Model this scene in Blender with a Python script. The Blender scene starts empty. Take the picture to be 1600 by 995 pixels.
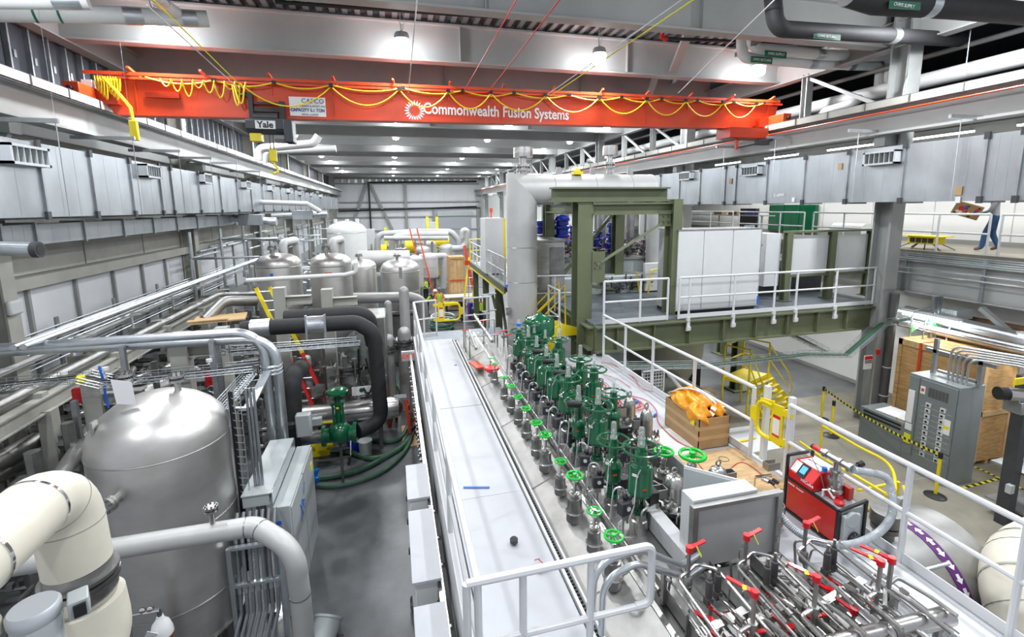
import bpy, math, random, bmesh
from mathutils import Vector, Matrix, Euler
C = bpy.context.scene.collection
sc = bpy.context.scene
PI = math.pi
# ---------------------------------------------------------------- camera
F_PX, PAN, PITCH, ROLL, CX, CY = 739.5, .2461, .1537, -.0105, 800.0, 437.5
CAMZ = 6.4
fwd = Vector((math.sin(PAN)*math.cos(PITCH), math.cos(PAN)*math.cos(PITCH), -math.sin(PITCH)))
rt = Vector((math.cos(PAN), -math.sin(PAN), 0)); up = rt.cross(fwd)
rt, up = math.cos(ROLL)*rt + math.sin(ROLL)*up, -math.sin(ROLL)*rt + math.cos(ROLL)*up
cd = bpy.data.cameras.new('camera'); cam = bpy.data.objects.new('camera', cd); C.objects.link(cam)
cam.matrix_world = Matrix(((rt.x, up.x, -fwd.x, 0), (rt.y, up.y, -fwd.y, 0), (rt.z, up.z, -fwd.z, CAMZ), (0, 0, 0, 1)))
cd.sensor_width = 36; cd.lens = F_PX/1600*36; cd.clip_end = 300; cd.clip_start = .05
cd.shift_y = (CY-497.5)/1600.0
sc.camera = cam
# ---------------------------------------------------------------- light level
w = bpy.data.worlds.new('world'); sc.world = w; w.use_nodes = True
w.node_tree.nodes['Background'].inputs[0].default_value = (.86, .9, 1, 1)
w.node_tree.nodes['Background'].inputs[1].default_value = .42
vs = sc.view_settings
vs.view_transform = 'Standard'; vs.look = 'None'; vs.gamma = 1; vs.use_curve_mapping = False
vs.exposure = 0.55
LAMP_W = 150; GLOW_W = 38
sc.cycles.max_bounces = 5; sc.cycles.diffuse_bounces = 3; sc.cycles.glossy_bounces = 3
sc.cycles.transmission_bounces = 4; sc.cycles.transparent_max_bounces = 6
sc.cycles.caustics_reflective = False; sc.cycles.caustics_refractive = False
sc.cycles.sample_clamp_indirect = 6

def A(px, py, X=None, Y=None, Z=None):
    """the point of the place seen at a pixel of the photograph, on a known plane of the hall"""
    d = rt*((px-CX)/F_PX) - up*((py-CY)/F_PX) + fwd
    if X is not None: t = X/d.x
    elif Y is not None: t = Y/d.y
    else: t = (Z-CAMZ)/d.z
    return Vector((0, 0, CAMZ)) + d*t
# ---------------------------------------------------------------- materials
MATS = {}
def mat(name, col, rough=.5, metal=0, vary=0, scale=6, bump=0, emit=0, alpha=1, trans=0, stretch=None, coat=0, col2=None, emcol=None):
    if name in MATS: return MATS[name]
    m = bpy.data.materials.new(name); m.use_nodes = True; nt = m.node_tree; b = nt.nodes['Principled BSDF']
    b.inputs['Base Color'].default_value = (*col, 1); b.inputs['Roughness'].default_value = rough; b.inputs['Metallic'].default_value = metal
    b.inputs['Coat Weight'].default_value = coat
    if emit:
        b.inputs['Emission Color'].default_value = (*(emcol or col), 1); b.inputs['Emission Strength'].default_value = emit
    if alpha < 1: b.inputs['Alpha'].default_value = alpha
    if trans: b.inputs['Transmission Weight'].default_value = trans
    if vary or bump:
        tc = nt.nodes.new('ShaderNodeTexCoord'); no = nt.nodes.new('ShaderNodeTexNoise')
        mp = nt.nodes.new('ShaderNodeMapping'); nt.links.new(tc.outputs['Object'], mp.inputs[0]); nt.links.new(mp.outputs[0], no.inputs['Vector'])
        if stretch: mp.inputs['Scale'].default_value = stretch
        no.inputs['Scale'].default_value = scale; no.inputs['Detail'].default_value = 6; no.inputs['Roughness'].default_value = .6
        if vary:
            mr = nt.nodes.new('ShaderNodeValToRGB'); c2 = col2 or tuple(max(0, c*(1-vary)) for c in col)
            mr.color_ramp.elements[0].position = .32; mr.color_ramp.elements[1].position = .68
            mr.color_ramp.elements[0].color = (*c2, 1)
            mr.color_ramp.elements[1].color = (*(tuple(min(1, c*(1+vary*.4)) for c in col) if not col2 else col), 1)
            nt.links.new(no.outputs['Fac'], mr.inputs[0]); nt.links.new(mr.outputs[0], b.inputs['Base Color'])
            if metal > .5:
                rr = nt.nodes.new('ShaderNodeMapRange'); rr.inputs['To Min'].default_value = rough*.75; rr.inputs['To Max'].default_value = rough*1.25
                nt.links.new(no.outputs['Fac'], rr.inputs['Value']); nt.links.new(rr.outputs[0], b.inputs['Roughness'])
        if bump:
            bp = nt.nodes.new('ShaderNodeBump'); bp.inputs['Strength'].default_value = bump; bp.inputs['Distance'].default_value = .02
            nt.links.new(no.outputs['Fac'], bp.inputs['Height']); nt.links.new(bp.outputs[0], b.inputs['Normal'])
    MATS[name] = m; return m
M = lambda n: MATS[n]
mat('floor_grey', (.155, .165, .17), .32, 0, .45, .9, .05, coat=.15)
mat('floor_pale', (.27, .25, .20), .6, 0, .22, 1.6, .05)
mat('wall_panel', (.80, .82, .84), .5, 0, .06, .8)
mat('wall_panel_grey', (.42, .43, .42), .5, 0, .1, .6)
mat('wall_white', (.84, .85, .84), .6, 0, .04, 1)
mat('steel_grey', (.33, .34, .33), .5, 0, .12, 1.2)
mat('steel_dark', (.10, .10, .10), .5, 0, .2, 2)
mat('beam_grey', (.43, .435, .425), .5, 0, .1, .8)
mat('beam_beige', (.44, .435, .39), .5, 0, .14, 1.5)
mat('deck_metal', (.12, .125, .13), .5, .3, .2, 2)
mat('clerestory', (.05, .055, .07), .5, .2, .3, 2)
mat('galv', (.62, .66, .69), .30, .85, .16, 3, .02)
mat('galv_duct', (.42, .45, .475), .38, .72, .18, 1.1, .03, stretch=(1, 1.2, .6))
mat('galv_dark', (.40, .42, .44), .38, .8, .2, 3)
mat('stainless', (.56, .55, .53), .26, .95, .22, 2.0, .03, stretch=(1, 1, 3))
mat('stainless_dull', (.40, .395, .38), .42, .85, .25, 2.5, .03)
mat('stainless_dark', (.30, .295, .285), .34, .85, .4, 3, .04)
mat('tank_steel', (.68, .665, .64), .40, .88, .14, 1.2, .0, stretch=(1, 1, 2))
mat('chrome', (.75, .75, .75), .14, 1)
mat('white_paint', (.70, .71, .72), .4, 0, .04, 3)
mat('white_box', (.66, .68, .68), .35, 0, .05, 2)
mat('white_sheet', (.49, .50, .525), .5, 0, .07, 1.2, .12)
mat('olive', (.135, .155, .085), .45, 0, .12, 2)
mat('orange', (.70, .065, .012), .42, 0, .08, 1.5)
mat('orange_dark', (.5, .04, .01), .4, 0, .1, 1.5)
mat('yellow', (.85, .68, .01), .42, 0, .08, 3)
mat('yellow_cable', (.85, .66, .02), .5)
mat('black', (.012, .012, .014), .45)
mat('black_foam', (.022, .022, .024), .7, 0, .2, 8, .1)
mat('dark_grey', (.05, .052, .058), .45, 0, .2, 6)
mat('hoist_grey', (.035, .04, .048), .45)
mat('green_valve', (.002, .105, .040), .22, 0, .1, 3, coat=.5)
mat('green_bright', (.0, .50, .035), .3, 0, .05, 3, coat=.3)
mat('blue_valve', (.005, .03, .42), .3, 0, .1, 3, coat=.4)
mat('blue_cap', (.0, .22, .75), .4)
mat('blue_tape', (.03, .16, .75), .6)
mat('red_handle', (.72, .012, .018), .35, 0, .05, 3, coat=.2)
mat('red_paint', (.52, .018, .012), .35, 0, .1, 2, coat=.2)
mat('red_wire', (.55, .02, .02), .5)
mat('cream', (.76, .72, .60), .55, 0, .07, 3, .06)
mat('pipe_white', (.74, .75, .74), .45, 0, .06, 2)
mat('panel_grey', (.20, .225, .225), .4, 0, .08, 2)
mat('panel_light', (.50, .54, .54), .4, .1, .06, 2)
mat('cardboard', (.43, .27, .125), .8, 0, .12, 4, .03)
mat('cardboard_tape', (.50, .34, .17), .5)
mat('wood', (.55, .33, .13), .7, 0, .35, 4, .06, stretch=(1, 1, 6))
mat('wood_pale', (.62, .42, .21), .7, 0, .25, 3, .05, stretch=(1, 6, 1))
mat('orange_bag', (.95, .38, .01), .3, 0, .2, 8, .2, coat=.4)
mat('hose_green', (.055, .14, .085), .5, 0, .2, 10)
mat('hose_clear', (.52, .55, .58), .25, .1, .15, 30)
mat('glass_clear', (.75, .8, .78), .08, alpha=.26)
mat('plate_white', (.85, .85, .85), .5)
mat('ink_blue', (.02, .04, .22), .5)
mat('ink_black', (.01, .01, .01), .5)
mat('ink_green', (.0, .12, .06), .5)
mat('ink_white', (.9, .9, .9), .5)
mat('purple', (.11, .015, .16), .5)
mat('hivis', (.62, .95, .02), .6)
mat('hivis_orange', (1, .2, .02), .6)
mat('denim', (.03, .09, .2), .8, 0, .3, 12)
mat('navy', (.015, .02, .05), .8)
mat('skin', (.55, .33, .23), .5)
mat('boot', (.17, .085, .04), .6)
mat('shirt_grey', (.32, .34, .36), .8)
mat('lamp_shell', (.62, .65, .68), .4, .3)
mat('lamp_glow', (.93, .96, 1), .4, emit=32)
mat('tube_glow', (.93, .97, 1), .4, emit=9)
mat('plate_light', (.60, .61, .60), .45, .25, .1, 1.5)
mat('screen', (.05, .25, .6), .3, emit=1.2)
mat('screen_dark', (.02, .025, .03), .2)
mat('tape_hazard', (.03, .03, .03), .6)
mat('grating', (.23, .26, .29), .4, .5, .2, 6)
mat('exit_red', (.9, .08, .03), .5, emit=.25)
mat('beige_plate', (.42, .42, .33), .5, 0, .08, 2)
mat('tag_yellow', (.8, .75, .02), .6)
mat('purple_pipe', (.55, .54, .52), .4, .7, .2, 3)
mat('door_grey', (.46, .48, .51), .5)
mat('lime', (.6, .8, .05), .5)
# ---------------------------------------------------------------- mesh builder
class MB:
    def __init__(s): s.v = []; s.f = []
    def box(s, x0, x1, y0, y1, z0, z1):
        n = len(s.v); s.v += [(x0, y0, z0), (x1, y0, z0), (x1, y1, z0), (x0, y1, z0), (x0, y0, z1), (x1, y0, z1), (x1, y1, z1), (x0, y1, z1)]
        s.f += [(n+a, n+b, n+c, n+d) for a, b, c, d in ((0, 3, 2, 1), (4, 5, 6, 7), (0, 1, 5, 4), (1, 2, 6, 5), (2, 3, 7, 6), (3, 0, 4, 7))]; return s
    def cb(s, c, sx, sy, sz, rz=0, rot=None):
        R = rot or Matrix.Rotation(rz, 3, 'Z'); n = len(s.v); c = Vector(c)
        for dz in (-1, 1):
            for dx, dy in ((-1, -1), (1, -1), (1, 1), (-1, 1)):
                s.v.append(tuple(c + R @ Vector((dx*sx/2, dy*sy/2, dz*sz/2))))
        s.f += [(n+a, n+b, n+c_, n+d) for a, b, c_, d in ((0, 3, 2, 1), (4, 5, 6, 7), (0, 1, 5, 4), (1, 2, 6, 5), (2, 3, 7, 6), (3, 0, 4, 7))]; return s
    def bar(s, p, q, w, h, upv=None):
        p = Vector(p); q = Vector(q); d = (q-p).normalized()
        u = Vector(upv) if upv else (Vector((0, 0, 1)) if abs(d.z) < .9 else Vector((0, 1, 0)))
        a = d.cross(u).normalized(); b = a.cross(d).normalized(); n = len(s.v)
        for e in (p, q):
            for i, j in ((-1, -1), (1, -1), (1, 1), (-1, 1)): s.v.append(tuple(e + a*(i*w/2) + b*(j*h/2)))
        s.f += [(n+a_, n+b_, n+c, n+d_) for a_, b_, c, d_ in ((0, 3, 2, 1), (4, 5, 6, 7), (0, 1, 5, 4), (1, 2, 6, 5), (2, 3, 7, 6), (3, 0, 4, 7))]; return s
    def ibeam(s, p, q, w, h, t=.03, upv=None):
        p = Vector(p); q = Vector(q); d = (q-p).normalized()
        u = Vector(upv) if upv else (Vector((0, 0, 1)) if abs(d.z) < .9 else Vector((0, 1, 0)))
        a = d.cross(u).normalized(); b = a.cross(d).normalized()
        s.bar(p+b*(h/2-t/2), q+b*(h/2-t/2), w, t, b); s.bar(p-b*(h/2-t/2), q-b*(h/2-t/2), w, t, b); s.bar(p, q, t*.7, h-2*t, b); return s
    def tube(s, pts, r, seg=8, cap=True, closed=False):
        pts = [Vector(p) for p in pts]; n = len(pts); rs = r if isinstance(r, (list, tuple)) else [r]*n
        T = []
        for i in range(n):
            a = pts[i-1] if (i > 0 or closed) else pts[0]; b = pts[(i+1) % n] if (i < n-1 or closed) else pts[-1]
            t = (b-a); T.append(t.normalized() if t.length > 1e-9 else Vector((0, 0, 1)))
        u = Vector((0, 0, 1)) if abs(T[0].z) < .9 else Vector((1, 0, 0))
        x = T[0].cross(u).normalized(); base = len(s.v)
        for i in range(n):
            x = (x - T[i]*x.dot(T[i])).normalized(); y = T[i].cross(x)
            for k in range(seg):
                a = 2*PI*k/seg; s.v.append(tuple(pts[i] + (x*math.cos(a)+y*math.sin(a))*rs[i]))
        m = n if closed else n-1
        for i in range(m):
            for k in range(seg):
                a = base+i*seg+k; b = base+i*seg+(k+1) % seg; j = (i+1) % n
                s.f.append((a, b, base+j*seg+(k+1) % seg, base+j*seg+k))
        if cap and not closed:
            s.f.append(tuple(base+k for k in range(seg))[::-1]); s.f.append(tuple(base+(n-1)*seg+k for k in range(seg)))
        return s
    def cyl(s, p, q, r, seg=12, r2=None): return s.tube([p, q], [r, r if r2 is None else r2], seg)
    def lathe(s, prof, c=(0, 0, 0), axis=(0, 0, 1), seg=20):
        ax = Vector(axis).normalized(); u = Vector((1, 0, 0)) if abs(ax.x) < .9 else Vector((0, 1, 0))
        x = (u-ax*u.dot(ax)).normalized(); y = ax.cross(x); c = Vector(c); base = len(s.v)
        for r, z in prof:
            for k in range(seg):
                a = 2*PI*k/seg; s.v.append(tuple(c+ax*z+(x*math.cos(a)+y*math.sin(a))*max(r, 1e-4)))
        for i in range(len(prof)-1):
            for k in range(seg):
                a = base+i*seg+k; b = base+i*seg+(k+1) % seg
                s.f.append((a, b, b+seg, a+seg))
        s.f.append(tuple(base+k for k in range(seg))[::-1]); s.f.append(tuple(base+(len(prof)-1)*seg+k for k in range(seg)))
        return s
    def ring(s, c, R, r, axis=(0, 0, 1), seg=20, rs=6):
        ax = Vector(axis).normalized(); u = Vector((1, 0, 0)) if abs(ax.x) < .9 else Vector((0, 1, 0))
        x = (u-ax*u.dot(ax)).normalized(); y = ax.cross(x); c = Vector(c)
        return s.tube([c+(x*math.cos(2*PI*k/seg)+y*math.sin(2*PI*k/seg))*R for k in range(seg)], r, rs, closed=True)
    def prism(s, poly, n0, n1, O=(0, 0, 0), U=(1, 0, 0), V=(0, 0, 1)):
        O = Vector(O); U = Vector(U); V = Vector(V); N = U.cross(V); b = len(s.v); k = len(poly)
        for d in (n0, n1):
            for x, y in poly: s.v.append(tuple(O+U*x+V*y+N*d))
        s.f.append(tuple(range(b, b+k))[::-1]); s.f.append(tuple(range(b+k, b+2*k)))
        for i in range(k): s.f.append((b+i, b+(i+1) % k, b+k+(i+1) % k, b+k+i))
        return s
    def ball(s, c, r, seg=12, sz=1):
        return s.lathe([(r*math.sin(PI*i/8), -r*sz*math.cos(PI*i/8)) for i in range(9)], c, seg=seg)
    def bolts(s, c, R, n, r, h, axis=(0, 0, 1)):
        ax = Vector(axis).normalized(); u = Vector((1, 0, 0)) if abs(ax.x) < .9 else Vector((0, 1, 0))
        x = (u-ax*u.dot(ax)).normalized(); y = ax.cross(x); c = Vector(c)
        for k in range(n):
            a = 2*PI*(k+.5)/n; p = c+(x*math.cos(a)+y*math.sin(a))*R; s.cyl(p-ax*h/2, p+ax*h/2, r, 6)
        return s
def bend(pts, R, n=5):
    pts = [Vector(p) for p in pts]; out = [pts[0]]
    for i in range(1, len(pts)-1):
        a, b, c = pts[i-1], pts[i], pts[i+1]; u = (a-b).normalized(); v = (c-b).normalized()
        ang = u.angle(v, PI)
        if ang > PI-.02: out.append(b); continue
        d = min(R/math.tan(ang/2), (a-b).length*.49, (c-b).length*.49); rr = d*math.tan(ang/2)
        bi = (u+v).normalized(); cen = b+bi*(rr/math.sin(ang/2)); p0 = b+u*d-cen; p1 = b+v*d-cen
        tot = p0.angle(p1); ax = p0.cross(p1).normalized()
        for k in range(n+1): out.append(cen + Matrix.Rotation(tot*k/n, 3, ax) @ p0)
    out.append(pts[-1]); return out
def catenary(p, q, sag, n=10):
    p = Vector(p); q = Vector(q)
    return [p.lerp(q, i/n) - Vector((0, 0, sag*4*(i/n)*(1-i/n))) for i in range(n+1)]
# ---------------------------------------------------------------- objects
OFF = {}
def mesh(name, mb, m):
    me = bpy.data.meshes.new(name); me.from_pydata([tuple(v) for v in mb.v], [], mb.f); me.update()
    me.materials.append(MATS[m] if isinstance(m, str) else m)
    me.polygons.foreach_set('use_smooth', [True]*len(me.polygons)); me.set_sharp_from_angle(angle=math.radians(38)); return me
def obj(name, mb, m, parent=None, label=None, kind=None, bevel=0, origin=None):
    off = OFF.get(parent.name, Vector()) if parent else Vector(origin or (0, 0, 0))
    if off.length: mb.v = [(a-off.x, b-off.y, c-off.z) for a, b, c in mb.v]
    o = bpy.data.objects.new(name, mesh(name, mb, m)); C.objects.link(o)
    if parent: o.parent = parent; OFF[o.name] = off
    else: o.location = off; OFF[o.name] = off
    if label: o['label'] = label
    if kind: o['kind'] = kind
    if bevel:
        b = o.modifiers.new('bevel', 'BEVEL'); b.width = bevel; b.segments = 2; b.limit_method = 'ANGLE'; b.angle_limit = math.radians(50)
    return o
def thing(name, label, cat, loc=(0, 0, 0), group=None):
    o = bpy.data.objects.new(name, None); C.objects.link(o); o.location = loc; o.empty_display_size = .1
    o['label'] = label; o['category'] = cat
    if group: o['group'] = group
    OFF[o.name] = Vector(loc); return o
def solo(name, mb, m, label, cat, group=None, origin=None, kind=None, bevel=0):
    if origin is None:
        xs = [v[0] for v in mb.v]; ys = [v[1] for v in mb.v]; zs = [v[2] for v in mb.v]
        origin = ((min(xs)+max(xs))/2, (min(ys)+max(ys))/2, min(zs))
    o = obj(name, mb, m, origin=origin, bevel=bevel); o['label'] = label; o['category'] = cat
    if group: o['group'] = group
    if kind: o['kind'] = kind
    return o
def struct(name, mb, m, parent=None, label=None):
    o = obj(name, mb, m, parent)
    if not parent: o['kind'] = 'structure'
    if label: o['label'] = label
    return o
def dup(o, loc=None, rz=None, label=None, parent=None, scale=None, group=None):
    c = o.copy(); C.objects.link(c)
    if parent is not None: c.parent = parent
    if loc is not None: c.location = loc
    if rz is not None: c.rotation_euler = (0, 0, rz)
    if scale is not None: c.scale = (scale,)*3 if not isinstance(scale, tuple) else scale
    if label: c['label'] = label
    if group: c['group'] = group
    for ch in list(o.children): dup(ch, parent=c)
    return c
def place(o, loc, rz=0, scale=None):
    o.location = loc; o.rotation_euler = (0, 0, rz)
    if scale is not None: o.scale = (scale,)*3 if not isinstance(scale, tuple) else scale
def text(name, s, size, m, loc, parent=None, rot=(PI/2, 0, 0), align='CENTER', ext=.002, mat3=None, xs=1, bold=0):
    cu = bpy.data.curves.new(name, 'FONT'); cu.body = s; cu.size = size; cu.align_x = align; cu.align_y = 'CENTER'; cu.extrude = ext
    cu.offset = bold; cu.resolution_u = 3
    cu.materials.append(MATS[m]); o = bpy.data.objects.new(name, cu); C.objects.link(o)
    off = OFF.get(parent.name, Vector()) if parent else Vector()
    me = bpy.data.meshes.new_from_object(o); bpy.data.objects.remove(o); bpy.data.curves.remove(cu)
    o = bpy.data.objects.new(name, me); C.objects.link(o)
    if parent: o.parent = parent; o['kind'] = 'stuff'
    o.location = Vector(loc)-off
    if mat3: o.rotation_euler = mat3.to_euler()
    else: o.rotation_euler = rot
    o.scale = (xs, 1, 1); return o
ORD = ['nearest', 'second nearest', 'third nearest', 'fourth nearest', 'fifth nearest', 'sixth nearest', 'seventh nearest', 'eighth nearest', 'ninth nearest', 'tenth nearest', 'eleventh nearest', 'twelfth nearest', 'thirteenth nearest', 'fourteenth nearest', 'fifteenth nearest', 'sixteenth nearest']
rnd = random.Random(4)
# ================================================================ THE BUILDING
XL, XR, YF, YN = -8.1, 13.4, 74.0, 1.0
fl = struct('floor', MB().box(-9, 30, -2, YF+.5, -.12, 0), 'floor_grey')
struct('floor_slab_pale', MB().box(5.9, 15.8, 2, 12.2, 0, .004), 'floor_pale')
struct('floor_slab_joint', MB().box(5.9, 15.8, 7.6, 7.62, .004, .006).box(5.9, 15.8, 10.1, 10.12, .004, .006).box(9.9, 9.92, 2, 12.2, .004, .006), 'steel_grey')
# --- left wall
wl = struct('wall_left', MB().box(XL-.25, XL, 5, YF, 0, 12), 'wall_panel_grey')
ys = [11.6] + [A(x, y, X=-8.0).y for x, y in ((44, 455), (118, 435), (177, 423), (222, 413), (258, 405))]
ys = [y for y in ys if y > 11.5]
while ys[-1] < YF-3: ys.append(ys[-1]+2.55)
pm = None
for a, b in zip(ys, ys[1:]):
    o = struct('panel', MB().box(XL, XL+.04, a+.04, b-.04, 2.4, 4.72), 'wall_panel', wl)
    o = struct('mullion', MB().box(XL, XL+.12, b-.05, b+.03, 2.4, 4.75), 'steel_grey', wl)
for z0, z1, d in ((4.72, 4.98, .32), (6.1, 6.22, .2), (8.0, 8.12, .2), (9.15, 9.32, .5)):
    struct('girt', MB().box(XL, XL+d, 5, YF, z0, z1), 'beam_beige', wl)
y = 12.
while y < YF-4:
    struct('siding_panel', MB().box(XL, XL+.05, y+.02, y+3.1, 5.0, 6.08), 'beam_beige', wl); y += 3.14
struct('clerestory_panel', MB().box(XL, XL+.03, 5, YF, 9.34, 10.6), 'clerestory', wl)
st = None; y = 7.5
while y < 50:
    if st is None:
        st = struct('stud', MB().box(XL+.03, XL+.14, -.025, .025, 9.34, 10.6).box(XL+.03, XL+.05, .25, .33, 9.85, 10.02), 'galv_dark', wl)
        st.location = (0, y, 0)
    else:
        c = st.copy(); C.objects.link(c); c.location = (0, y, 0)
    y += .66
struct('stud_row', MB().box(XL+.03, XL+.10, 50, YF, 9.4, 9.5), 'galv_dark', wl)
for k, y in enumerate((11.6, 21.3, 31, 40.7, 50.4, 60.1, 69.8)):
    struct('wall_column', MB().ibeam((XL+.32, y, 0), (XL+.32, y, 10.6), .36, .5, .04, (1, 0, 0)), 'beam_beige')
struct('eave_girder_left', MB().ibeam((-7.75, 5, 10.95), (-7.75, YF, 10.95), .35, .75), 'beam_grey')
# --- far wall
wf = struct('wall_far', MB().box(XL, XR+5, YF, YF+.3, 0, 12), 'wall_white')
n = 12
for i in range(n):
    x0 = XL + (XR-XL)*i/n
    for z0, z1 in ((.1, 3.0), (3.1, 5.0), (5.1, 7.1), (7.4, 9.8)):
        struct('panel', MB().box(x0+.02, x0+(XR-XL)/n-.02, YF-.06, YF, z0, z1), 'wall_panel', wf)
for z in (3.05, 5.05, 7.25, 9.95):
    struct('girt', MB().box(XL, XR, YF-.35, YF-.06, z-.09, z+.09), 'steel_grey', wf)
struct('girt', MB().box(XL, XR, YF-.5, YF-.06, 6.2, 6.42), 'steel_dark', wf)
for x in (XL+.2, 2.2, 6.3, XR-.3):
    struct('post', MB().box(x-.18, x+.18, YF-.6, YF-.06, 0, 10.6 if x < 5 else 6), 'steel_grey', wf)
for a, b in (((-3.2, 10.2), (-6.4, 1.5)), ((-2.9, 10.2), (.8, 1.5))):
    struct('brace', MB().bar((a[0], YF-.5, a[1]), (b[0], YF-.5, b[1]), .35, .2), 'steel_grey', wf)
d1 = struct('door_1', MB().box(6.9, 12.0, YF-.3, YF-.1, 0, 5.1), 'door_grey')
for k in range(16): struct('slat', MB().box(6.95, 11.95, YF-.34, YF-.3, .32*k+.02, .32*k+.29), 'door_grey', d1)
struct('housing', MB().box(6.8, 12.1, YF-.6, YF-.1, 5.1, 5.8), 'panel_light', d1)
for k in range(44):
    x = XL+.3+k*.48
    if k % 2 == 0: struct('deck_closure', MB().box(x, x+.3, YF-.2, YF-.06, 10.1, 10.6), 'galv', wf)
# --- right side
wr = struct('wall_right', MB().box(XR+.2, XR+.5, 30, YF, 0, 8.6), 'wall_white')
struct('wall_right_upper', MB().box(23, 23.2, 2, YF, 8.9, 12), 'clerestory')
for k in range(7):
    y = 10.35+9.6*k
    struct('wall_column', MB().ibeam((XR+.05, y, 0), (XR+.05, y, 11.6), .42, .5, .05, (0, 1, 0)).box(XR-.17, XR+.27, y-.27, y-.25, 4, 11), 'steel_grey')
    if k < 6:
        for j in (3.2, 6.4):
            struct('truss_post', MB().ibeam((XR+.15, y+j, 9.0), (XR+.15, y+j, 10.6), .25, .22, .03), 'steel_grey')
            struct('truss_brace', MB().bar((XR+.15, y+j-2.6, 9.1), (XR+.15, y+j, 10.5), .1, .1), 'beam_grey')
struct('eave_girder_right', MB().ibeam((XR+.1, 3, 10.85), (XR+.1, YF, 10.85), .35, .7), 'beam_grey')
wb = struct('wall_balcony', MB().box(18.6, 18.8, 4, 40, 5, 8.9), 'wall_white')
y = 6.
while y < 34:
    struct('panel', MB().box(18.56, 18.6, y+.015, y+2.2, 5.15, 8.8), 'wall_white', wb); y += 2.23
struct('baseboard_balcony', MB().box(18.52, 18.6, 6, 34, 5, 5.15), 'steel_grey')
struct('wall_balcony_end', MB().box(13.6, 18.8, 30, 30.2, 0, 8.9), 'wall_white')
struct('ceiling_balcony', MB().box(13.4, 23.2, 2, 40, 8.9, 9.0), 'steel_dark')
struct('wall_lower_right', MB().box(15.9, 16.1, 1, 34, 0, 4.1), 'wall_white')
struct('baseboard_lower', MB().box(15.87, 15.9, 1, 34, 0, .12), 'steel_grey')
dr = struct('door_2', MB().box(15.84, 15.9, 7.0, 8.1, 0, 2.15), 'white_paint')
struct('door_window', MB().box(15.82, 15.84, 7.75, 7.9, 1.1, 1.8), 'screen_dark', dr)
struct('door_sign', MB().box(15.81, 15.83, 7.55, 7.72, 1.3, 1.85), 'blue_cap', dr)
struct('handle', MB().cyl((15.8, 8.0, 1.0), (15.8, 7.86, 1.0), .012, 6).cyl((15.8, 8.0, 1.0), (15.86, 8.0, 1.0), .012, 6), 'chrome', dr)
# --- ceiling
ce = struct('ceiling', MB().box(XL-.3, 23.2, 3, YF+.3, 11.78, 11.95), 'deck_metal')
rb = struct('deck_rib', MB().box(-.07, .07, 4, YF, 11.7, 11.78), 'galv_dark', ce); rb.location.x = XL+.2
for k in range(1, 66):
    c = rb.copy(); C.objects.link(c); c.location.x = XL+.2+.33*k
for k in range(17):
    y = 11.0+3.85*k
    b = struct('ceiling_beam', MB().ibeam((XL, y, 11.13), (XR+.2, y, 11.13), .34, 1.06, .05), 'beam_grey')
    if k < 5:
        for x in (7.6, 2.2):
            struct('stiffener', MB().box(x-.01, x+.01, y-.16, y+.16, 10.65, 11.6), 'beam_grey', b)
for k in range(3):
    struct('ceiling_brace', MB().bar((7.8+k*1.3, 11.2+3.85*k, 11.5), (9.2+k*1.3, 14.6+3.85*k, 10.75), .25, .12), 'beam_grey')
    struct('ceiling_brace', MB().bar((9.6, 11.2+3.85*k, 10.7), (11.6, 14.6+3.85*k, 11.4), .14, .14), 'steel_dark')
# --- lamps
lt = thing('high_bay_lamp', 'x', 'lamp')
obj('lamp_housing', MB().lathe([(.02, .55), (.05, .5), (.17, .48), (.2, .42), (.2, .32), (.14, .3)], (0, 0, 0), seg=16), 'lamp_shell', lt)
obj('lamp_lens', MB().lathe([(.03, -.02), (.12, 0), (.19, .06), (.2, .3)], (0, 0, 0), seg=16), 'lamp_glow', lt)
obj('hanger', MB().tube([(0, 0, .54), (-.03, 0, .75), (0, 0, 1.2)], .012, 5).tube([(.02, 0, .54), (.09, 0, .8), (.02, 0, 1.2)], .008, 5), 'white_paint', lt)
rows = ((-5.35, 'left wall', range(0, 9)), (.5, 'white trough', range(0, 10)), (6.3, 'mezzanine frame', range(0, 10)), (12.0, 'right crane runway', range(-1, 10)))
def glow_light(p):      # the prismatic glass also throws light sideways and up
    gd = bpy.data.lights.new('lamp_glow', 'POINT'); gd.shadow_soft_size = .16; gd.energy = GLOW_W; gd.color = (.93, .965, 1)
    go = bpy.data.objects.new('lamp_glow', gd); C.objects.link(go); go.location = (p[0], p[1], p[2]-.2)
first = True
for x, nm, rg in rows:
    for i in rg:
        loc = (x, 14.0+5.75*i, 10.6); q = i-rg[0]
        lab = '%s glowing high bay lamp in the row nearest the %s' % (ORD[q], nm)
        if first: place(lt, loc); lt['label'] = lab; lt['group'] = 'high bay lamps under the roof beams'; o = lt; first = False
        else: o = dup(lt, loc, label=lab)
        ld = bpy.data.lights.new('lamp_light', 'AREA'); ld.shape = 'DISK'; ld.size = .5; ld.energy = LAMP_W; ld.color = (.93, .965, 1)
        lo = bpy.data.objects.new('lamp_light', ld); C.objects.link(lo); lo.location = (loc[0], loc[1], loc[2]-.06)
        glow_light(loc)
for i, x in enumerate((-5.35, .5, 6.3, 12.0)):      # lamps of the same rows behind the camera, out of view
    for y in (2.5, 8.25):
        ld = bpy.data.lights.new('lamp_light', 'AREA'); ld.shape = 'DISK'; ld.size = .5; ld.energy = LAMP_W; ld.color = (.93, .965, 1)
        lo = bpy.data.objects.new('lamp_light', ld); C.objects.link(lo); lo.location = (x, y, 10.6); glow_light((x, y, 10.6))
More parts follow.
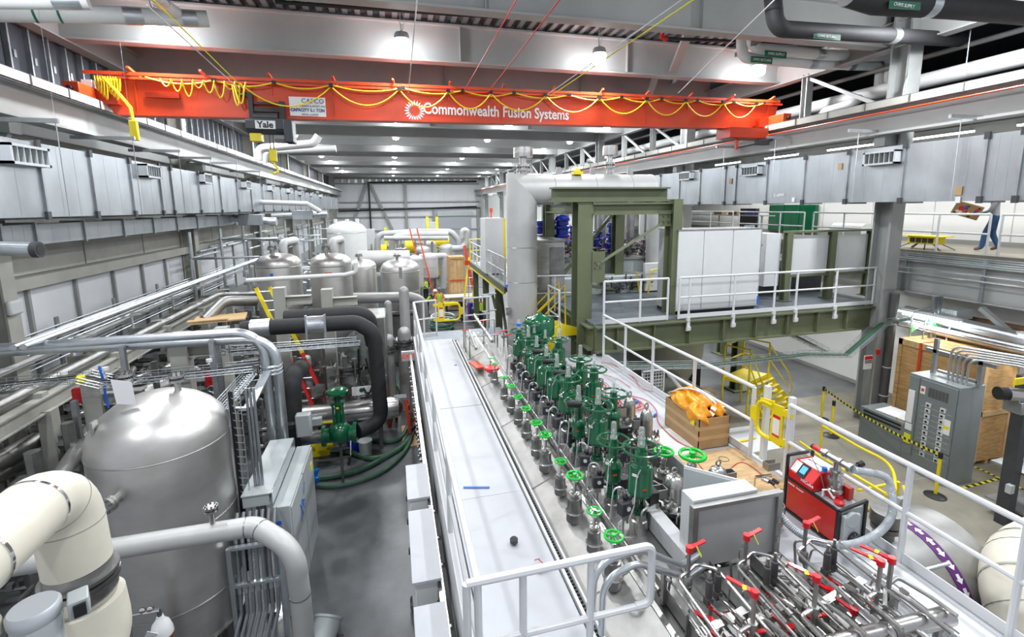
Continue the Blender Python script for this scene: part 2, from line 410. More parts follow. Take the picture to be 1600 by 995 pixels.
for k, (y, x) in enumerate(((8.6, 16.5), (11.4, 16.5), (14.4, 16.5), (17.6, 16.5), (21, 16.5))):
    t = thing('tube_lamp', '%s bright strip lamp over the balcony behind the right duct' % ORD[k], 'lamp', (x, y, 8.4), 'strip lamps over the balcony')
    obj('tube', MB().box(x-.03, x+.03, y-.9, y+.9, 8.4, 8.45), 'tube_glow', t); obj('tray', MB().box(x-.07, x+.07, y-.92, y+.92, 8.45, 8.5).cyl((x, y-.8, 8.5), (x, y-.8, 8.9), .01, 5), 'white_paint', t)
    ld = bpy.data.lights.new('tube_light', 'AREA'); ld.shape = 'RECTANGLE'; ld.size = .2; ld.size_y = 2; ld.energy = 60
    lo = bpy.data.objects.new('tube_light', ld); C.objects.link(lo); lo.location = (x, y, 8.36)
for k, y in enumerate((6.5, 9.5, 13, 17.5)):      # near two under the balcony; far two, under the mezzanine, added to brighten below
    x = 13.9 if k < 2 else 12.6
    zz = 3.35 if k < 2 else 2.9
    t = thing('tube_lamp', '%s strip lamp in the row under balcony and mezzanine, its far pair added for light' % ORD[k], 'lamp', (x, y, zz), 'strip lamps under the balcony')
    obj('tube', MB().box(x-.05, x+.05, y-.9, y+.9, zz, zz+.05), 'tube_glow', t); obj('tray', MB().box(x-.09, x+.09, y-.92, y+.92, zz+.05, zz+.1), 'white_paint', t)
    ld = bpy.data.lights.new('tube_light', 'AREA'); ld.shape = 'RECTANGLE'; ld.size = .2; ld.size_y = 1.6; ld.energy = 75 if k > 1 else 50
    lo = bpy.data.objects.new('tube_light', ld); C.objects.link(lo); lo.location = (x, y, zz-.04)
# --- crane runways
def runway(x, side, nm):
    t = thing('crane_runway', 'grey crane runway beam along the %s wall with pale conductor strip' % nm, 'runway', (x, 5, 8.2), 'crane runways')
    obj('runway_beam', MB().ibeam((x, 5, 8.55), (x, YF-.4, 8.55), .4, .72, .06), 'beam_grey', t)
    sx = x-side*.24
    obj('rail', MB().box(x-.04, x+.04, 5, YF-.4, 8.91, 9.0), 'steel_dark', t)
    obj('cable_channel', MB().box(min(sx, sx-side*.05), max(sx, sx-side*.05), 5, YF-.4, 8.86, 9.04), 'beam_beige' if side > 0 else 'plate_white', t)
    obj('channel_edge', MB().box(sx-.03, sx+.03, 5, YF-.4, 9.04, 9.06).box(sx-.03, sx+.03, 5, YF-.4, 8.82, 8.85), 'steel_dark', t)
    cl = None; y = 6.
    while y < 60:
        if cl is None: cl = obj('clip', MB().box(sx-side*.055-.01, sx-side*.055+.01, 6-.015, 6+.015, 8.84, 9.06), 'steel_dark', t)
        else: c = cl.copy(); C.objects.link(c); c.location.y += y-6
        y += 1.15
    if side > 0: obj('conductor_bar', MB().tube([(sx-.06, 5, 8.72), (sx-.06, YF-1, 8.72)], .022, 6), 'orange', t)
    y = 11.6 if side < 0 else 10.35
    while y < YF:
        obj('bracket', MB().box(min(x, x+side*.6), max(x, x+side*.6), y-.15, y+.15, 7.9, 8.2).bar((x+side*.5, y, 7.2), (x+side*.05, y, 8.1), .12, .1), 'steel_grey', t)
        y += 9.7 if side < 0 else 9.6
    return t
runway(-7.0, -1, 'left'); runway(12.85, 1, 'right')
# --- crane
cy = 14.5; cs_ = 1.082
def co(name, mb, m, par=None, **k):      # the girder's outline was measured 13.4 m out; it hangs at 14.5 m
    mb.v = [(x*cs_, y, CAMZ+(z-CAMZ)*cs_) for x, y, z in mb.v]; return obj(name, mb, m, par, **k)
cr = thing('bridge_crane', 'orange overhead bridge crane spanning the whole hall', 'crane', (3, cy, 8.5))
P0 = Vector((-6.35, cy, 9.02)); P1 = Vector((12.3, cy, 9.22))
co('girder', MB().prism([(-6.1, 8.62), (11.2, 8.80), (12.1, 9.1), (12.2, 9.5), (-6.3, 9.38), (-6.2, 8.95)], -.12, .12, (0, cy, 0), (1, 0, 0), (0, 0, 1)), 'orange', cr)
co('flange', MB().bar((-6.3, cy, 9.40), (12.3, cy, 9.54), .42, .05).bar((-6.0, cy, 8.61), (11.2, cy, 8.79), .36, .05), 'orange', cr)
co('cable_rail', MB().bar((-6.5, cy-.3, 9.47), (12.1, cy-.3, 9.60), .06, .07), 'orange', cr)
for k in range(13):
    x = -5.6+k*1.45; z = 9.45+(x+6)*.007
    co('rail_bracket', MB().bar((x, cy-.42, z+.14), (x+.05, cy+.1, z+.02), .05, .05).box(x-.015, x+.015, cy-.15, cy-.12, z-.8 if k % 3 == 0 else z-.3, z), 'orange', cr)
for x, s in ((-7.0, -1), (12.85, 1)):
    e = obj('end_truck', MB().box(x-.16, x+.16, cy-.95, cy+.95, 9.02, 9.36), 'orange', cr, bevel=.02)
    obj('bumper', MB().cyl((x, cy-.95, 9.2), (x, cy-1.05, 9.2), .05, 10), 'black', e)
    obj('wheel', MB().cyl((x-.05, cy-.6, 9.1), (x+.05, cy-.6, 9.1), .11, 14).cyl((x-.05, cy+.6, 9.1), (x+.05, cy+.6, 9.1), .11, 14), 'dark_grey', e)
    obj('gusset', MB().box(x-.5 if s > 0 else x+.1, x-.1 if s > 0 else x+.6, cy-.3, cy+.3, 9.0, 9.3), 'orange_dark', cr)
co('drive_frame', MB().box(10.2, 11.6, cy-.5, cy+.2, 8.45, 8.75).bar((10.6, cy-.3, 8.7), (10.6, cy-.3, 8.1), .08, .08), 'orange_dark', cr)
co('collector', MB().tube([(10.6, cy-.3, 8.15), (11.4, cy-.35, 8.3), (12.0, cy-.4, 8.45)], .03, 6).box(11.3, 11.7, cy-.45, cy-.25, 8.25, 8.4), 'dark_grey', cr)
def cz(x): return 9.44+(x+6)*.007
xs = [-5.3, -3.9, -2.6, -1.3, .45, 2.0, 3.4, 5.0, 6.6, 7.9, 9.1, 10.4, 11.5]
for i, (a, b) in enumerate(zip(xs, xs[1:])):
    co('festoon_cable', MB().tube(catenary((a, cy-.33, cz(a)-.03), (b, cy-.33, cz(b)-.03), .12), .017, 5), 'yellow_cable', cr)
    co('trolley_clip', MB().cb((b, cy-.33, cz(b)-.03), .1, .07, .07), 'black', cr)
xs = [-3.35, -1.3, .35, 1.6, 2.75, 4.3, 5.9, 7.4, 8.7, 10.0, 11.2]
for i, (a, b) in enumerate(zip(xs, xs[1:])):
    co('festoon_loop', MB().tube(catenary((a, cy-.36, cz(a)-.08), (b, cy-.36, cz(b)-.08), .42 if i else .5, 12), .017, 5), 'yellow_cable', cr)
    co('trolley_clip', MB().cb((b, cy-.36, cz(b)-.06), .1, .07, .09), 'black', cr)
mb = MB()
for k in range(8): mb.tube(catenary((-5.0+.22*k, cy-.36, cz(-5)-.05), (-4.75+.22*k, cy-.4, cz(-5)-.05), .18+.1*(k % 3), 8), .017, 5)
mb.tube(catenary((-3.5, cy-.4, 9.3), (-3.35, cy-.4, 9.3), .45, 8), .02, 5).tube(catenary((-3.45, cy-.42, 9.3), (-3.25, cy-.4, 9.3), .4, 8), .02, 5)
co('cable_bundle', mb, 'yellow_cable', cr)
mb = MB()
for k in range(9): mb.tube(catenary((-6.3+.05*k, cy-.3, 9.4), (-6.2+.05*k, cy-.35, 9.35), .3+.06*(k % 4), 8), .02, 5)
mb.tube([(-6.1, cy-.4, 9.35), (-5.8, cy-.5, 9.0), (-5.6, cy-.5, 8.7), (-5.58, cy-.5, 8.4)], [.03, .04, .04, .03], 6)
co('pendant_cable', mb, 'yellow_cable', cr)
co('pendant', MB().box(-5.66, -5.5, cy-.56, cy-.46, 7.98, 8.42), 'yellow', cr, bevel=.015)
co('junction_box', MB().box(-6.55, -6.35, cy-.35, cy-.1, 9.1, 9.3), 'plate_white', cr)
co('cover_plate', MB().box(-5.4, -4.7, cy-.2, cy-.13, 9.0, 9.12), 'orange_dark', cr)
# girder lettering
def gp(px, py): return A(px, py, Y=cy-.135)
tm = Matrix.Rotation(PI/2, 3, 'X')
a, b = gp(668, 170), gp(883, 180)
rotm = Matrix.Rotation(-math.atan2(b.z-a.z, b.x-a.x), 3, 'Y') @ tm
o = text('lettering', 'Commonwealth Fusion Systems', .43, 'ink_white', ((a.x+b.x)/2, cy-.135, (a.z+b.z)/2), cr, mat3=rotm, xs=.80, bold=.008)
lg = gp(648, 173); mb = MB()
for k in range(20):
    t = 2*PI*k/20; d = Vector((math.cos(t), 0, math.sin(t))); n_ = Vector((-d.z, 0, d.x)); c = lg
    pts = [c+d*.13, c+d*.2+n_*.024, c+d*.27+n_*.016, c+d*.29, c+d*.27-n_*.016, c+d*.2-n_*.024]
    mb.prism([(p.x, p.z) for p in pts], -.002, .004, (0, cy-.125, 0), (1, 0, 0), (0, 0, 1))
obj('sunburst_logo', mb, 'ink_white', cr)
a, b, c_, d_ = gp(451, 151), gp(508, 153), gp(510, 183), gp(454, 181)
sg = obj('capacity_sign', MB().prism([(p.x, p.z) for p in (d_, c_, b, a)], .01, .03, (0, cy-.13, 0)), 'plate_white', cr)
mx = (a.x+b.x)/2
text('sign_name', 'CAPCO', .17, 'ink_blue', (mx+.14, cy-.165, a.z-.1), cr)
text('sign_line', 'CRANE & HOIST INC.', .07, 'ink_black', (mx+.14, cy-.165, a.z-.23), cr)
text('sign_capacity', 'CAPACITY 5.1 TON', .115, 'ink_blue', (mx+.0, cy-.165, a.z-.34), cr, bold=.004, xs=.86)
text('sign_serial', 'SERIAL # 60978', .065, 'ink_black', (mx+.05, cy-.165, a.z-.45), cr)
text('sign_phone', '866-422-7261', .07, 'ink_blue', (mx+.26, cy-.165, a.z-.57), cr)
text('sign_address', 'ALL CAPCO CRANES\nAND HOISTS', .045, 'ink_blue', (mx-.32, cy-.165, a.z-.56), cr)
# hoist
hx = A(419, 190, Y=cy-.2)/cs_
ho = thing('hoist', 'dark grey electric hoist with a yellow hook under the crane girder', 'hoist', (hx.x*cs_, cy, 8.1))
x = hx.x
co('drum_housing', MB().cyl((x-.42, cy-.42, 8.38), (x+.42, cy-.42, 8.38), .19, 20).box(x-.42, x+.42, cy-.63, cy-.3, 8.3, 8.5), 'hoist_grey', ho, bevel=.01)
co('name_plate', MB().box(x-.2, x+.24, cy-.655, cy-.632, 8.3, 8.49), 'plate_white', ho)
text('name_lettering', 'Yale', .22, 'ink_black', ((x+.02)*cs_, cy-.665, CAMZ+1.99*cs_), ho, bold=.006)
co('trolley_frame', MB().box(x-.38, x-.28, cy-.35, cy-.2, 8.5, 9.15).box(x-.62, x-.3, cy-.33, cy-.25, 9.08, 9.18).box(x+.3, x+.42, cy-.35, cy-.2, 8.4, 9.0).box(x-.3, x+.3, cy-.3, cy-.2, 8.75, 8.85).box(x-.3, x+.3, cy-.3, cy-.2, 8.92, 8.98), 'black', ho)
co('gearbox', MB().box(x+.42, x+.62, cy-.7, cy-.2, 8.0, 8.52), 'hoist_grey', ho, bevel=.02)
co('motor', MB().cyl((x-.3, cy-.3, 8.62), (x+.25, cy-.3, 8.62), .11, 14), 'dark_grey', ho)
co('cable_chain_box', MB().box(x-.35, x-.1, cy-.6, cy-.35, 8.02, 8.2), 'yellow', ho)
co('wire_rope', MB().cyl((x+.04, cy-.4, 8.2), (x+.04, cy-.4, 7.8), .012, 5).cyl((x+.12, cy-.4, 8.2), (x+.12, cy-.4, 7.8), .012, 5).box(x+.2, x+.6, cy-.6, cy-.4, 8.0, 8.08), 'steel_dark', ho)
hk = co('hook_block', MB().box(x, x+.17, cy-.46, cy-.34, 7.55, 7.85), 'yellow', ho, bevel=.03)
co('hook', MB().tube([(x+.09, cy-.4, 7.58), (x+.09, cy-.4, 7.48), (x+.17, cy-.4, 7.4), (x+.16, cy-.4, 7.3), (x+.07, cy-.4, 7.27), (x+.0, cy-.4, 7.34)], [.02, .025, .03, .03, .025, .012], 8), 'yellow', hk)
# --- ducts
def duct(xf, xb, z0, z1, y0, cuts, label, nm, face, vents):
    t = thing('air_duct', label, 'duct', (xf, y0, z0))
    for i, (a, b) in enumerate(zip(cuts, cuts[1:])):
        sx0, sx1 = min(xf, xb), max(xf, xb)
        s = obj('duct_section', MB().box(sx0, sx1, a+.012, b-.012, z0, z1), 'galv_duct', t)
        f = -1 if face < 0 else 1
        obj('flange', MB().box(sx0-.04, sx1+.04, b-.025, b+.025, z0-.04, z1+.04), 'galv_dark', s)
        xx = xf+f*.002
        for q in (.33, .66):
            yy = a+(b-a)*q
            obj('seam', MB().box(min(xf, xx), max(xf, xx), yy-.004, yy+.004, z0+.02, z1-.02), 'galv_duct', s)
        if z1-z0 > 1:
            obj('corner', MB().box(min(xf, xf+f*.05), max(xf, xf+f*.05), b-.05, b+.05, z1-.1, z1+.05).box(min(xf, xf+f*.05), max(xf, xf+f*.05), b-.05, b+.05, z0-.05, z0+.1), 'dark_grey', s)
    return t
cl = [6.5]+[A(x, y, X=-6.2).y for x, y in ((64, 224), (140, 238), (203, 250), (250, 262))]
cl = [7.2, 8.9]+[A(x, 290, X=-6.2).y for x in (66, 145, 205, 250, 268)]
while cl[-1] < 60: cl.append(cl[-1]+2.05)
duct(-6.2, -7.0, 6.3, 7.64, 6, cl, 'tall galvanised air duct running the length of the left side', 'l', 1, 0)
cs = [6.5]+[A(x, 365, X=-7.0).y for x in (0, 55, 132, 194, 241, 278, 310)]
cs = [c for c in cs if c > 0]
while cs[-1] < 27: cs.append(cs[-1]+2.2)
duct(-7.0, -7.4, 5.74, 6.15, 6, cs, 'small lower galvanised duct under the tall left duct', 's', 1, 0)
cr_ = [A(x, 290, X=12.4).y for x in (1590, 1534, 1409, 1323, 1256, 1198, 1150, 1133, 1094, 1062, 1032, 1008, 985)]
cr_ = [3.5, 5.2]+cr_
while cr_[-1] < 40: cr_.append(cr_[-1]+2.3)
duct(12.4, 13.1, 6.42, 7.82, 5, cr_, 'tall galvanised air duct along the right side under the crane runway', 'r', -1, 0)
def vent(c, f, wd, lab, grp):
    x, y, z = c; t = thing('duct_register', lab, 'vent', (x, y, z), grp)
    sx = lambda d: x+f*d
    def bx(a, b, y0, y1, z0, z1): return (min(sx(a), sx(b)), max(sx(a), sx(b)), y0, y1, z0, z1)
    h = .17; mb = MB()
    for z0, z1 in ((z-h, z-h+.045), (z+h-.045, z+h)): mb.box(*bx(0, .2, y-wd/2, y+wd/2, z0, z1))
    for y0, y1 in ((y-wd/2, y-wd/2+.05), (y+wd/2-.05, y+wd/2)): mb.box(*bx(0, .2, y0, y1, z-h, z+h))
    obj('frame', mb, 'lamp_shell', t); obj('backing', MB().box(*bx(.0, .05, y-wd/2+.05, y+wd/2-.05, z-h+.04, z+h-.04)), 'black', t)
    for k in range(1, 6):
        yy = y-wd/2+.03+(wd-.06)*k/6; obj('blade', MB().box(*bx(.05, .19, yy-.01, yy+.01, z-h+.04, z+h-.04)), 'panel_light', t)
for i, (px, py, wd) in enumerate(((28, 243, .95), (228, 268, .8), (316, 279, .8), (381, 289, .8), (421, 294, .8), (450, 298, .8), (468, 302, .8), (485, 304, .8), (500, 306, .8))):
    p = A(px, py, X=-6.2); vent((-6.2, p.y, p.z), 1, wd, '%s louvred register on the tall left duct' % ORD[i], 'registers on the left duct')
for i, (px, py, wd) in enumerate(((1382, 247, .85), (1178, 267, .85), (1075, 275, .85))):
    p = A(px, py, X=12.4); vent((12.4, p.y, p.z), -1, wd, '%s louvred register on the right duct' % ORD[i], 'registers on the right duct')
for i, (px, py) in enumerate(((30, 188), (165, 216), (245, 236), (300, 247), (345, 255), (385, 268))):
    p = A(px, py, X=-6.5)
    solo('strut_hanger', MB().box(-7.2, -5.9, p.y-.03, p.y+.03, p.z-.03, p.z+.05).cyl((-5.95, p.y, p.z), (-5.95, p.y, 6.3), .01, 5).cyl((-5.95, p.y, p.z), (-5.95, p.y, 10.3), .003, 4), 'galv_dark', '%s strut trapeze hanger over the tall left duct' % ORD[i], 'hanger', 'hangers over the left duct')
for i, (px, py) in enumerate(((1210, 215), (1130, 230), (1340, 205), (1500, 183))):
    p = A(px, py, X=12.2)
    solo('strut_hanger', MB().box(11.9, 13.2, p.y-.03, p.y+.03, p.z-.03, p.z+.05).cyl((12.25, p.y, p.z), (12.25, p.y, 6.42), .01, 5), 'galv', ['%s strut trapeze hanger over the right duct' % s for s in ('third nearest', 'fourth nearest', 'second nearest', 'nearest')][i], 'hanger', 'hangers over the right duct')
for i, (px, py, c, s_) in enumerate(((1313, 260, 'cardboard_tape', .12), (1498, 298, 'cardboard_tape', .14), (1497, 312, 'plate_white', .1), (1240, 312, 'plate_white', .1), (1142, 283, 'cardboard_tape', .14))):
    p = A(px, py, X=12.39)
    solo('sticker', MB().box(12.37, 12.39, p.y-s_/2, p.y+s_/2, p.z-s_*.7, p.z+s_*.7), c, '%s sticker on the %s panel of the right duct' % (('tan', 'tan', 'pink', 'small pale', 'tan square')[i], ('third', 'near', 'near', 'middle', 'far')[i]), 'sticker')
p = A(1217, 305, X=12.38); text('duct_marking', 'C-6899', .14, 'ink_white', (12.37, p.y, p.z)).rotation_euler = (PI/2, 0, -PI/2)
bpy.data.objects['duct_marking']['label'] = 'white stencilled number on the middle panel of the right duct'; bpy.data.objects['duct_marking']['category'] = 'lettering'
# open spiral duct stub on the left, and ducts ends near the far tanks
t = thing('spiral_duct', 'round spiral duct with a dark open end below the left duct', 'duct', (-6.0, 7.0, 6.0))
q = A(62, 390, Y=9.0); q0 = A(-60, 386, Y=9.0)
obj('pipe', MB().cyl(q0, q, .11, 18), 'galv', t); obj('open_collar', MB().cyl(q-Vector((.08, 0, 0)), q+Vector((.01, 0, 0)), .125, 18), 'dark_grey', t)
obj('opening', MB().cyl(q, q+Vector((.015, 0, 0)), .09, 18), 'black', t)
for i, (a, b, Y) in enumerate((((345, 340), (432, 346), 24), ((425, 338), (512, 334), 27))):
    p, q = A(*a, Y=Y), A(*b, Y=Y); m_ = p.lerp(q, .55)
    t = thing('branch_duct', '%s round branch duct ending by the left columns' % ('nearer', 'farther')[i], 'duct', p)
    obj('pipe', MB().cyl(p, q, .17, 14).cyl(q-Vector((.3, 0, 0)), q, .2, 14), 'galv', t)
    obj('box_section', MB().cb(m_, 1.0, .5, .5), 'galv_duct', t, bevel=.02)
# balcony
bal = struct('balcony_floor', MB().box(15.1, 18.6, 2, 30, 4.86, 5.0), 'floor_pale')
struct('balcony_girder', MB().ibeam((14.95, 2, 4.27), (14.95, 11.6, 4.27), .3, 1.0, .04).box(14.93, 14.97, 2, 11.6, 3.8, 4.75), 'beam_grey')
for k, y in enumerate((6.5, 8.75, 10.7)):
    solo('strut_channel', MB().box(14.75, 14.8, y-.04, y+.04, 3.8, 4.95), 'galv_dark', '%s upright strut channel on the balcony girder' % ORD[k], 'strut', 'strut channels on the balcony girder')
for k in range(5):
    solo('conduit', MB().tube([(14.7, 3, 4.72+.055*k), (14.7, 11.3, 4.72+.055*k)], .02, 6), 'galv', 'galvanised conduit in the stack of five along the balcony edge, %s from the top' % ('fifth', 'fourth', 'third', 'second', 'first')[k], 'conduit', 'conduits along the balcony edge')
for k in range(2):
    z = 4.52-.15*k
    solo('conduit', MB().tube(bend([(14.62, 3, z), (14.62, 11.1-.1*k, z), (14.45, 11.2-.1*k, 2.0)], .25), .02, 6), 'galv', '%s of two long bent conduits across the balcony girder' % ('upper', 'lower')[k], 'conduit', 'bent conduits across the balcony girder')
struct('balcony_brace', MB().bar((14.6, 8.6, 3.7), (14.3, 7.0, 2.7), .14, .1), 'steel_grey')
def rail_run(name, label, pts, z0, posts, m='white_paint', kick=True, h=1.07, r=.024, grp=None, mid=True, post_r=None, cat='railing', sq=False, z1=None):
    """a guard rail: top rail, mid rail, each post; pts are (x, y) corners on the deck at z0"""
    t = thing(name, label, cat, (pts[0][0], pts[0][1], z0), grp)
    zz = [z0]*len(pts) if z1 is None else z1
    T = [Vector((p[0], p[1], z+h)) for p, z in zip(pts, zz)]
    obj('top_rail', MB().tube(T, r, 8), m, t)
    if mid: obj('mid_rail', MB().tube([v-Vector((0, 0, h*.48)) for v in T], r*.85, 8), m, t)
    if kick:
        mb = MB()
        for a, b in zip(T, T[1:]): mb.bar(a-Vector((0, 0, h-.06)), b-Vector((0, 0, h-.06)), .012, .11)
        obj('kick_plate', mb, m, t)
    for q in posts:
        seg = int(q) if q < len(pts)-1 else len(pts)-2; f = q-seg; p = T[seg].lerp(T[seg+1], f)
        mb = MB()
        if sq: mb.box(p.x-.03, p.x+.03, p.y-.03, p.y+.03, p.z-h, p.z)
        else: mb.cyl((p.x, p.y, p.z-h), (p.x, p.y, p.z), post_r or r, 8)
        obj('post', mb, m, t)
    return t
g = 'balcony railings'
rail_run('railing', 'white balcony railing section in front of the walking person', [(15.15, 9.0), (15.15, 11.4)], 5, (0, .5, 1), kick=False, grp=g, r=.028)
rail_run('railing', 'white balcony railing section at the right picture edge', [(15.15, 6.6), (15.15, 8.75)], 5, (0, .5, 1), kick=False, grp=g, r=.028)
rail_run('railing', 'white balcony railing section left of the big column', [(15.15, 11.9), (15.15, 14.4)], 5, (0, .5, 1), kick=False, grp=g, r=.028)
rail_run('railing', 'white balcony railing section in front of the green panels', [(15.15, 14.8), (15.15, 18.3)], 5, (0, .33, .66, 1), kick=False, grp=g, r=.028)
rail_run('railing', 'farthest white balcony railing section behind the white cabinet', [(15.15, 18.7), (15.15, 25)], 5, (0, .25, .5, .75, 1), kick=False, grp=g, r=.028)
# big beam between (pale brace wall below balcony), folding yellow fixture and person come later
# ================================================================ THE VALVE PLATFORM (cold box roof) at z = 2.7
PZ = 2.7
cb = thing('cold_box', 'long stainless cold box with a sloping grey steel roof carrying the green valves', 'cold box', (1.7, 2, 0))
obj('body', MB().box(.55, 3.0, 1.2, 13.3, 0, 2.3).box(3.0, 5.02, 1.2, 10.5, 0, 2.44), 'stainless_dark', cb)
obj('roof_slope', MB().prism([(1.62, 2.3), (1.62, 2.56), (2.12, 2.8), (2.12, 2.3)], -13.3, -1.2, (0, 0, 0), (1, 0, 0), (0, 0, 1)), 'stainless_dull', cb)
obj('valve_deck', MB().box(2.12, 2.92, 1.2, 13.3, 2.3, 2.68), 'stainless_dull', cb)
obj('pit_wall', MB().box(3.84, 3.88, 4.6, 10.5, 2.44, 2.76), 'steel_grey', cb)
obj('grating', MB().box(.55, 3.2, 13.3, 14.4, 2.55, 2.6), 'grating', cb)
obj('side_frame', MB().box(5.0, 5.06, 1.5, 11, 2.5, 2.74), 'white_paint', cb)
obj('floor_sheet', MB().box(3.88, 5.0, 1.2, 10.6, 2.44, PZ), 'white_sheet', cb)
obj('near_floor_sheet', MB().box(2.92, 3.88, 1.2, 3.75, 2.44, PZ-.01), 'stainless_dull', cb)
for k in range(6):
    y = 1.9+k*1.9
    obj('seam', MB().prism([(1.63, 2.565), (1.63, 2.572), (2.12, 2.81), (2.12, 2.80)], -y-.012, -y, (0, 0, 0), (1, 0, 0), (0, 0, 1)), 'stainless', cb)
obj('edge_strip', MB().box(2.12, 2.17, 1.2, 13.2, 2.68, 2.82), 'stainless', cb)
obj('header_pipe', MB().cyl((2.24, 3.45, 2.87), (2.24, 12.9, 2.87), .022, 10), 'stainless', cb)
solo('plywood_sheet', MB().box(3.92, 4.95, 4.35, 5.75, PZ+.002, PZ+.016), 'wood_pale', 'thin plywood sheet lying on the white floor before the cardboard box', 'board')
solo('paper_sheet', MB().box(3.92, 4.4, 5.8, 6.6, PZ+.002, PZ+.006), 'plate_white', 'white floor protection sheet beside the cardboard box', 'sheet')
for i, (x, y) in enumerate(((4.55, 5.5), (4.75, 4.6))):
    solo('floor_ring', MB().ring((x, y, PZ+.02), .07, .004, seg=18, rs=4), 'steel_dark', '%s thin ring mark on the plywood sheet' % ('farther', 'nearer')[i], 'ring')
# --- cable trough
tr = thing('cable_trough', 'long white covered cable trough running down the middle of the platform', 'trough', (1.05, 2, 2.3))
for k, (a, b) in enumerate(((1.2, 2.4), (2.4, 5.55), (5.55, 8.4), (8.4, 11.2), (11.2, 13.15))):
    obj('cover_sheet', MB().box(.60, 1.50, a+.004, b-.004, 2.55, 2.70+.004*(k % 2)), 'white_sheet', tr, bevel=.008)
obj('channel', MB().box(1.52, 1.55, 1.2, 12.9, 2.4, 2.72).box(1.61, 1.63, 1.2, 12.9, 2.4, 2.70).box(.5, .55, 1.2, 13.2, 1.9, 2.74), 'white_paint', tr)
tb = MB(); y = 1.3
while y < 12.8: tb.box(1.55, 1.61, y, y+.02, 2.56, 2.66); y += .045
obj('comb_fingers', tb, 'steel_dark', tr, kind='stuff')
obj('left_sheet', MB().box(.44, .50, 2.2, 13.2, 2.05, 2.82), 'white_paint', tr)
obj('lower_rail', MB().box(.3, .36, 1.5, 13.2, 1.95, 2.0).box(.3, .36, 1.5, 13.2, 2.35, 2.4), 'stainless', tr)
mb = MB()
for k in range(60):
    y = 2.2+k*.17; mb.cyl((.34, y, 2.05+.2*(k % 2)), (.26, y, 2.05+.2*(k % 2)), .025, 6).box(.28, .34, y-.03, y+.03, 2.1, 2.2)
obj('fittings', mb, 'stainless_dark', tr, kind='stuff')
for i, (y0, y1) in enumerate(((3.3, 4.25), (4.6, 5.8), (6.1, 6.95))):
    t = thing('electrical_box', 'white wall box with a stained lid left of the trough, %s of three' % ('nearest', 'middle', 'farthest')[i], 'cabinet', (.24, y0, 1.6), 'white boxes beside the trough')
    obj('body', MB().box(.06, .3, y0, y1, 1.6, 2.45), 'white_box', t, bevel=.01); obj('door', MB().box(.03, .06, y0+.02, y1-.02, 1.62, 2.43), 'white_paint', t)
    obj('lid', MB().box(.03, .34, y0-.02, y1+.02, 2.45, 2.48), 'white_sheet', t)
    for yy in (y0+.15, y1-.15): obj('latch', MB().box(.01, .03, yy-.02, yy+.02, 2.0, 2.08), 'steel_dark', t)
    obj('bracket', MB().box(.3, .55, y0+.1, y0+.14, 1.7, 1.74).box(.3, .55, y1-.14, y1-.1, 1.7, 1.74), 'stainless', t)
p = A(803, 848, Z=2.72); t = thing('black_puck', 'small round black puck standing on the white trough cover', 'puck', p)
obj('body', MB().lathe([(.035, 0), (.045, .01), (.045, .05), (.035, .06)], p, seg=18), 'dark_grey', t); obj('recess', MB().cyl(p+Vector((0, 0, .055)), p+Vector((0, 0, .063)), .026, 16), 'black', t)
a, b = A(724, 761, Z=2.712), A(765, 761, Z=2.712)
solo('tape_strip', MB().bar(a, b, .035, .003), 'blue_tape', 'strip of blue tape stuck across the white trough cover', 'tape')
p = A(712, 570, Z=2.712); solo('tape_piece', MB().cb(p, .06, .05, .004, .5), 'blue_tape', 'small scrap of blue tape near the far end of the trough', 'tape')
p = A(855, 885, Z=2.73); t = thing('test_clip', 'small dark blue tool with red wires on the trough cover', 'tool', p)
obj('body', MB().cb(p, .16, .05, .03, .3), 'navy', t, bevel=.008); obj('tip', MB().cb(p+Vector((-.07, -.03, 0)), .08, .03, .02, .3), 'red_handle', t)
obj('wire', MB().tube([p+Vector((-.02, 0, .02)), p+Vector((-.07, .05, .05)), p+Vector((-.05, .1, .02)), p+Vector((-.1, .12, .0))], .005, 5), 'red_wire', t)
# --- railings on the platform
def Yt(px, py, X=5.0, Z=3.77): return A(px, py, Z=Z).y
rail_run('railing', 'long white railing along the left edge of the trough', [(.47, 2.97), (.49, 13.3)], PZ, [0, .18, .36, .54, .7, .85, 1], kick=False, r=.03)
rail_run('railing', 'white corner railing across the near end of the trough', [(.39, 2.97), (1.73, 2.98)], PZ, [0, .31, .71], kick=False, r=.03)
solo('rail_end', MB().tube(bend([(1.73, 2.98, 3.77), (1.86, 2.98, 3.77), (1.86, 2.98, 3.26), (1.73, 2.98, 3.26)], .06), .03, 8), 'white_paint', 'rounded white end loop of the near corner railing', 'railing')
yy = [A(px, 560, X=5.0).y for px in ()]
rail_run('railing', 'white railing beside the cardboard box along the platform edge', [(4.9, 10.35), (5.0, 5.5)], PZ, [0, .22, .45, .72, 1], r=.03)
rail_run('railing', 'near white railing beside the red pump cart', [(5.0, 4.85), (4.95, 1.3)], PZ, [0, .43, .69], r=.03)
rail_run('railing', 'short white railing left of the yellow gate at the far platform end', [(.52, 13.35), (1.12, 13.5)], PZ, [0, .4, 1], r=.026)
rail_run('railing', 'white railing right of the yellow gate at the far platform end', [(1.93, 13.5), (2.7, 13.55), (2.55, 13.9), (3.0, 14.0)], PZ, [0, .9, 2.4], r=.026, kick=False)
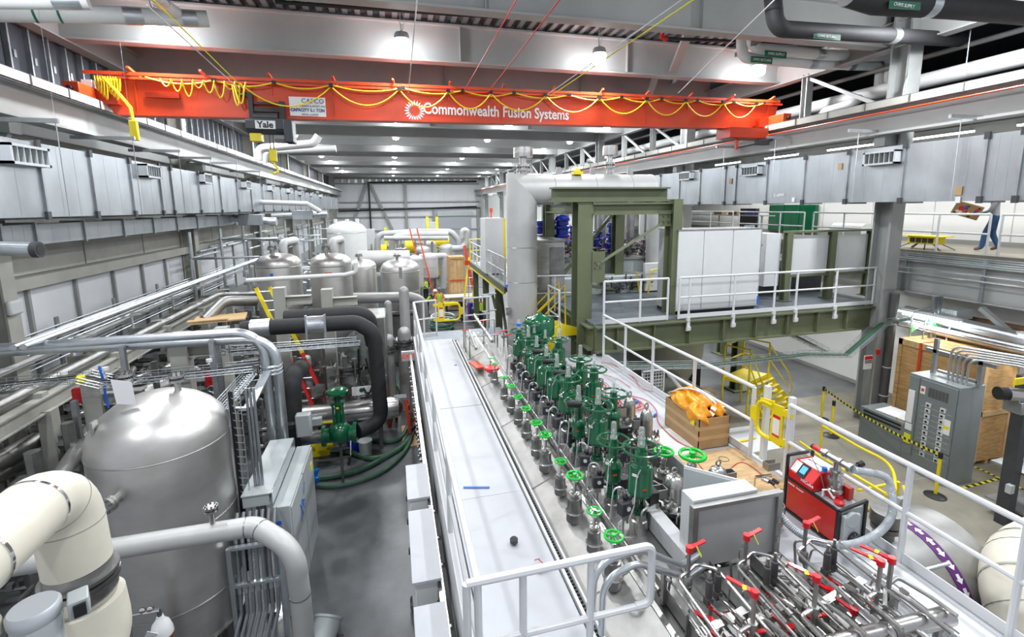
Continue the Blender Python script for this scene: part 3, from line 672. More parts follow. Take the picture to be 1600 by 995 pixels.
def gate(name, lab, c, d, w_, z):
    """yellow self closing safety gate: c hinge side, d unit direction of the leaf"""
    c = Vector(c); d = Vector(d); n_ = Vector((-d.y, d.x, 0)); t = thing(name, lab, 'gate', (c.x, c.y, z-.25), 'yellow safety gates')
    def pt(u, v, k=0): return c+d*u+Vector((0, 0, v))+n_*k
    def poly(pts, t0=.012): return MB().prism(pts, -t0, t0, (c.x, c.y, 0), d, (0, 0, 1))
    obj('hinge_plate', poly([(.02, z), (.22, z+.02), (.20, z+.56), (.02, z+.58)]), 'yellow', t)
    obj('upper_arm', poly([(.18, z+.60), (w_-.1, z+.56), (w_-.1, z+.48), (.18, z+.46)]), 'yellow', t)
    obj('frame_loop', MB().tube(bend([pt(.2, z+.53), pt(w_-.06, z+.53), pt(w_-.06, z+.03), pt(.2, z+.03)], .13, 5), .03, 8), 'yellow', t)
    obj('latch_plate', poly([(w_-.09, z+.16), (w_+.06, z+.2), (w_+.06, z+.38), (w_-.09, z+.42)]), 'yellow', t)
    lb = obj('warning_label', MB().prism([(.06, z+.12), (.17, z+.12), (.17, z+.42), (.06, z+.42)], -.018, .018, (c.x, c.y, 0), d, (0, 0, 1)), 'plate_white', t)
    obj('red_band', MB().prism([(.06, z+.38), (.17, z+.38), (.17, z+.42), (.06, z+.42)], -.02, .02, (c.x, c.y, 0), d, (0, 0, 1)).prism([(.06, z+.12), (.17, z+.12), (.17, z+.15), (.06, z+.15)], -.02, .02, (c.x, c.y, 0), d, (0, 0, 1)), 'red_handle', lb)
    for q in (.08, .5): obj('hinge', MB().cb(pt(-.04, z+q), .14, .05, .07, math.atan2(d.y, d.x)).cyl(pt(-.02, z+q-.06), pt(-.02, z+q+.06), .022, 8), 'yellow', t)
gate('safety_gate', 'yellow safety gate in the railing at the far end of the trough', (1.15, 13.5, 0), (1, 0, 0), .72, 3.12)
gate('safety_gate', 'yellow safety gate beside the cardboard box with the yellow stairs behind', (5.0, 4.93, 0), (-.05, .998, 0), .52, 3.12)
for i, y in enumerate((5.33, 4.9)):
    solo('gate_post', MB().box(5.04, 5.11, y-.035, y+.035, 2.5, 3.85), 'white_paint', '%s square white post of the right safety gate' % ('farther', 'nearer')[i], 'post', 'posts of the right safety gate')
# --- large green valves
def valve_proto(kind):
    t = thing('gate_valve', 'x', 'valve', (0, 0, 0), 'dark green handwheel valves')
    obj('pipe_stub', MB().lathe([(.105, 0), (.105, .16), (.085, .17), (.085, .24)], seg=18), 'stainless', t)
    obj('yoke', MB().box(-.05, -.025, -.04, .04, .22, .5).box(.025, .05, -.04, .04, .22, .5).cyl((0, 0, .22), (0, 0, .27), .075, 14), 'green_valve', t)
    obj('stem', MB().cyl((0, 0, .2), (0, 0, .5), .014, 8), 'chrome', t)
    if kind == 'tall': pr = [(.04, .42), (.09, .45), (.138, .49), (.142, .5), (.142, .52), (.135, .53), (.135, .80), (.125, .83), (.08, .85), (.075, .87), (.07, 1.0)]
    elif kind == 'slim': pr = [(.04, .42), (.08, .45), (.105, .48), (.11, .5), (.10, .53), (.10, .66), (.12, .67), (.12, .69), (.09, .74), (.065, .76), (.06, 1.0)]
    else: pr = [(.04, .42), (.1, .45), (.185, .50), (.19, .52), (.19, .56), (.18, .58), (.18, .78), (.165, .82), (.09, .85), (.075, .87), (.07, 1.0)]
    b = obj('actuator', MB().lathe(pr, seg=24), 'green_valve', t)
    obj('cover_bolts', MB().bolts((0, 0, .84), .105, 8, .010, .03), 'steel_dark', b)
    obj('name_plate', MB().cb((-.115 if kind != 'wide' else -.15, -.09, .76), .006, .07, .03, .65), 'plate_white', b)
    obj('tag', MB().cb((-.02, -.14 if kind == 'tall' else -.185 if kind == 'wide' else -.11, .6), .05, .006, .02), 'orange', b)
    wz = 1.02
    mb = MB().ring((0, 0, wz), .205, .0155, seg=28, rs=7).cyl((0, 0, wz-.05), (0, 0, wz+.03), .05, 14)
    for k in range(4):
        a = PI/4+k*PI/2; mb.tube([(.04*math.cos(a), .04*math.sin(a), wz-.01), (.12*math.cos(a), .12*math.sin(a), wz-.025), (.2*math.cos(a), .2*math.sin(a), wz)], .012, 6)
    obj('handwheel', mb, 'green_valve', t)
    cp = obj('stem_cover', MB().lathe([(.046, wz+.03), (.046, wz+.06), (.038, wz+.07), (.034, wz+.23), (.028, wz+.25)], seg=14), 'glass_clear', t)
    obj('stem_rod', MB().cyl((0, 0, wz+.03), (0, 0, wz+.15), .012, 8), 'chrome', cp)
    obj('air_tube', MB().tube(bend([(-.07, -.12, .84), (-.14, -.17, .8), (-.17, -.18, .45), (-.24, -.2, .3)], .06), .008, 6), 'chrome', t)
    obj('limit_switch', MB().box(.10, .22, -.06, .06, .34, .48), 'black', t, bevel=.008)
    return t
protos = {k: valve_proto(k) for k in ('tall', 'slim', 'wide')}
used = set()
VA = [(2.60, 4.47, 'tall', 1.0, 0, 'tall dark green valve with large handwheel, nearest the camera'),
      (2.45, 4.85, 'slim', .93, 0, 'slim dark green valve just behind the nearest tall one'),
      (2.62, 5.67, 'tall', 1.0, 0, 'third dark green valve from the near end, on the left row with a wide wheel'),
      (2.46, 5.98, 'slim', .95, 1, 'slim dark green valve with a black cylinder lying on its wheel'),
      (3.04, 6.05, 'slim', .98, 0, 'nearest dark green valve of the right row beside the domed steel vessel'),
      (2.60, 6.76, 'tall', 1.0, 0, 'left row dark green valve in front of the nearest black cylinder pair'),
      (3.17, 7.04, 'tall', 1.0, 0, 'second dark green valve of the right row'),
      (2.62, 7.34, 'wide', .97, 2, 'wide dark green valve with a black cylinder, nearest of the three wide ones'),
      (3.16, 7.62, 'tall', 1.0, 0, 'third dark green valve of the right row'),
      (2.63, 7.95, 'wide', .97, 2, 'wide dark green valve with a black cylinder, middle of the three wide ones'),
      (2.63, 8.55, 'wide', .97, 2, 'wide dark green valve with a black cylinder, farthest of the three wide ones'),
      (3.20, 8.87, 'tall', 1.0, 0, 'farthest dark green valve of the right row'),
      (2.64, 9.16, 'slim', 1.0, 0, 'second farthest dark green valve of the left row'),
      (2.60, 9.78, 'tall', 1.0, 3, 'farthest left dark green valve with blue tape on its clear cap')]
for x, y, k, s_, ex, lab in VA:
    if k in used: o = dup(protos[k], (x, y, PZ-.02), rnd.uniform(-.4, .4), lab, scale=s_)
    else: o = protos[k]; place(o, (x, y, PZ-.02), 0, s_); o['label'] = lab; used.add(k)
    if ex in (1, 2):
        c = Vector((x-.13, y-.12, PZ+1.0)) if ex == 1 else Vector((x-.05, y-.2, PZ+.98))
        solo('black_cylinder', MB().lathe([(.02, 0), (.045, .01), (.05, .03), (.05, .19), (.04, .2)], c-Vector((.1, .02, 0)), (.95, -.1, -.12), seg=14), 'black', 'black rubber cylinder lying on the wheel of the %s' % {5.98: 'slim valve near the front', 7.34: 'nearest wide valve', 7.95: 'middle wide valve', 8.55: 'farthest wide valve'}[y], 'cylinder', 'black cylinders on the valves')
    if ex == 3: solo('tape_wrap', MB().cyl((x, y, PZ+1.11), (x, y, PZ+1.17), .047, 12), 'blue_tape', 'blue tape wrapped round the farthest clear valve cap', 'tape')
t = thing('diaphragm_valve', 'big dark green diaphragm valve in front of the yellow stairs', 'valve', (3.3, 10.5, PZ))
obj('diaphragm_case', MB().lathe([(.12, .7), (.30, .74), (.36, .80), (.36, 1.12), (.30, 1.2), (.1, 1.26), (.06, 1.3)], (3.3, 10.5, PZ-.1), seg=24), 'green_valve', t)
obj('case_bolts', MB().bolts((3.3, 10.5, PZ+1.08), .31, 12, .02, .06), 'green_valve', t)
obj('yoke', MB().cyl((3.3, 10.5, PZ), (3.3, 10.5, PZ+.65), .1, 12), 'green_valve', t)
obj('handwheel', MB().ring((3.05, 10.3, PZ+1.0), .22, .018, seg=22).cyl((3.05, 10.3, PZ+.5), (3.05, 10.3, PZ+1.0), .05, 10), 'green_valve', t)
obj('air_tube', MB().tube(bend([(3.4, 10.2, PZ+1.2), (3.7, 10.2, PZ+1.15), (3.75, 10.1, PZ+.3)], .1), .012, 6), 'chrome', t)
for i, (x, y) in enumerate(((3.15, 9.6), (3.05, 10.1))):
    dup(protos['slim'], (x, y, PZ-.05), .3*i, ('slim dark green valve standing left of the big diaphragm valve', 'slim dark green valve hidden low before the big diaphragm valve')[i], scale=.85)
# --- small bright green valves
t = thing('small_valve', 'x', 'valve', (0, 0, 0), 'bright green small handwheel valves')
obj('socket', MB().lathe([(.082, -.12), (.078, .0), (.072, .10), (.075, .105), (.075, .13), (.05, .135)], seg=18), 'stainless_dark', t)
obj('weld_collar', MB().ring((0, 0, -.02), .085, .012, seg=18, rs=5), 'stainless', t)
obj('bonnet', MB().lathe([(.04, .12), (.04, .16), (.055, .165), (.055, .18), (.02, .19), (.018, .27), (.03, .28), (.03, .30), (.012, .31), (.012, .37)], seg=12).bolts((0, 0, .175), .042, 4, .008, .05), 'stainless', t)
mb = MB().ring((0, 0, .36), .078, .012, seg=22, rs=7).cyl((0, 0, .345), (0, 0, .38), .02, 10)
for k in range(3):
    a = .4+2*PI*k/3; mb.tube([(0, 0, .36), (.076*math.cos(a), .076*math.sin(a), .36)], .009, 6)
obj('handwheel', mb, 'green_bright', t)
sv = t; ys_ = [3.77, 4.24, 4.8, 5.29, 5.9, 6.32, 6.88, 7.37, 7.88, 8.43, 9.31, 9.71]
for i, y in enumerate(ys_):
    lab = '%s bright green small handwheel valve on the sloping steel roof' % ORD[i]
    s_ = (1.1, .95, 1.18, .92, 1.1, 1.05, 1, 1, 1, .9, .85, .85)[i]
    if i == 0: place(t, (1.93, y, 2.86), 0, s_); t['label'] = lab
    else: dup(sv, (1.94, y, 2.86), i*1.3, lab, scale=s_)
for i, (x, y, lab) in enumerate(((3.33, 5.15, 'bright green handwheel valve between the domed vessels, the smaller'), (3.45, 4.72, 'bright green handwheel valve between the domed vessels, the larger'))):
    dup(sv, (x, y, 2.66+.02*i), .8, lab, scale=(1.5, 1.9)[i])
# --- valve positioners
t = thing('valve_positioner', 'x', 'positioner', (0, 0, 0), 'grey valve positioners left of the green valves')
obj('housing', MB().box(-.075, .065, -.05, .05, .30, .46), 'dark_grey', t, bevel=.012)
obj('gauge', MB().cyl((0, -.05, .40), (0, -.07, .40), .032, 14), 'dark_grey', t)
obj('gauge_face', MB().cyl((0, -.07, .40), (0, -.073, .40), .026, 14), 'plate_white', t)
obj('stand', MB().cyl((0, .02, 0), (0, .02, .3), .012, 6).box(-.04, .04, -.01, .03, .22, .3), 'stainless', t)
obj('connector', MB().cyl((.06, 0, .34), (.14, -.02, .33), .02, 8).cyl((.05, 0, .44), (.1, .0, .50), .02, 8).ball((.02, .02, .49), .035, 10), 'black', t)
obj('signal_tube', MB().tube(bend([(.03, .02, .47), (.02, .05, .60), (-.10, .08, .60), (-.14, .08, .2), (-.05, .06, .02)], .09, 6), .011, 6), 'galv', t)
obj('pressure_tube', MB().tube(bend([(-.05, 0, .3), (-.12, -.08, .12), (.08, -.1, .05), (.16, .05, .1)], .06, 5), .009, 6), 'chrome', t)
obj('tag_plate', MB().cb((-.11, -.06, .26), .08, .004, .05, .3), 'plate_white', t)
vp = t
for i, (x, y) in enumerate(((2.38, 4.40), (2.32, 4.98), (2.36, 5.48), (2.36, 6.05), (2.36, 6.55), (2.36, 7.1), (2.36, 7.65), (2.38, 8.2), (2.38, 8.75), (2.38, 9.35))):
    lab = '%s grey positioner with looped tubes left of the green valves' % ORD[i]
    if i == 0: place(t, (x, y, PZ-.02), .2); t['label'] = lab
    else: dup(vp, (x, y, PZ-.02), rnd.uniform(-.5, .6), lab, scale=rnd.uniform(.92, 1.1))
for i, (x, y) in enumerate(((2.86, 4.9), (2.9, 5.5), (2.92, 6.6), (2.95, 7.3), (2.95, 8.1))):
    dup(vp, (x, y, PZ-.04), 2.2+i, '%s grey positioner between the two rows of green valves' % ORD[i], scale=.9, group='grey positioners between the valve rows')
# --- domed vessels
t = thing('domed_vessel', 'x', 'vessel', (0, 0, 0), 'domed stainless vessels')
obj('lower_shell', MB().lathe([(.26, 0), (.26, .24), (.235, .25), (.235, .30)], seg=28), 'stainless_dark', t)
obj('flange', MB().lathe([(.275, .30), (.28, .31), (.28, .355), (.272, .36)], seg=28), 'stainless', t)
obj('flange_bolts', MB().bolts((0, 0, .375), .215, 12, .015, .05), 'steel_dark', t)
obj('dome', MB().lathe([(.135, .36), (.135, .39), (.13, .4), (.13, .56), (.122, .61), (.095, .66), (.05, .69), (.01, .70)], seg=26), 'stainless', t)
obj('lifting_eye', MB().ring((0, 0, .74), .035, .011, (0, 1, 0), seg=14).box(-.02, .02, -.01, .01, .68, .72), 'stainless_dull', t)
b = obj('nozzle', MB().cyl((.11, 0, .58), (.17, .02, .60), .014, 8), 'stainless', t)
obj('blue_cap', MB().cyl((.16, .017, .595), (.215, .03, .61), .026, 12), 'blue_cap', b)
obj('sight_box', MB().box(-.30, -.14, -.10, .02, .46, .47).box(-.30, -.29, -.10, .02, .46, .58).box(-.15, -.14, -.10, .02, .46, .58).box(-.30, -.14, -.10, -.09, .46, .58).box(-.3, -.14, .01, .02, .46, .58), 'stainless_dull', t)
obj('side_fitting', MB().cyl((-.1, -.12, .42), (-.2, -.2, .42), .03, 10).cyl((.18, -.2, .40), (.18, -.2, .48), .025, 8).ball((-.2, -.2, .43), .035, 10), 'stainless_dull', t)
dv = t
for i, (x, y, z, s_, lab) in enumerate(((3.14, 4.62, 2.52, 1, 'domed steel vessel with bolted flange beside the nearest green valve'),
        (3.50, 5.9, 2.62, (.72, .72, 1.18), 'tall domed steel vessel behind the larger bright green wheel'),
        (3.55, 6.5, 2.56, (.75, .75, 1.18), 'farthest domed steel vessel beside the red cable coil'),
        (3.83, 4.72, 2.46, (.9, .9, 1.0), 'domed steel vessel half behind the grey enclosure door'),
        (3.30, 4.12, 2.42, .92, 'low domed steel vessel before the white enclosure'),
        (4.02, 4.18, 2.5, .8, 'small domed steel vessel right of the enclosure'))):
    if i == 0: place(t, (x, y, z), 0, s_); t['label'] = lab
    else: dup(dv, (x, y, z), (0, -.2, .1, PI, .2, 2.6)[i], lab, scale=s_)
solo('bracket_box', MB().box(-.09, .09, -.05, -.04, 0, .1).box(-.09, .09, .04, .05, 0, .1).box(-.1, -.09, -.05, .05, 0, .1), 'stainless_dull', 'open stainless bracket by the fittings right of the enclosure door', 'bracket').location = A(1205, 732, Z=2.95)
p = A(1180, 745, Z=2.92); t = thing('chrome_fitting', 'chrome tube fittings with two black knobs above the plywood', 'fitting', p)
obj('body', MB().cyl(p, p+Vector((.2, -.05, .02)), .02, 8).cyl(p+Vector((.1, -.02, -.03)), p+Vector((.12, -.1, -.03)), .03, 10), 'chrome', t)
obj('knob', MB().cyl(p+Vector((.13, -.1, -.02)), p+Vector((.15, -.16, -.03)), .025, 10), 'black', t); obj('knob', MB().cyl(p+Vector((.2, -.08, -.02)), p+Vector((.22, -.15, -.03)), .025, 10), 'black', t)
obj('support', MB().cyl(p, (p.x, p.y, PZ), .01, 6), 'stainless', t)
mb = MB()                                   # small tubing between the valves: nobody could count it
for k in range(110):
    x = rnd.uniform(2.7, 3.75); y = rnd.uniform(4.2, 10); z = rnd.uniform(2.6, 2.9); a = rnd.uniform(0, 6.3); l = rnd.uniform(.08, .3)
    q = Vector((x+l*math.cos(a), y+l*math.sin(a), z+rnd.uniform(-.05, .1)))
    mb.tube(bend([(x, y, z), (x, y, z+.12), q+Vector((0, 0, .1)), q-Vector((0, 0, .1))], .04, 3), rnd.choice((.007, .01, .016)), 5)
    if k % 3 == 0: mb.cyl((x, y, z-.1), (x, y, z+.02), .03, 8)
solo('instrument_tubing', mb, 'stainless_dull', 'tangle of small stainless tubing between the green valves', 'tubing', kind='stuff')
solo('white_trunking', MB().box(2.72, 2.88, 3.75, 4.85, 2.82, 2.9).box(2.72, 2.74, 3.75, 4.85, 2.7, 2.82), 'white_paint', 'short white trunking beside the nearest green valve', 'trunking')
solo('black_pipe', MB().tube(bend([(2.95, 4.7, 2.78), (2.9, 4.3, 2.78), (2.9, 3.9, 2.76)], .1), .035, 10), 'black', 'short black pipe right of the white trunking', 'pipe')
# red cable coil and wires
def coil(name, c, R, n, r, m, lab, cat, flat=1, seed=1):
    q = random.Random(seed); pts = []
    for k in range(n*14):
        a = 2*PI*k/14; rr = R*(1+.18*math.sin(a*.37+q.random()*.5)); pts.append(Vector(c)+Vector((rr*math.cos(a)+.04*math.sin(a*.21), rr*flat*math.sin(a)+.05*math.sin(a*.13), .01+.012*(k/14) % .09)))
    return solo(name, MB().tube(pts, r, 5), m, lab, cat)
coil('wire_coil', (4.15, 7.6, PZ+.01), .2, 6, .006, 'red_wire', 'loose coil of thin red wire on the white floor', 'wire', 1.4)
coil('wire_coil', (3.98, 8.6, PZ+.01), .16, 3, .006, 'red_wire', 'small loop of thin red wire farther along the white floor', 'wire', 1.4, 3)
def wire(pxs, Z, r, m, lab, n=2, cat='wire', name='wire', seg=5):
    pts = [A(a, b, Z=Z) for a, b in pxs]; out = []
    for i in range(len(pts)-1):      # smooth the polyline
        p0 = pts[max(0, i-1)]; p1 = pts[i]; p2 = pts[i+1]; p3 = pts[min(len(pts)-1, i+2)]
        for k in range(4):
            s = k/4; out.append(.5*((2*p1)+(p2-p0)*s+(2*p0-5*p1+4*p2-p3)*s*s+(-p0+3*p1-3*p2+p3)*s**3))
    out.append(pts[-1]); return solo(name, MB().tube(out, r, seg), m, lab, cat)
wire([(985, 618), (1010, 625), (1025, 640), (1027, 655), (1035, 668), (1060, 690), (1085, 703), (1090, 722), (1105, 738), (1130, 740), (1160, 722), (1200, 750), (1222, 775)], PZ+.02, .007, 'red_wire', 'thin red wire running along the white floor past the cardboard box')
wire([(905, 560), (925, 575), (945, 585), (965, 592), (985, 605)], PZ+.02, .006, 'red_wire', 'thin red wire beside the right row of green valves')
wire([(940, 566), (960, 570), (990, 590), (1000, 605), (1020, 612)], PZ+.02, .006, 'red_wire', 'thin red wire curving to the loose red coil')
# red plastic cover near the far valves
p = A(768, 576, Z=3.0); t = thing('red_tray', 'glossy red plastic ring and orange bag near the far small valves', 'cover', p)
obj('ring', MB().lathe([(.1, 0), (.16, .01), (.17, .04), (.16, .07), (.1, .06)], p+Vector((0, 0, -.03)), seg=18), 'red_handle', t)
obj('film', MB().lathe([(.12, -.12), (.13, -.03), (.08, .0)], p, seg=9), 'glass_clear', t)
p = A(745, 570, Z=2.75); solo('orange_sheet', MB().cb(p, .22, .5, .04, .2), 'orange', 'crumpled orange sheet beside the far end of the trough', 'sheet', bevel=.01)
# far end manifold with small red handles
mb = thing('far_manifold', 'small stainless manifold with red handles at the far platform end', 'manifold', (2.0, 11.5, PZ))
for i, (a, b) in enumerate((((741, 492), (769, 533)), ((734, 517), (744, 545)))):
    obj('pipe', MB().cyl(A(*a, Z=3.4), A(*b, Z=3.2), .045-.01*i, 10), 'stainless', mb)
obj('frame', MB().tube([(1.75, 12.4, 2.6), (1.75, 12.4, 3.35), (2.6, 12.4, 3.35), (2.6, 12.4, 2.6)], .02, 6).tube([(1.75, 11.4, 2.6), (1.75, 11.4, 3.2), (2.5, 11.4, 3.2)], .02, 6).tube([(1.75, 12.4, 3.1), (1.75, 10.9, 3.1)], .018, 6), 'stainless_dull', mb)
for i, (px, py) in enumerate(((727, 516), (755, 501), (777, 521), (787, 517), (793, 523))):
    p = A(px, py, Y=12.0); h = obj('valve_stem', MB().cyl((p.x, p.y, 2.62), p, .02, 6), 'stainless', mb)
    obj('handle', MB().bar(p-Vector((.08, 0, 0)), p+Vector((.1, .02, .01)), .05, .02), 'red_handle', h)
# --- cardboard box with orange bag
x0, x1, y0, y1, z1 = 4.36, 4.90, 5.84, 6.75, A(1098, 655, Y=5.84).z
t = thing('cardboard_box', 'big open cardboard box standing on the white platform floor', 'box', (4.6, 6.2, PZ))
obj('carton', MB().box(x0, x1, y0, y0+.012, PZ, z1).box(x0, x1, y1-.012, y1, PZ, z1).box(x0, x0+.012, y0, y1, PZ, z1).box(x1-.012, x1, y0, y1, PZ, z1).box(x0, x1, y0, y1, PZ, PZ+.01), 'cardboard', t)
for z in (.30, .62): obj('tape_band', MB().box(x0-.003, x1+.003, y0-.003, y1+.003, PZ+(z1-PZ)*z, PZ+(z1-PZ)*(z+.13)), 'cardboard_tape', t)
obj('packing', MB().box(x0+.015, x1-.015, y0+.015, y1-.015, PZ+.02, z1-.08), 'steel_dark', t)
def blob(name, c, sx, sy, sz, m, lab, cat, seed, amp=.25, n=22, parent=None):
    q = random.Random(seed); ph = [(q.uniform(2, 7), q.uniform(2, 7), q.uniform(0, 6)) for _ in range(6)]; b = MB(); v = []
    for i in range(n+1):
        th = PI*i/n
        for j in range(2*n):
            a = PI*j/n; f = 1+amp*sum(math.sin(p*th+round(u)*a+w_) for p, u, w_ in ph)/3+q.uniform(-.035, .035)*math.sin(th)
            v.append((c[0]+sx*f*math.sin(th)*math.cos(a), c[1]+sy*f*math.sin(th)*math.sin(a), c[2]-sz*f*math.cos(th)))
    b.v = v
    for i in range(n):
        for j in range(2*n): b.f.append((i*2*n+j, i*2*n+(j+1) % (2*n), (i+1)*2*n+(j+1) % (2*n), (i+1)*2*n+j))
    return solo(name, b, m, lab, cat) if parent is None else obj(name, b, m, parent)
t2 = thing('orange_bag', 'crumpled orange plastic bag spilling out of the cardboard box', 'bag', (4.6, 6.4, z1))
blob('bag_body', (4.60, 6.40, z1+.06), .27, .34, .17, 'orange_bag', '', '', 5, .16, 26, t2)
blob('bag_fold', (4.47, 6.02, z1+.0), .15, .2, .15, 'orange_bag', '', '', 8, .2, 20, t2)
blob('bag_tail', (4.78, 5.98, z1+.04), .10, .12, .11, 'orange_bag', '', '', 12, .2, 18, t2)
obj('yellow_tag', MB().cb((4.34, 5.98, z1-.10), .006, .1, .08), 'tag_yellow', t2)
mb = MB(); P_ = [(4.35+.48*s, 6.65-.75*s, z1+.12+.16*math.sin(PI*min(1, s*1.1))) for s in [k/10 for k in range(11)]]
for a, b in zip(P_, P_[1:]): mb.bar(a, b, .055, .008)
solo('grey_strap', mb, 'panel_light', 'curved grey plastic strap lying over the orange bag', 'strap')
for i, (dx, dy, m_) in enumerate(((.68-.02, 5.97, 'plate_white'), (4.70, 5.93, 'plate_white'))):
    if i: solo('paper_scrap', MB().cb((4.70, 5.96, z1+.08), .1, .08, .05, .7, Euler((.4, .5, .7)).to_matrix()).cb((4.62, 5.93, z1+.02), .09, .09, .01, .3, Euler((.5, -.4, .3)).to_matrix()), 'plate_white', 'white torn scraps in the open cardboard box', 'scrap')
# --- red pump cart
def cx(px, py): return A(px, py, X=4.5)
ya, yb = A(1225, 790, X=4.5).y, A(1306, 850, X=4.5).y
ya, yb = max(ya, yb), min(ya, yb)
zb, zt = PZ+.03, cx(1232, 745).z
t = thing('pump_cart', 'red and black vacuum pump cart with a display beside the railing', 'pump', (4.6, yb, PZ))
ww = .36
obj('chassis', MB().box(4.51, 4.5+ww, yb+.01, ya-.01, zb, zt-.01), 'panel_light', t)
obj('side_panel', MB().box(4.495, 4.51, yb+.03, ya-.03, zb+.02, zt-.025), 'red_paint', t, bevel=.003)
fr = MB()
for y in (ya, yb): fr.bar((4.5, y, PZ), (4.5, y, zt+(.27 if y == ya else .0)), .028, .028).bar((4.5+ww, y, PZ), (4.5+ww, y, zt+(.27 if y == ya else .07)), .028, .028)
fr.bar((4.5, ya, zt+.27), (4.5+ww, ya, zt+.27), .028, .028).bar((4.5, yb, zt), (4.5+ww, yb, zt+.06), .028, .028).bar((4.5, ya, zb), (4.5, yb, zb), .026, .026).bar((4.5, ya, zt), (4.5, yb, zt), .026, .026)
obj('frame', fr, 'black', t)
hd = .22
obj('control_head', MB().prism([(0, zt+.01), (.0, zt+.10), (.10, zt+.22), (.34, zt+.22), (.34, zt+.1), (.3, zt+.01)], -(ya-.02), -(ya-.36), (4.5, 0, 0), (1, 0, 0), (0, 0, 1)), 'red_handle', t, bevel=.006)
obj('head_label', MB().box(4.615, 4.83, ya-.33, ya-.06, zt+.221, zt+.225), 'plate_white', t)
nrm = Vector((-.12, 0, .10)).normalized(); mid = Vector((4.55, ya-.13, zt+.16))
rm = Matrix((( .64, 0, -.77), (0, 1, 0), (.77, 0, .64))).transposed()
ang = math.atan2(.12, .10)
def face(u, v, h=.004): return Vector((4.5+.10*v, ya-.02-u, zt+.10+.12*v))+nrm*h
def quad(u0, u1, v0, v1, m, nm, h=.004):
    b = MB(); pts = [face(u0, v0, h), face(u1, v0, h), face(u1, v1, h), face(u0, v1, h), face(u0, v0, -.002), face(u1, v0, -.002), face(u1, v1, -.002), face(u0, v1, -.002)]
    b.v = [tuple(p) for p in pts]; b.f = [(0, 1, 2, 3), (7, 6, 5, 4), (0, 4, 5, 1), (1, 5, 6, 2), (2, 6, 7, 3), (3, 7, 4, 0)]; return obj(nm, b, m, t)
quad(.02, .11, .1, .95, 'plate_white', 'face_plate'); s = quad(.11, .22, -.05, 1.0, 'screen_dark', 'display_bezel', .008); quad(.13, .2, .25, .85, 'screen', 'display', .011)
text('cart_lettering', 'HiCube', .055, 'ink_white', (4.495, ya-.29, zt+.075), t, rot=(PI/2, 0, -PI/2))
text('cart_brand', 'PFEIFFER   VACUUM', .025, 'ink_white', (4.49, ya-.15, zt-.06), t, rot=(PI/2, 0, -PI/2))
text('head_lettering', 'DO NOT MOVE', .035, 'ink_black', (4.72, ya-.2, zt+.227), t, rot=(0, 0, -PI/2))
tx, ty = 4.70, yb+.24
tp = obj('turbo_pump', MB().lathe([(.075, zt+.0), (.075, zt+.05), (.085, zt+.06), (.085, zt+.09), (.075, zt+.1), (.075, zt+.16), (.085, zt+.17), (.085, zt+.2), (.06, zt+.21), (.055, zt+.27), (.07, zt+.28), (.07, zt+.3), (.04, zt+.31), (.04, zt+.40)], (tx, ty, 0), seg=22), 'stainless', t)
obj('pump_base_ring', MB().lathe([(.09, zt-.0), (.09, zt+.04)], (tx, ty, 0), seg=20), 'red_handle', t)
obj('red_plug', MB().lathe([(.05, zt+.005), (.052, zt+.03), (.045, zt+.035)], (tx-.09, ty-.14, 0), seg=18), 'red_handle', t)
obj('motor_block', MB().box(tx+.06, tx+.13, ty-.12, ty-.02, zt+.0, zt+.14), 'red_paint', t, bevel=.006)
h0 = Vector((tx, ty, zt+.42)); hd_ = Vector((.05, -.99, -.05)).normalized()
te = obj('tee_pipe', MB().cyl(h0-hd_*.20, h0+hd_*.16, .035, 16).cyl(h0-hd_*.16, h0-hd_*.12, .055, 16).cyl(h0+hd_*.02, h0+hd_*.05, .05, 16).cyl(h0+hd_*.13, h0+hd_*.17, .055, 16), 'stainless', t)
obj('gauge_head', MB().cyl(h0-hd_*.20, h0-hd_*.30, .028, 12), 'red_handle', te); obj('gauge_cap', MB().cyl(h0-hd_*.30, h0-hd_*.32, .03, 12), 'black', te)
obj('hand_clamp', MB().cyl(h0+hd_*.15, h0+hd_*.15+Vector((.12, 0, .03)), .016, 8).cyl(h0+hd_*.15+Vector((.10, 0, .02)), h0+hd_*.15+Vector((.16, 0, .035)), .032, 12), 'black', te)
obj('sensor_cable', MB().tube([h0-hd_*.31, h0-hd_*.28+Vector((-.08, 0, -.05)), (tx-.1, ty+.1, zt+.2), (tx-.08, ty+.05, zt+.03)], .005, 5), 'panel_grey', te)
obj('blue_knob', MB().cyl((tx-.02, ty+.13, zt+.22), (tx-.02, ty+.13, zt+.27), .028, 10), 'blue_cap', t)
obj('hose_stub', MB().tube([(tx-.14, ty+.02, zt), (tx-.14, ty+.02, zt+.08), (tx-.12, ty-.02, zt+.1), (tx-.1, ty-.08, zt+.03), (tx-.07, ty-.06, zt+.03)], .012, 8), 'plate_white', t)
fn = obj('fan_pump', MB().box(4.53, 4.75, yb-.05, yb-.0, PZ+.04, zt-.05).cyl((4.64, yb-.06, zt-.1), (4.64, yb-.02, zt-.1), .09, 18), 'panel_light', t, bevel=.01)
obj('fan_grille', MB().cyl((4.66, yb-.055, PZ+.13), (4.66, yb-.07, PZ+.13), .075, 18), 'black', fn)
mb = MB()
for k in range(8): mb.bar((4.66, yb-.072, PZ+.13), (4.66+.07*math.cos(k*PI/4), yb-.072, PZ+.13+.07*math.sin(k*PI/4)), .006, .004)
obj('fan_blades', mb, 'galv_dark', fn)
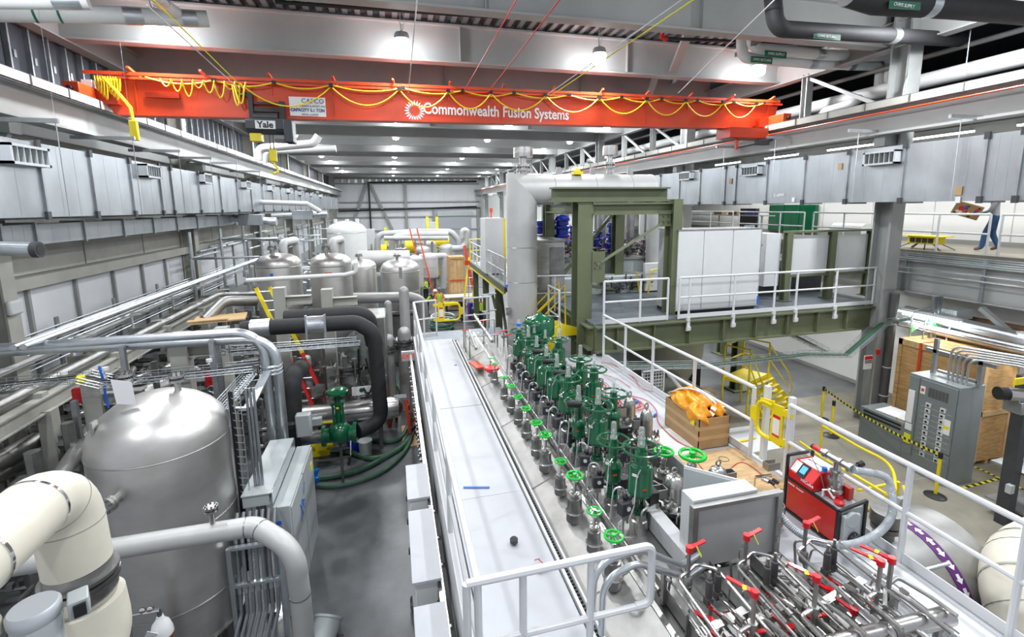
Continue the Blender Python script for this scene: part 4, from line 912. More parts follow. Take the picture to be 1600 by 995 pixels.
# clear corrugated hose
q0 = h0+hd_*.18
hp = [q0] + [A(px, py, Y=Y) for px, py, Y in ((1383, 745, 3.62), (1394, 775, 3.55), (1393, 805, 3.45), (1375, 830, 3.4), (1340, 848, 3.4), (1300, 851, 3.45), (1262, 840, 3.55), (1235, 822, 3.65), (1212, 795, 3.8))]
def smooth(pts, n=5):
    out = []
    for i in range(len(pts)-1):
        p0 = pts[max(0, i-1)]; p1 = pts[i]; p2 = pts[i+1]; p3 = pts[min(len(pts)-1, i+2)]
        for k in range(n):
            s = k/n; out.append(.5*((2*p1)+(p2-p0)*s+(2*p0-5*p1+4*p2-p3)*s*s+(-p0+3*p1-3*p2+p3)*s**3))
    return out+[pts[-1]]
hp = smooth([Vector(p) for p in hp], 22); rr = [.036 if i % 2 else .041 for i in range(len(hp))]
solo('clear_hose', MB().tube(hp, rr, 12), 'hose_clear', 'ribbed clear vacuum hose looping from the pump cart to the enclosure', 'hose')
# --- enclosure on stainless frame
e0, e1 = A(1085, 860, Y=3.72), A(1205, 860, Y=3.72)
X0, X1 = e0.x, e1.x; zt2 = A(1085, 790, Y=3.72).z; ey = 3.72
t = thing('enclosure', 'white instrument enclosure with its grey door open, mounted on a stainless back plate', 'enclosure', (X0, ey, PZ))
obj('back_plate', MB().box(X0, X1, ey-.006, ey+.006, PZ+.06, zt2-.045), 'plate_light', t)
obj('frame', MB().box(X0-.06, X0, ey-.04, ey+.028, PZ, zt2-.041).box(X1, X1+.06, ey-.04, ey+.028, PZ, zt2-.041).box(X0-.06, X1+.06, ey-.04, ey+.028, zt2-.04, zt2), 'stainless_dull', t)
obj('case', MB().box(X0-.02, X1-.2, ey+.03, ey+.23, PZ+.1, zt2+.03), 'white_box', t, bevel=.006)
d0 = A(1120, 728, Y=ey+.55); d1_ = Vector((X1-.2, ey+.24, zt2+.01))
obj('door', MB().bar((X1-.22, ey+.24, (PZ+zt2)/2+.06), (X0+.30, ey+.66, (PZ+zt2)/2+.06), .02, zt2-PZ-.1), 'white_box', t)
obj('door_lining', MB().bar((X1-.25, ey+.242, (PZ+zt2)/2+.06), (X0+.29, ey+.644, (PZ+zt2)/2+.06), .02, zt2-PZ-.14), 'panel_light', t)
for z in (PZ+.2, PZ+.42): obj('bracket', MB().box(X1+.0, X1+.03, ey-.06, ey-.04, z, z+.07), 'stainless', t)
# --- galvanised conduits by the near corner rail
for i in range(2):
    dy = i*.09
    solo('conduit', MB().tube(bend([(X0-.02, 3.62-dy, 3.0-.05*i), (X0-.3, 3.5-dy, 3.03-.05*i), A(1000-i*6, 858+i*22, Y=3.3), A(930+i*12, 880+i*26, Y=3.25), A(922+i*18, 990, Y=3.22)], .2, 7), .03, 10), 'galv', '%s of two bent galvanised conduits behind the near corner railing' % ('upper', 'lower')[i], 'conduit')
# ================================================================ MANIFOLD IN THE NEAR RIGHT CORNER
def handle(mb, p, d, l=.13):
    p = Vector(p); d = Vector(d).normalized()
    mb.cyl(p-Vector((0, 0, .032)), p+Vector((0, 0, .022)), .031, 12); mb.bar(p+d*.01, p+d*.07+Vector((0, 0, .012)), .042, .018); mb.bar(p+d*.06+Vector((0, 0, .012)), p+d*l*1.12+Vector((0, 0, .032)), .034, .013)
def manifold(t):
    S = Vector
    fr = obj('stem', MB().cyl((0, 0, .3), (0, 0, .66), .017, 8).lathe([(.035, .28), (.04, .3), (.04, .38), (.03, .4)], seg=10), 'stainless_dull', t)
    mb = MB(); handle(mb, (0, 0, .68), (1, .1, 0), .15); h = obj('red_handle', mb, 'red_handle', fr)
    obj('yellow_tag', MB().bar((.06, -.02, .70), (.09, -.05, .62), .022, .003), 'tag_yellow', fr)
    obj('loop_pipe', MB().tube(bend([(-.13, -.62, .40), (-.13, -.04, .44), (.0, .0, .45), (.12, .05, .46), (.26, -.05, .46), (.26, -.7, .42)], .07, 5), .015, 8), 'stainless', t)
    for i, (x, y) in enumerate(((.10, -.16), (.22, -.12))):
        o = obj('regulator', MB().lathe([(.024, .3), (.03, .32), (.03, .47), (.02, .48), (.02, .5)], (x, y, 0), seg=12).box(x-.03, x+.03, y-.03, y+.03, .24, .31), 'steel_dark', t)
        obj('cap', MB().cyl((x, y, .5), (x, y, .56), .014, 10), 'stainless', o)
    obj('feed_pipe', MB().tube(bend([(.10, -.16, .27), (.14, -.55, .30), (.18, -1.1, .28)], .1), .014, 8).cyl((.12, -.34, .285), (.135, -.44, .295), .024, 6).cyl((.15, -.64, .297), (.155, -.72, .295), .022, 6), 'stainless', t)
    obj('feed_pipe', MB().tube([(.22, -.12, .27), (.26, -.5, .28), (.30, -1.1, .25)], .014, 8).cyl((.245, -.34, .277), (.255, -.42, .28), .024, 6), 'stainless', t)
    obj('lower_pipe', MB().tube(bend([(0, 0, .3), (0, -.05, .2), (-.05, -.5, .15), (-.05, -1.1, .12)], .05), .016, 8), 'stainless_dull', t)
    obj('lower_pipe', MB().tube(bend([(.32, -.2, .1), (.34, -.9, .1), (.1, -.95, .1), (.0, -.95, .3)], .05), .012, 8), 'stainless_dull', t)
    f = obj('stem', MB().cyl((.2, -.56, .2), (.2, -.56, .66), .018, 8).lathe([(.04, .36), (.04, .42)], (.2, -.56, 0), seg=8), 'stainless_dull', t)
    mb = MB(); handle(mb, (.2, -.56, .68), (-.62, .78, 0), .19); obj('red_handle', mb, 'red_handle', f)
    obj('yellow_tag', MB().bar((.15, -.5, .71), (.12, -.54, .71), .03, .003), 'tag_yellow', f)
    obj('cross_pipe', MB().tube(bend([(.02, -.9, .4), (.03, -.6, .4), (.2, -.56, .4), (.32, -.52, .4), (.38, -.7, .39), (.4, -1.0, .37)], .05, 4), .02, 8), 'stainless', t)
    obj('support_strap', MB().bar((-.17, -.40, .25), (.38, -.30, .26), .07, .006), 'stainless', t)
    obj('leg', MB().box(-.16, -.13, -.42, -.40, 0, .26).box(.36, .39, -.31, -.29, 0, .26), 'stainless_dull', t)
    obj('tag_plate', MB().cb((.10, -.62, .30), .09, .004, .06, .1).cb((-.05, -.08, .34), .07, .004, .05, .2), 'stainless_dark', t)
    for x, y, z, d in ((.04, -.28, .2, (-.7, .7, 0)), (.17, -.30, .22, (-.6, .8, 0)), (.02, -.52, .22, (-.5, .85, 0)), (.30, -.44, .18, (.9, -.3, 0))):
        mb = MB(); handle(mb, (x, y, z), d, .13); o = obj('small_red_handle', mb, 'red_handle', t); obj('valve_body', MB().cyl((x, y, z-.1), (x, y, z-.02), .018, 6).cyl((x, y-.06, z-.09), (x, y+.06, z-.09), .02, 6), 'stainless', o)
t = thing('valve_manifold', 'stainless tubing manifold with red lever handles in the near right corner, leftmost of three units', 'manifold', (0, 0, 0), 'red handled tubing manifolds')
manifold(t); place(t, (2.43, 3.30, PZ)); mf = t
dup(mf, (3.03, 3.30, PZ), 0, 'stainless tubing manifold with red lever handles before the enclosure, middle of three units')
dup(mf, (3.70, 3.30, PZ), 0, 'stainless tubing manifold with red lever handles before the pump cart, rightmost of three units')
t = thing('end_valve', 'single red lever valve on a tall stem at the right end of the manifolds', 'valve', (4.0, 2.75, PZ))
mb = MB(); handle(mb, (4.02, 2.74, PZ+.68), (-.62, .78, 0), .2); obj('red_handle', mb, 'red_handle', t)
obj('stem', MB().cyl((4.02, 2.74, PZ), (4.02, 2.74, PZ+.66), .02, 8).tube(bend([(3.8, 2.6, PZ+.4), (3.98, 2.74, PZ+.42), (4.2, 2.8, PZ+.42), (4.3, 2.6, PZ+.38), (4.3, 2.4, PZ+.38)], .05), .018, 8), 'stainless_dull', t)
obj('tag_plate', MB().cb((4.0, 2.70, PZ+.28), .12, .005, .08, .1), 'stainless_dark', t)
obj('yellow_tag', MB().cb((3.95, 2.82, PZ+.71), .05, .03, .004, .4), 'tag_yellow', t)
mb = MB(); q_ = random.Random(17)
for k in range(30):
    x = 2.25+.07*k+q_.uniform(-.02, .02); z = PZ+q_.uniform(.05, .34); y0 = q_.uniform(2.0, 2.5); y1 = q_.uniform(2.9, 3.55)
    mb.tube(bend([(x, y0, z), (x+.02, y1, z), (x+q_.uniform(-.12, .12), y1+.02, z-.0), (x+q_.uniform(-.12, .12), y1+.02, PZ)], .03, 3), q_.choice((.007, .01, .013)), 6)
    for c in range(2): yy = q_.uniform(y0, y1); mb.cyl((x+.01, yy, z), (x+.01, yy+.06, z), .022, 6)
    if k % 2: yy = q_.uniform(y0, y1); mb.box(x-.02, x+.02, yy, yy+.05, PZ, z+.03)
solo('lower_tubing', mb, 'stainless_dull', 'dense lower layer of small tubes under the red handled manifolds', 'tubing', kind='stuff')
for i, x in enumerate((2.32, 2.93, 3.42)):
    solo('channel_plate', MB().box(x, x+.01, 1.9, 3.66, PZ-.0, PZ+.17).box(x, x+.06, 1.9, 3.66, PZ, PZ+.01), 'stainless_dull', '%s long stainless channel plate under the manifolds' % ('left', 'middle', 'right')[i], 'plate', 'channel plates under the manifolds')
a, b = A(1335, 1000, Z=2.98), A(1482, 962, Z=2.98)
t = thing('stainless_duct', 'thick polished stainless tube end in the near right corner', 'pipe', a)
obj('tube', MB().cyl(a-(b-a)*.5, b, .075, 24), 'stainless', t); obj('clamp', MB().cyl(a.lerp(b, .35), a.lerp(b, .42), .083, 24), 'stainless_dark', t)
obj('support', MB().cyl((a.x, a.y, PZ), a, .03, 8).cyl((b.x-.1, b.y, PZ), b-Vector((.1, 0, 0)), .03, 8), 'stainless_dull', t)
solo('floor_edge_strip', MB().box(4.44, 4.47, 1.3, 3.62, PZ, PZ+.10).box(4.47, 4.9, 1.3, 3.5, PZ, PZ+.012), 'white_paint', 'raised white edge strip along the platform before the cream pipe', 'strip')
solo('orange_base_plate', MB().box(2.5, 3.9, 1.9, 2.35, PZ, PZ+.02), 'orange', 'orange plates on the deck under the front of the manifolds', 'plate')
# ================================================================ RIGHT: VESSEL WITH PURPLE BAND AND CREAM PIPE
t = thing('horizontal_vessel', 'big grey steel vessel beside the platform with a purple band of white arrows', 'vessel', (6.0, 4, 0))
VY, VZ, R_, BX = 4.05, 1.62, .80, 6.02
obj('shell', MB().lathe([(.3, 0), (.55, .06), (R_, .25), (R_, 1.6)], (5.12, VY, VZ), (1, 0, 0), 40), 'stainless_dull', t)
obj('purple_band', MB().lathe([(R_+.003, 0), (R_+.007, .004), (R_+.007, .146), (R_+.003, .15)], (BX, VY, VZ), (1, 0, 0), 56), 'purple', t)
for k in range(12):
    a = .15-k*.17; d = Vector((0, math.sin(a), math.cos(a))); tg = Vector((0, -math.cos(a), math.sin(a))); c = Vector((BX+.075, VY, VZ))+d*(R_+.008); yv = Vector((1, 0, 0)); sg_ = -1 if k < 4 else 1
    pts = [c+tg*.05*sg_, c+yv*.05, c+yv*.022, c-tg*.05*sg_+yv*.022, c-tg*.05*sg_-yv*.022, c-yv*.022, c-yv*.05]
    mb = MB(); mb.v = [tuple(p) for p in pts]+[tuple(p+d*.004) for p in pts]
    mb.f = [tuple(7+i for i in range(7)), tuple(range(7))[::-1]]+[(i, (i+1) % 7, 7+(i+1) % 7, 7+i) for i in range(7)]
    obj('white_arrow', mb, 'ink_white', t)
nx, ny = 5.62, 3.95
obj('nozzle', MB().cyl((nx, ny, 2.2), (nx, ny, 2.55), .10, 20).cyl((nx, ny, 2.50), (nx, ny, 2.56), .15, 24).cyl((nx, ny, 2.59), (nx, ny, 2.74), .165, 28), 'stainless_dark', t)
p = A(1500, 822, Y=4.3); obj('lifting_lug', MB().prism([(-.12, 0), (.12, 0), (.06, .18), (-.06, .18)], -.03, .03, (6.35, 4.3, VZ+R_-.04)), 'steel_grey', t)
for x in (5.5, 6.4): obj('saddle', MB().box(x-.08, x+.08, 3.5, 4.6, 0, 1.15), 'steel_grey', t)
solo('drain_rod', MB().cyl(A(1432, 893, Y=3.2), A(1482, 880, Y=3.2), .02, 8), 'galv', 'thin grey rod between the purple banded vessel and the cream pipe', 'rod')
t = thing('insulated_elbow', 'fat cream insulated pipe elbow at the right picture edge with a steel band', 'pipe', (7, 3.4, 0))
c0, c1, c2 = Vector((9.8, 3.6, 2.15)), Vector((6.32, 3.05, 2.30)), Vector((6.45, 1.3, .5))
pts = bend([c0, c1, c2], .75, 10)
obj('insulation', MB().tube(pts, .50, 32), 'cream', t)
for k in (2, 5, 9):
    a, b = pts[k], pts[min(k+1, len(pts)-1)]; d = (b-a).normalized(); obj('steel_band' if k != 5 else 'insulation_seam', MB().tube([a-d*.012, a+d*.012], .506, 32) , 'chrome' if k != 5 else 'beam_beige', t)
for k, s_ in ((3, .4), (7, .6)):
    a, b = pts[k], pts[k+1]; d = (b-a).normalized(); obj('insulation_seam', MB().tube([a-d*.003, a+d*.003], .503, 32), 'steel_grey', t)
obj('stand', MB().cyl((7.6, 3.2, 0), (7.6, 3.2, 1.9), .12, 12), 'steel_grey', t)
# ================================================================ MEZZANINE
mz = thing('mezzanine', 'olive steel mezzanine with grating floor behind the platform', 'platform', (4.8, 10.6, 0))
MZ = 3.5
obj('edge_beam', MB().ibeam((4.75, 10.55, 3.12), (14.1, 10.55, 3.12), .3, .66, .04), 'olive', mz)
for k in range(9): obj('stiffener', MB().box(5.3+k*1.02, 5.33+k*1.02, 10.42, 10.55, 2.84, 3.4), 'olive', mz)
obj('side_beam', MB().ibeam((4.75, 10.6, 3.12), (4.75, 26, 3.12), .3, .6, .04), 'olive', mz)
for k in range(7):
    x = 5.9+1.3*k; obj('joist', MB().ibeam((x, 10.7, 3.2), (x, 22, 3.2), .15, .4, .03), 'olive', mz)
obj('grating_floor', MB().box(4.75, 14.0, 10.6, 24, 3.44, MZ), 'grating', mz)
mb = MB()
for k in range(64): mb.box(4.8, 9.9, 10.66+k*.055, 10.66+k*.055+.012, MZ, MZ+.012)
obj('grating_bars', mb, 'galv', mz, kind='stuff')
for x, y in ((8.2, 12.6), (11.4, 13.4), (13.6, 17), (5.2, 20), (9, 20)):
    obj('column', MB().ibeam((x, y, 0), (x, y, 3.0), .3, .3, .04).box(x-.3, x+.3, y-.3, y+.3, 0, .05), 'olive', mz)
g = 'mezzanine railings'
def fx(pxs, x0, x1, Y=10.6, Z=4.57): return [max(0, min(1, (A(q, 430, Y=Y).x-x0)/(x1-x0))) for q in pxs]
rail_run('railing', 'white mezzanine railing inside the olive frame', [(4.96, 10.5), (6.72, 10.5)], MZ, [0, .56, 1], grp=g, r=.03)
rail_run('railing', 'long white mezzanine railing in front of the white cabinet', [(7.05, 10.5), (13.95, 10.5)], MZ, [0]+fx((1075, 1145, 1208, 1242, 1303, 1362), 7.05, 13.95)+[1], grp=g, r=.03)
rail_run('railing', 'small white railing left of the olive frame column', [(4.2, 11.6), (4.2, 12.5)], 2.75, [0, 1], grp=g, r=.03, h=1.45, kick=False)
rail_run('railing', 'white railing on the far side of the mezzanine beyond the panels', [(10.3, 13.6), (13.9, 13.6)], MZ, [0, .33, .66, 1], grp=g, r=.026)
for k in range(5):
    x = A((1075, 1145, 1208, 1242, 1303)[k], 500, Y=10.42).x; obj('rail_foot', MB().box(x-.03, x+.05, 10.4, 10.46, 3.18, 3.55).box(x-.05, x+.07, 10.38, 10.4, 3.2, 3.3), 'white_paint', mz)
# olive frame
of = thing('pipe_gantry', 'olive steel frame carrying the horizontal end of the big grey pipe', 'frame', (5.8, 11.3, 0))
def hcol(x, y, z0, z1, w_=.36, d=.36, nm='column'): return obj(nm, MB().ibeam((x, y, z0), (x, y, z1), w_, d, .04, (0, 1, 0)), 'olive', of)
hcol(4.72, 11.35, 2.0, 6.55, .40, .44); hcol(7.18, 11.1, 3.0, 6.55, .26, .4); hcol(4.9, 14.6, 3.4, 6.5, .3, .3); hcol(7.35, 14.6, 3.4, 6.6, .3, .36); hcol(3.95, 13.9, 2.4, 6.4, .25, .3)
obj('top_beam', MB().ibeam((3.85, 11.25, 6.68), (7.05, 11.25, 6.68), .34, .36, .04), 'olive', of)
obj('cross_beam', MB().ibeam((4.9, 11.2, 6.32), (7.3, 11.2, 6.32), .25, .3, .04), 'olive', of)
obj('cross_beam', MB().ibeam((4.9, 14.6, 6.3), (7.3, 14.6, 6.3), .25, .3, .04), 'olive', of)
obj('side_beam', MB().ibeam((4.75, 11.3, 6.35), (4.9, 14.6, 6.35), .25, .3, .04), 'olive', of)
obj('side_beam', MB().ibeam((7.2, 11.2, 6.35), (7.35, 14.6, 6.35), .25, .3, .04), 'olive', of)
a, b = A(932, 414, Y=11.15), A(1032, 350, Y=11.15)
obj('diagonal_brace', MB().bar(a, b, .06, .15, (0, -1, .3)), 'olive', of)
obj('gusset_plate', MB().box(4.9, 5.25, 11.1, 11.13, a.z-.45, a.z+.35).box(6.75, 7.1, 11.1, 11.13, 5.85, 6.25), 'olive', of)
obj('gusset_bolts', MB().bolts((5.05, 11.09, a.z), .1, 4, .025, .04, (0, 1, 0)).bolts((6.95, 11.09, 6.05), .1, 4, .025, .04, (0, 1, 0)), 'steel_dark', of)
obj('diagonal_brace', MB().bar((5.0, 11.5, 4.3), (7.2, 14.5, 3.6), .15, .08), 'olive', of)
obj('diagonal_brace', MB().bar((4.85, 14.5, 3.6), (7.2, 14.6, 6.2), .1, .1), 'olive', of)
# big grey pipe
bp = thing('mitred_pipe', 'huge dull grey steel pipe rising from the platform and turning over the olive frame', 'pipe', (3.45, 12.6, 2.6))
vr = .42; vx, vy, hz = 3.46, 12.6, 6.86
m1 = MB(); ns = 32
for k in range(ns):
    a = 2*PI*k/ns; dx, dy = vr*math.cos(a), vr*math.sin(a); m1.v += [(vx+dx, vy+dy, 2.55), (vx+dx, vy+dy, hz-dx)]
for k in range(ns):
    a = 2*k; b = 2*((k+1) % ns); m1.f.append((a, b, b+1, a+1))
# the mitre: horizontal branch cut on the same plane
m2 = MB()
for k in range(ns):
    a = 2*PI*k/ns; dx, dy = vr*math.cos(a), vr*math.sin(a); m2.v += [(vx+dx, vy+dy, hz-dx), (7.35, vy+dy, hz-dx)]
for k in range(ns):
    a = 2*k; b = 2*((k+1) % ns); m2.f.append((a, b, b+1, a+1))
# close the horizontal end
m2.f.append(tuple(2*k+1 for k in range(ns)))
mat('pipe_dull', (.53, .53, .52), .5, .3, .10, 1.4, .02)
obj('riser', m1, 'pipe_dull', bp); obj('horizontal_run', m2, 'pipe_dull', bp)
for z in (3.2, 4.35, 5.3): obj('weld_seam', MB().ring((vx, vy, z), vr+.001, .006, seg=32, rs=4), 'stainless_dark', bp)
for x in (4.3, 5.5, 6.6): obj('weld_seam', MB().ring((x, vy, hz), vr+.001, .006, (1, 0, 0), seg=32, rs=4), 'stainless_dark', bp)
for px, py in ((793, 485), (835, 485)):
    p = A(px, py, Y=12.45); obj('lug', MB().box(p.x-.05, p.x+.05, p.y-.1, p.y, p.z-.12, p.z+.1), 'stainless', bp)
for x in (4.3, 5.3, 6.45):
    obj('saddle_lug', MB().prism([(-.11, -.22), (.11, -.22), (.03, .08), (-.07, .08)], 0, .04, (x, 11.9+.22, hz-.2)).box(x-.15, x+.15, 11.7, 12.2, hz-.44, hz-.40), 'stainless_dull', bp)
    obj('lifting_lug', MB().prism([(-.1, 0), (.1, 0), (.06, .2), (-.06, .2)], -.02, .02, (x+.2, vy-.05, hz+vr-.02)), 'stainless_dull', bp)
for x, s_ in ((vx+.12, 1), (6.05, .8)):
    c = (x, vy, hz+vr-.05+(.12 if s_ == 1 else 0)) if s_ != 1 else (vx+.05, vy, hz+.28)
    b_ = obj('relief_stack', MB().lathe([(.11*s_, 0), (.11*s_, .2), (.18*s_, .21), (.18*s_, .27), (.13*s_, .28), (.13*s_, .31), (.18*s_, .32), (.18*s_, .38), (.10*s_, .39), (.10*s_, .55), (.26*s_, .57), (.26*s_, .82), (.2*s_, .83)], c, seg=24), 'stainless', bp)
    obj('stack_bolts', MB().bolts(Vector(c)+Vector((0, 0, .3)), .155*s_, 12, .012, .16), 'steel_dark', b_)
p = A(902, 270, Y=12.4); solo('yellow_beacon', MB().box(p.x-.13, p.x+.13, p.y-.1, p.y+.1, hz+vr-.03, hz+vr+.05).ball((p.x, p.y, hz+vr+.06), .09, 10), 'yellow', 'small yellow beacon on top of the big grey pipe', 'beacon')
p = A(794, 448, Y=12.2); solo('tape_piece', MB().cb((p.x, 12.37, p.z), .09, .02, .05, -.6), 'blue_tape', 'blue tape on the side of the big grey riser pipe', 'tape')
# white cabinet
zt3 = A(1056, 361, Y=10.85).z
t = thing('white_cabinet', 'tall white cabinet of three wide panels standing on the mezzanine', 'cabinet', (8.4, 11, MZ))
obj('carcass', MB().box(7.2, 9.72, 10.88, 11.8, MZ+.1, zt3-.02), 'white_box', t); obj('plinth', MB().box(7.22, 9.70, 10.9, 11.8, MZ+.012, MZ+.1), 'black', t)
xs = [7.18, A(1098, 420, Y=10.85).x, A(1143, 420, Y=10.85).x, 9.74]
for a, b in zip(xs, xs[1:]): obj('door_panel', MB().box(a+.012, b-.012, 10.85, 10.88, MZ+.12, zt3), 'white_box', t, bevel=.004)
obj('lid', MB().box(7.16, 9.76, 10.84, 11.8, zt3, zt3+.03), 'stainless_dull', t)
# instrument rack between cabinet and panels
def clutter(mb, x0, x1, y0, y1, z0, z1, n, seed, s=.05):
    q = random.Random(seed)
    for k in range(n):
        x, y, z = q.uniform(x0, x1), q.uniform(y0, y1), q.uniform(z0, z1); l = q.uniform(.5, 3)*s; tp = k % 4
        if tp == 0: mb.cyl((x, y, z), (x, y, z+l*1.6), s*q.uniform(.2, .6), 7)
        elif tp == 1: mb.cb((x, y, z), l, l*.7, l*.8, q.uniform(0, 3))
        elif tp == 2: mb.cyl((x-l, y, z), (x+l, y, z), s*q.uniform(.15, .5), 7)
        else: mb.cyl((x, y-l, z), (x, y+l, z), s*q.uniform(.15, .5), 7)
    return mb
t = thing('instrument_rack', 'narrow steel rack of small valves right of the white cabinet', 'rack', (10, 11.4, MZ))
obj('rack_frame', MB().box(10.12, 10.16, 11.3, 11.34, MZ, 5.8).box(9.84, 9.88, 11.3, 11.34, MZ, 5.8).box(9.84, 10.16, 11.6, 11.65, MZ, 5.8), 'galv', t)
obj('small_valves', clutter(MB(), 9.86, 10.12, 11.3, 11.5, 3.9, 5.7, 70, 3, .05), 'stainless_dark', t, kind='stuff')
obj('orange_tags', clutter(MB(), 9.86, 10.12, 11.27, 11.3, 4.0, 5.4, 14, 9, .025), 'orange', t, kind='stuff')
obj('blue_bin', MB().box(9.9, 10.1, 11.2, 11.5, 3.55, 3.8), 'blue_tape', t)
# olive post frame with white panels
t = thing('panel_screen', 'olive post frame holding white panels at the right of the mezzanine', 'screen', (12, 12, MZ))
def colx(px, py): return A(px, py, Y=11.6)
px_ = [1228, 1296, 1356]; X_ = [colx(p_, 420).x for p_ in px_]; zt4 = colx(1296, 362).z
for x in X_: obj('post', MB().ibeam((x, 11.6, MZ), (x, 11.6, zt4), .18, .2, .03, (0, 1, 0)).box(x-.18, x+.18, 11.45, 11.75, MZ+.012, MZ+.03), 'olive', t)
obj('head_rail', MB().box(X_[0]-.1, X_[-1]+.1, 11.5, 11.7, zt4, zt4+.06), 'olive', t)
for a, b in zip(X_, X_[1:]):
    obj('white_panel', MB().box(a+.1, b-.1, 11.62, 11.66, zt4-1.25, zt4-.1), 'white_box', t)
    obj('mid_rail', MB().box(a, b, 11.55, 11.6, zt4-1.32, zt4-1.26), 'olive', t)
obj('white_panel', MB().box(X_[0]-.62, X_[0]-.1, 11.75, 12.6, MZ+.45, zt4-.02), 'white_box', t)
for k in range(4): obj('conduit', MB().cyl((X_[0]+.45+.05*k, 12, MZ), (X_[0]+.45+.05*k, 12, 5.0), .02, 6), 'galv', t)
solo('dark_equipment', MB().box(11.3, 13.8, 12.6, 14.5, MZ, 4.6).box(11.5, 13.0, 12.5, 12.6, 3.8, 4.4), 'steel_dark', 'dark low equipment block behind the white panels on the mezzanine', 'equipment')
# second cold box skid with blue valves, behind the frame
sk = thing('valve_skid', 'pale steel skid crowded with small valves behind the olive frame', 'skid', (8, 15, MZ))
obj('base', MB().box(5.0, 12.8, 15.0, 20, MZ, 4.55).box(5.2, 9.0, 14.2, 15.0, MZ, 4.1), 'panel_light', sk, bevel=.03)
obj('top_plate', MB().box(4.9, 12.9, 14.9, 20, 4.55, 4.62), 'stainless_dull', sk)
obj('small_valves', clutter(MB(), 5.0, 9.5, 15.0, 17.5, 4.65, 5.0, 520, 5, .07), 'stainless_dark', sk, kind='stuff')
obj('fittings', clutter(MB(), 5.0, 12.8, 14.95, 17.0, 4.65, 5.25, 420, 6, .06), 'stainless', sk, kind='stuff')
obj('orange_tags', clutter(MB(), 5.0, 12.0, 14.9, 16.0, 4.7, 5.2, 40, 7, .03), 'orange', sk, kind='stuff')
obj('side_fittings', clutter(MB(), 6.5, 8.5, 14.1, 14.2, 3.6, 4.0, 120, 8, .06), 'steel_dark', sk, kind='stuff')
for i, (px, r_) in enumerate(((1010, .35),)):
    c = A(px, 420, Y=15.2); obj('tower', MB().lathe([(r_, 4.2), (r_, 6.6)], (c.x, 14.6, 0), seg=24), 'pipe_dull', sk)
obj('white_cover', MB().box(8.1, 9.3, 14.05, 14.2, 3.55, 4.5), 'white_box', sk, bevel=.02)
t = thing('blue_valve', 'x', 'valve', (0, 0, 0), 'blue actuated valves behind the grey pipe')
obj('lower_case', MB().lathe([(.1, 0), (.25, .02), (.27, .06), (.27, .1), (.2, .14), (.2, .3), (.27, .34), (.27, .4), (.2, .44)], seg=20), 'blue_valve', t)
obj('upper_case', MB().lathe([(.2, .44), (.2, .58), (.27, .6), (.27, .64), (.24, .72), (.1, .78), (.02, .79)], seg=20), 'blue_valve', t)
obj('wheel_plate', MB().lathe([(.3, -.1), (.33, -.08), (.3, -.04)], (0, 0, 0), seg=18), 'blue_valve', t); obj('stand', MB().cyl((0, 0, -.6), (0, 0, -.08), .06, 8), 'stainless_dull', t)
obj('red_tag', MB().box(-.06, .0, -.30, -.27, .0, .06), 'exit_red', t)
for i, (px, py, Y, s_, lab) in enumerate(((845, 366, 15.0, .62, 'small round blue valve just right of the grey riser pipe'), (860, 370, 15.0, .75, 'middle blue valve above the stainless cabinet'), (878, 372, 14.6, .95, 'largest blue valve above the stainless cabinet'),
        (897, 375, 15.0, .7, 'blue valve half hidden behind the olive column'), (932, 385, 15.8, .75, 'left blue valve inside the olive frame'), (960, 385, 15.4, 1.15, 'large blue valve in the middle of the olive frame'), (1024, 395, 15.2, 1.0, 'blue valve at the right side of the olive frame'), (948, 392, 16.2, .7, 'low blue valve behind the olive diagonal brace'))):
    p = A(px, py, Y=Y); z = max(p.z, 4.65)
    if i == 0: place(t, (p.x, p.y, z), 0, s_); t['label'] = lab; bv = t
    else: dup(bv, (p.x, p.y, z), i*.4, lab, scale=s_)
for i, (px, Y) in enumerate(((853, 16.5), (867, 17), (882, 16.8), (908, 16), (940, 17), (973, 17.2), (985, 16.4), (1003, 17.5))):
    p = A(px, 340, Y=Y); solo('vertical_pipe', MB().cyl((p.x, Y, 4.6), (p.x, Y, 7.2), .11 if i % 2 else .16, 12), 'pipe_white' if i % 2 else 'stainless_dull', 'upright %s pipe behind the blue valves, %s from the left' % ('white' if i % 2 else 'steel', ('first', 'second', 'third', 'fourth', 'fifth', 'sixth', 'seventh', 'eighth')[i]), 'pipe', 'upright pipes behind the blue valves')
# stainless cabinet beside riser
t = thing('stainless_cabinet', 'tall plain stainless cabinet right of the big grey riser pipe', 'cabinet', (4.5, 13.6, 2.7))
obj('body', MB().box(3.95, 4.98, 13.3, 14.6, 2.65, 5.36), 'stainless', t, bevel=.02); obj('lid', MB().box(3.92, 5.0, 13.27, 14.6, 5.36, 5.42), 'stainless_dull', t)
obj('face_panel', MB().box(4.5, 4.95, 13.28, 13.3, 4.3, 5.2), 'stainless_dark', t)
t = thing('yellow_steps', 'yellow handrailed steps beside the big grey riser pipe', 'steps', (4.0, 12.2, 2.7))
for y in (11.7, 12.15):
    for dz in (0, .28): obj('handrail', MB().tube([(3.75, y+.4, 3.55-dz), (4.35, y-.1, 4.35-dz), (4.38, y-.1, 3.1)], .025, 7), 'yellow', t)
for k in range(4): obj('tread', MB().box(3.7+.14*k, 3.95+.14*k, 11.6, 12.2, 2.7+.17*k, 2.74+.17*k), 'yellow', t)
obj('guard_panel', MB().prism([(3.75, 2.65), (3.75, 3.1), (4.2, 3.35), (4.7, 3.2), (4.7, 3.0), (4.1, 3.0), (3.95, 2.65)], -11.5, -11.46, (0, 0, 0)), 'yellow', t)
rail_run('railing', 'white railing on the stairs behind the yellow steps', [(4.0, 13.2), (5.2, 13.0)], 3.3, [0, .5, 1], r=.026, kick=False)
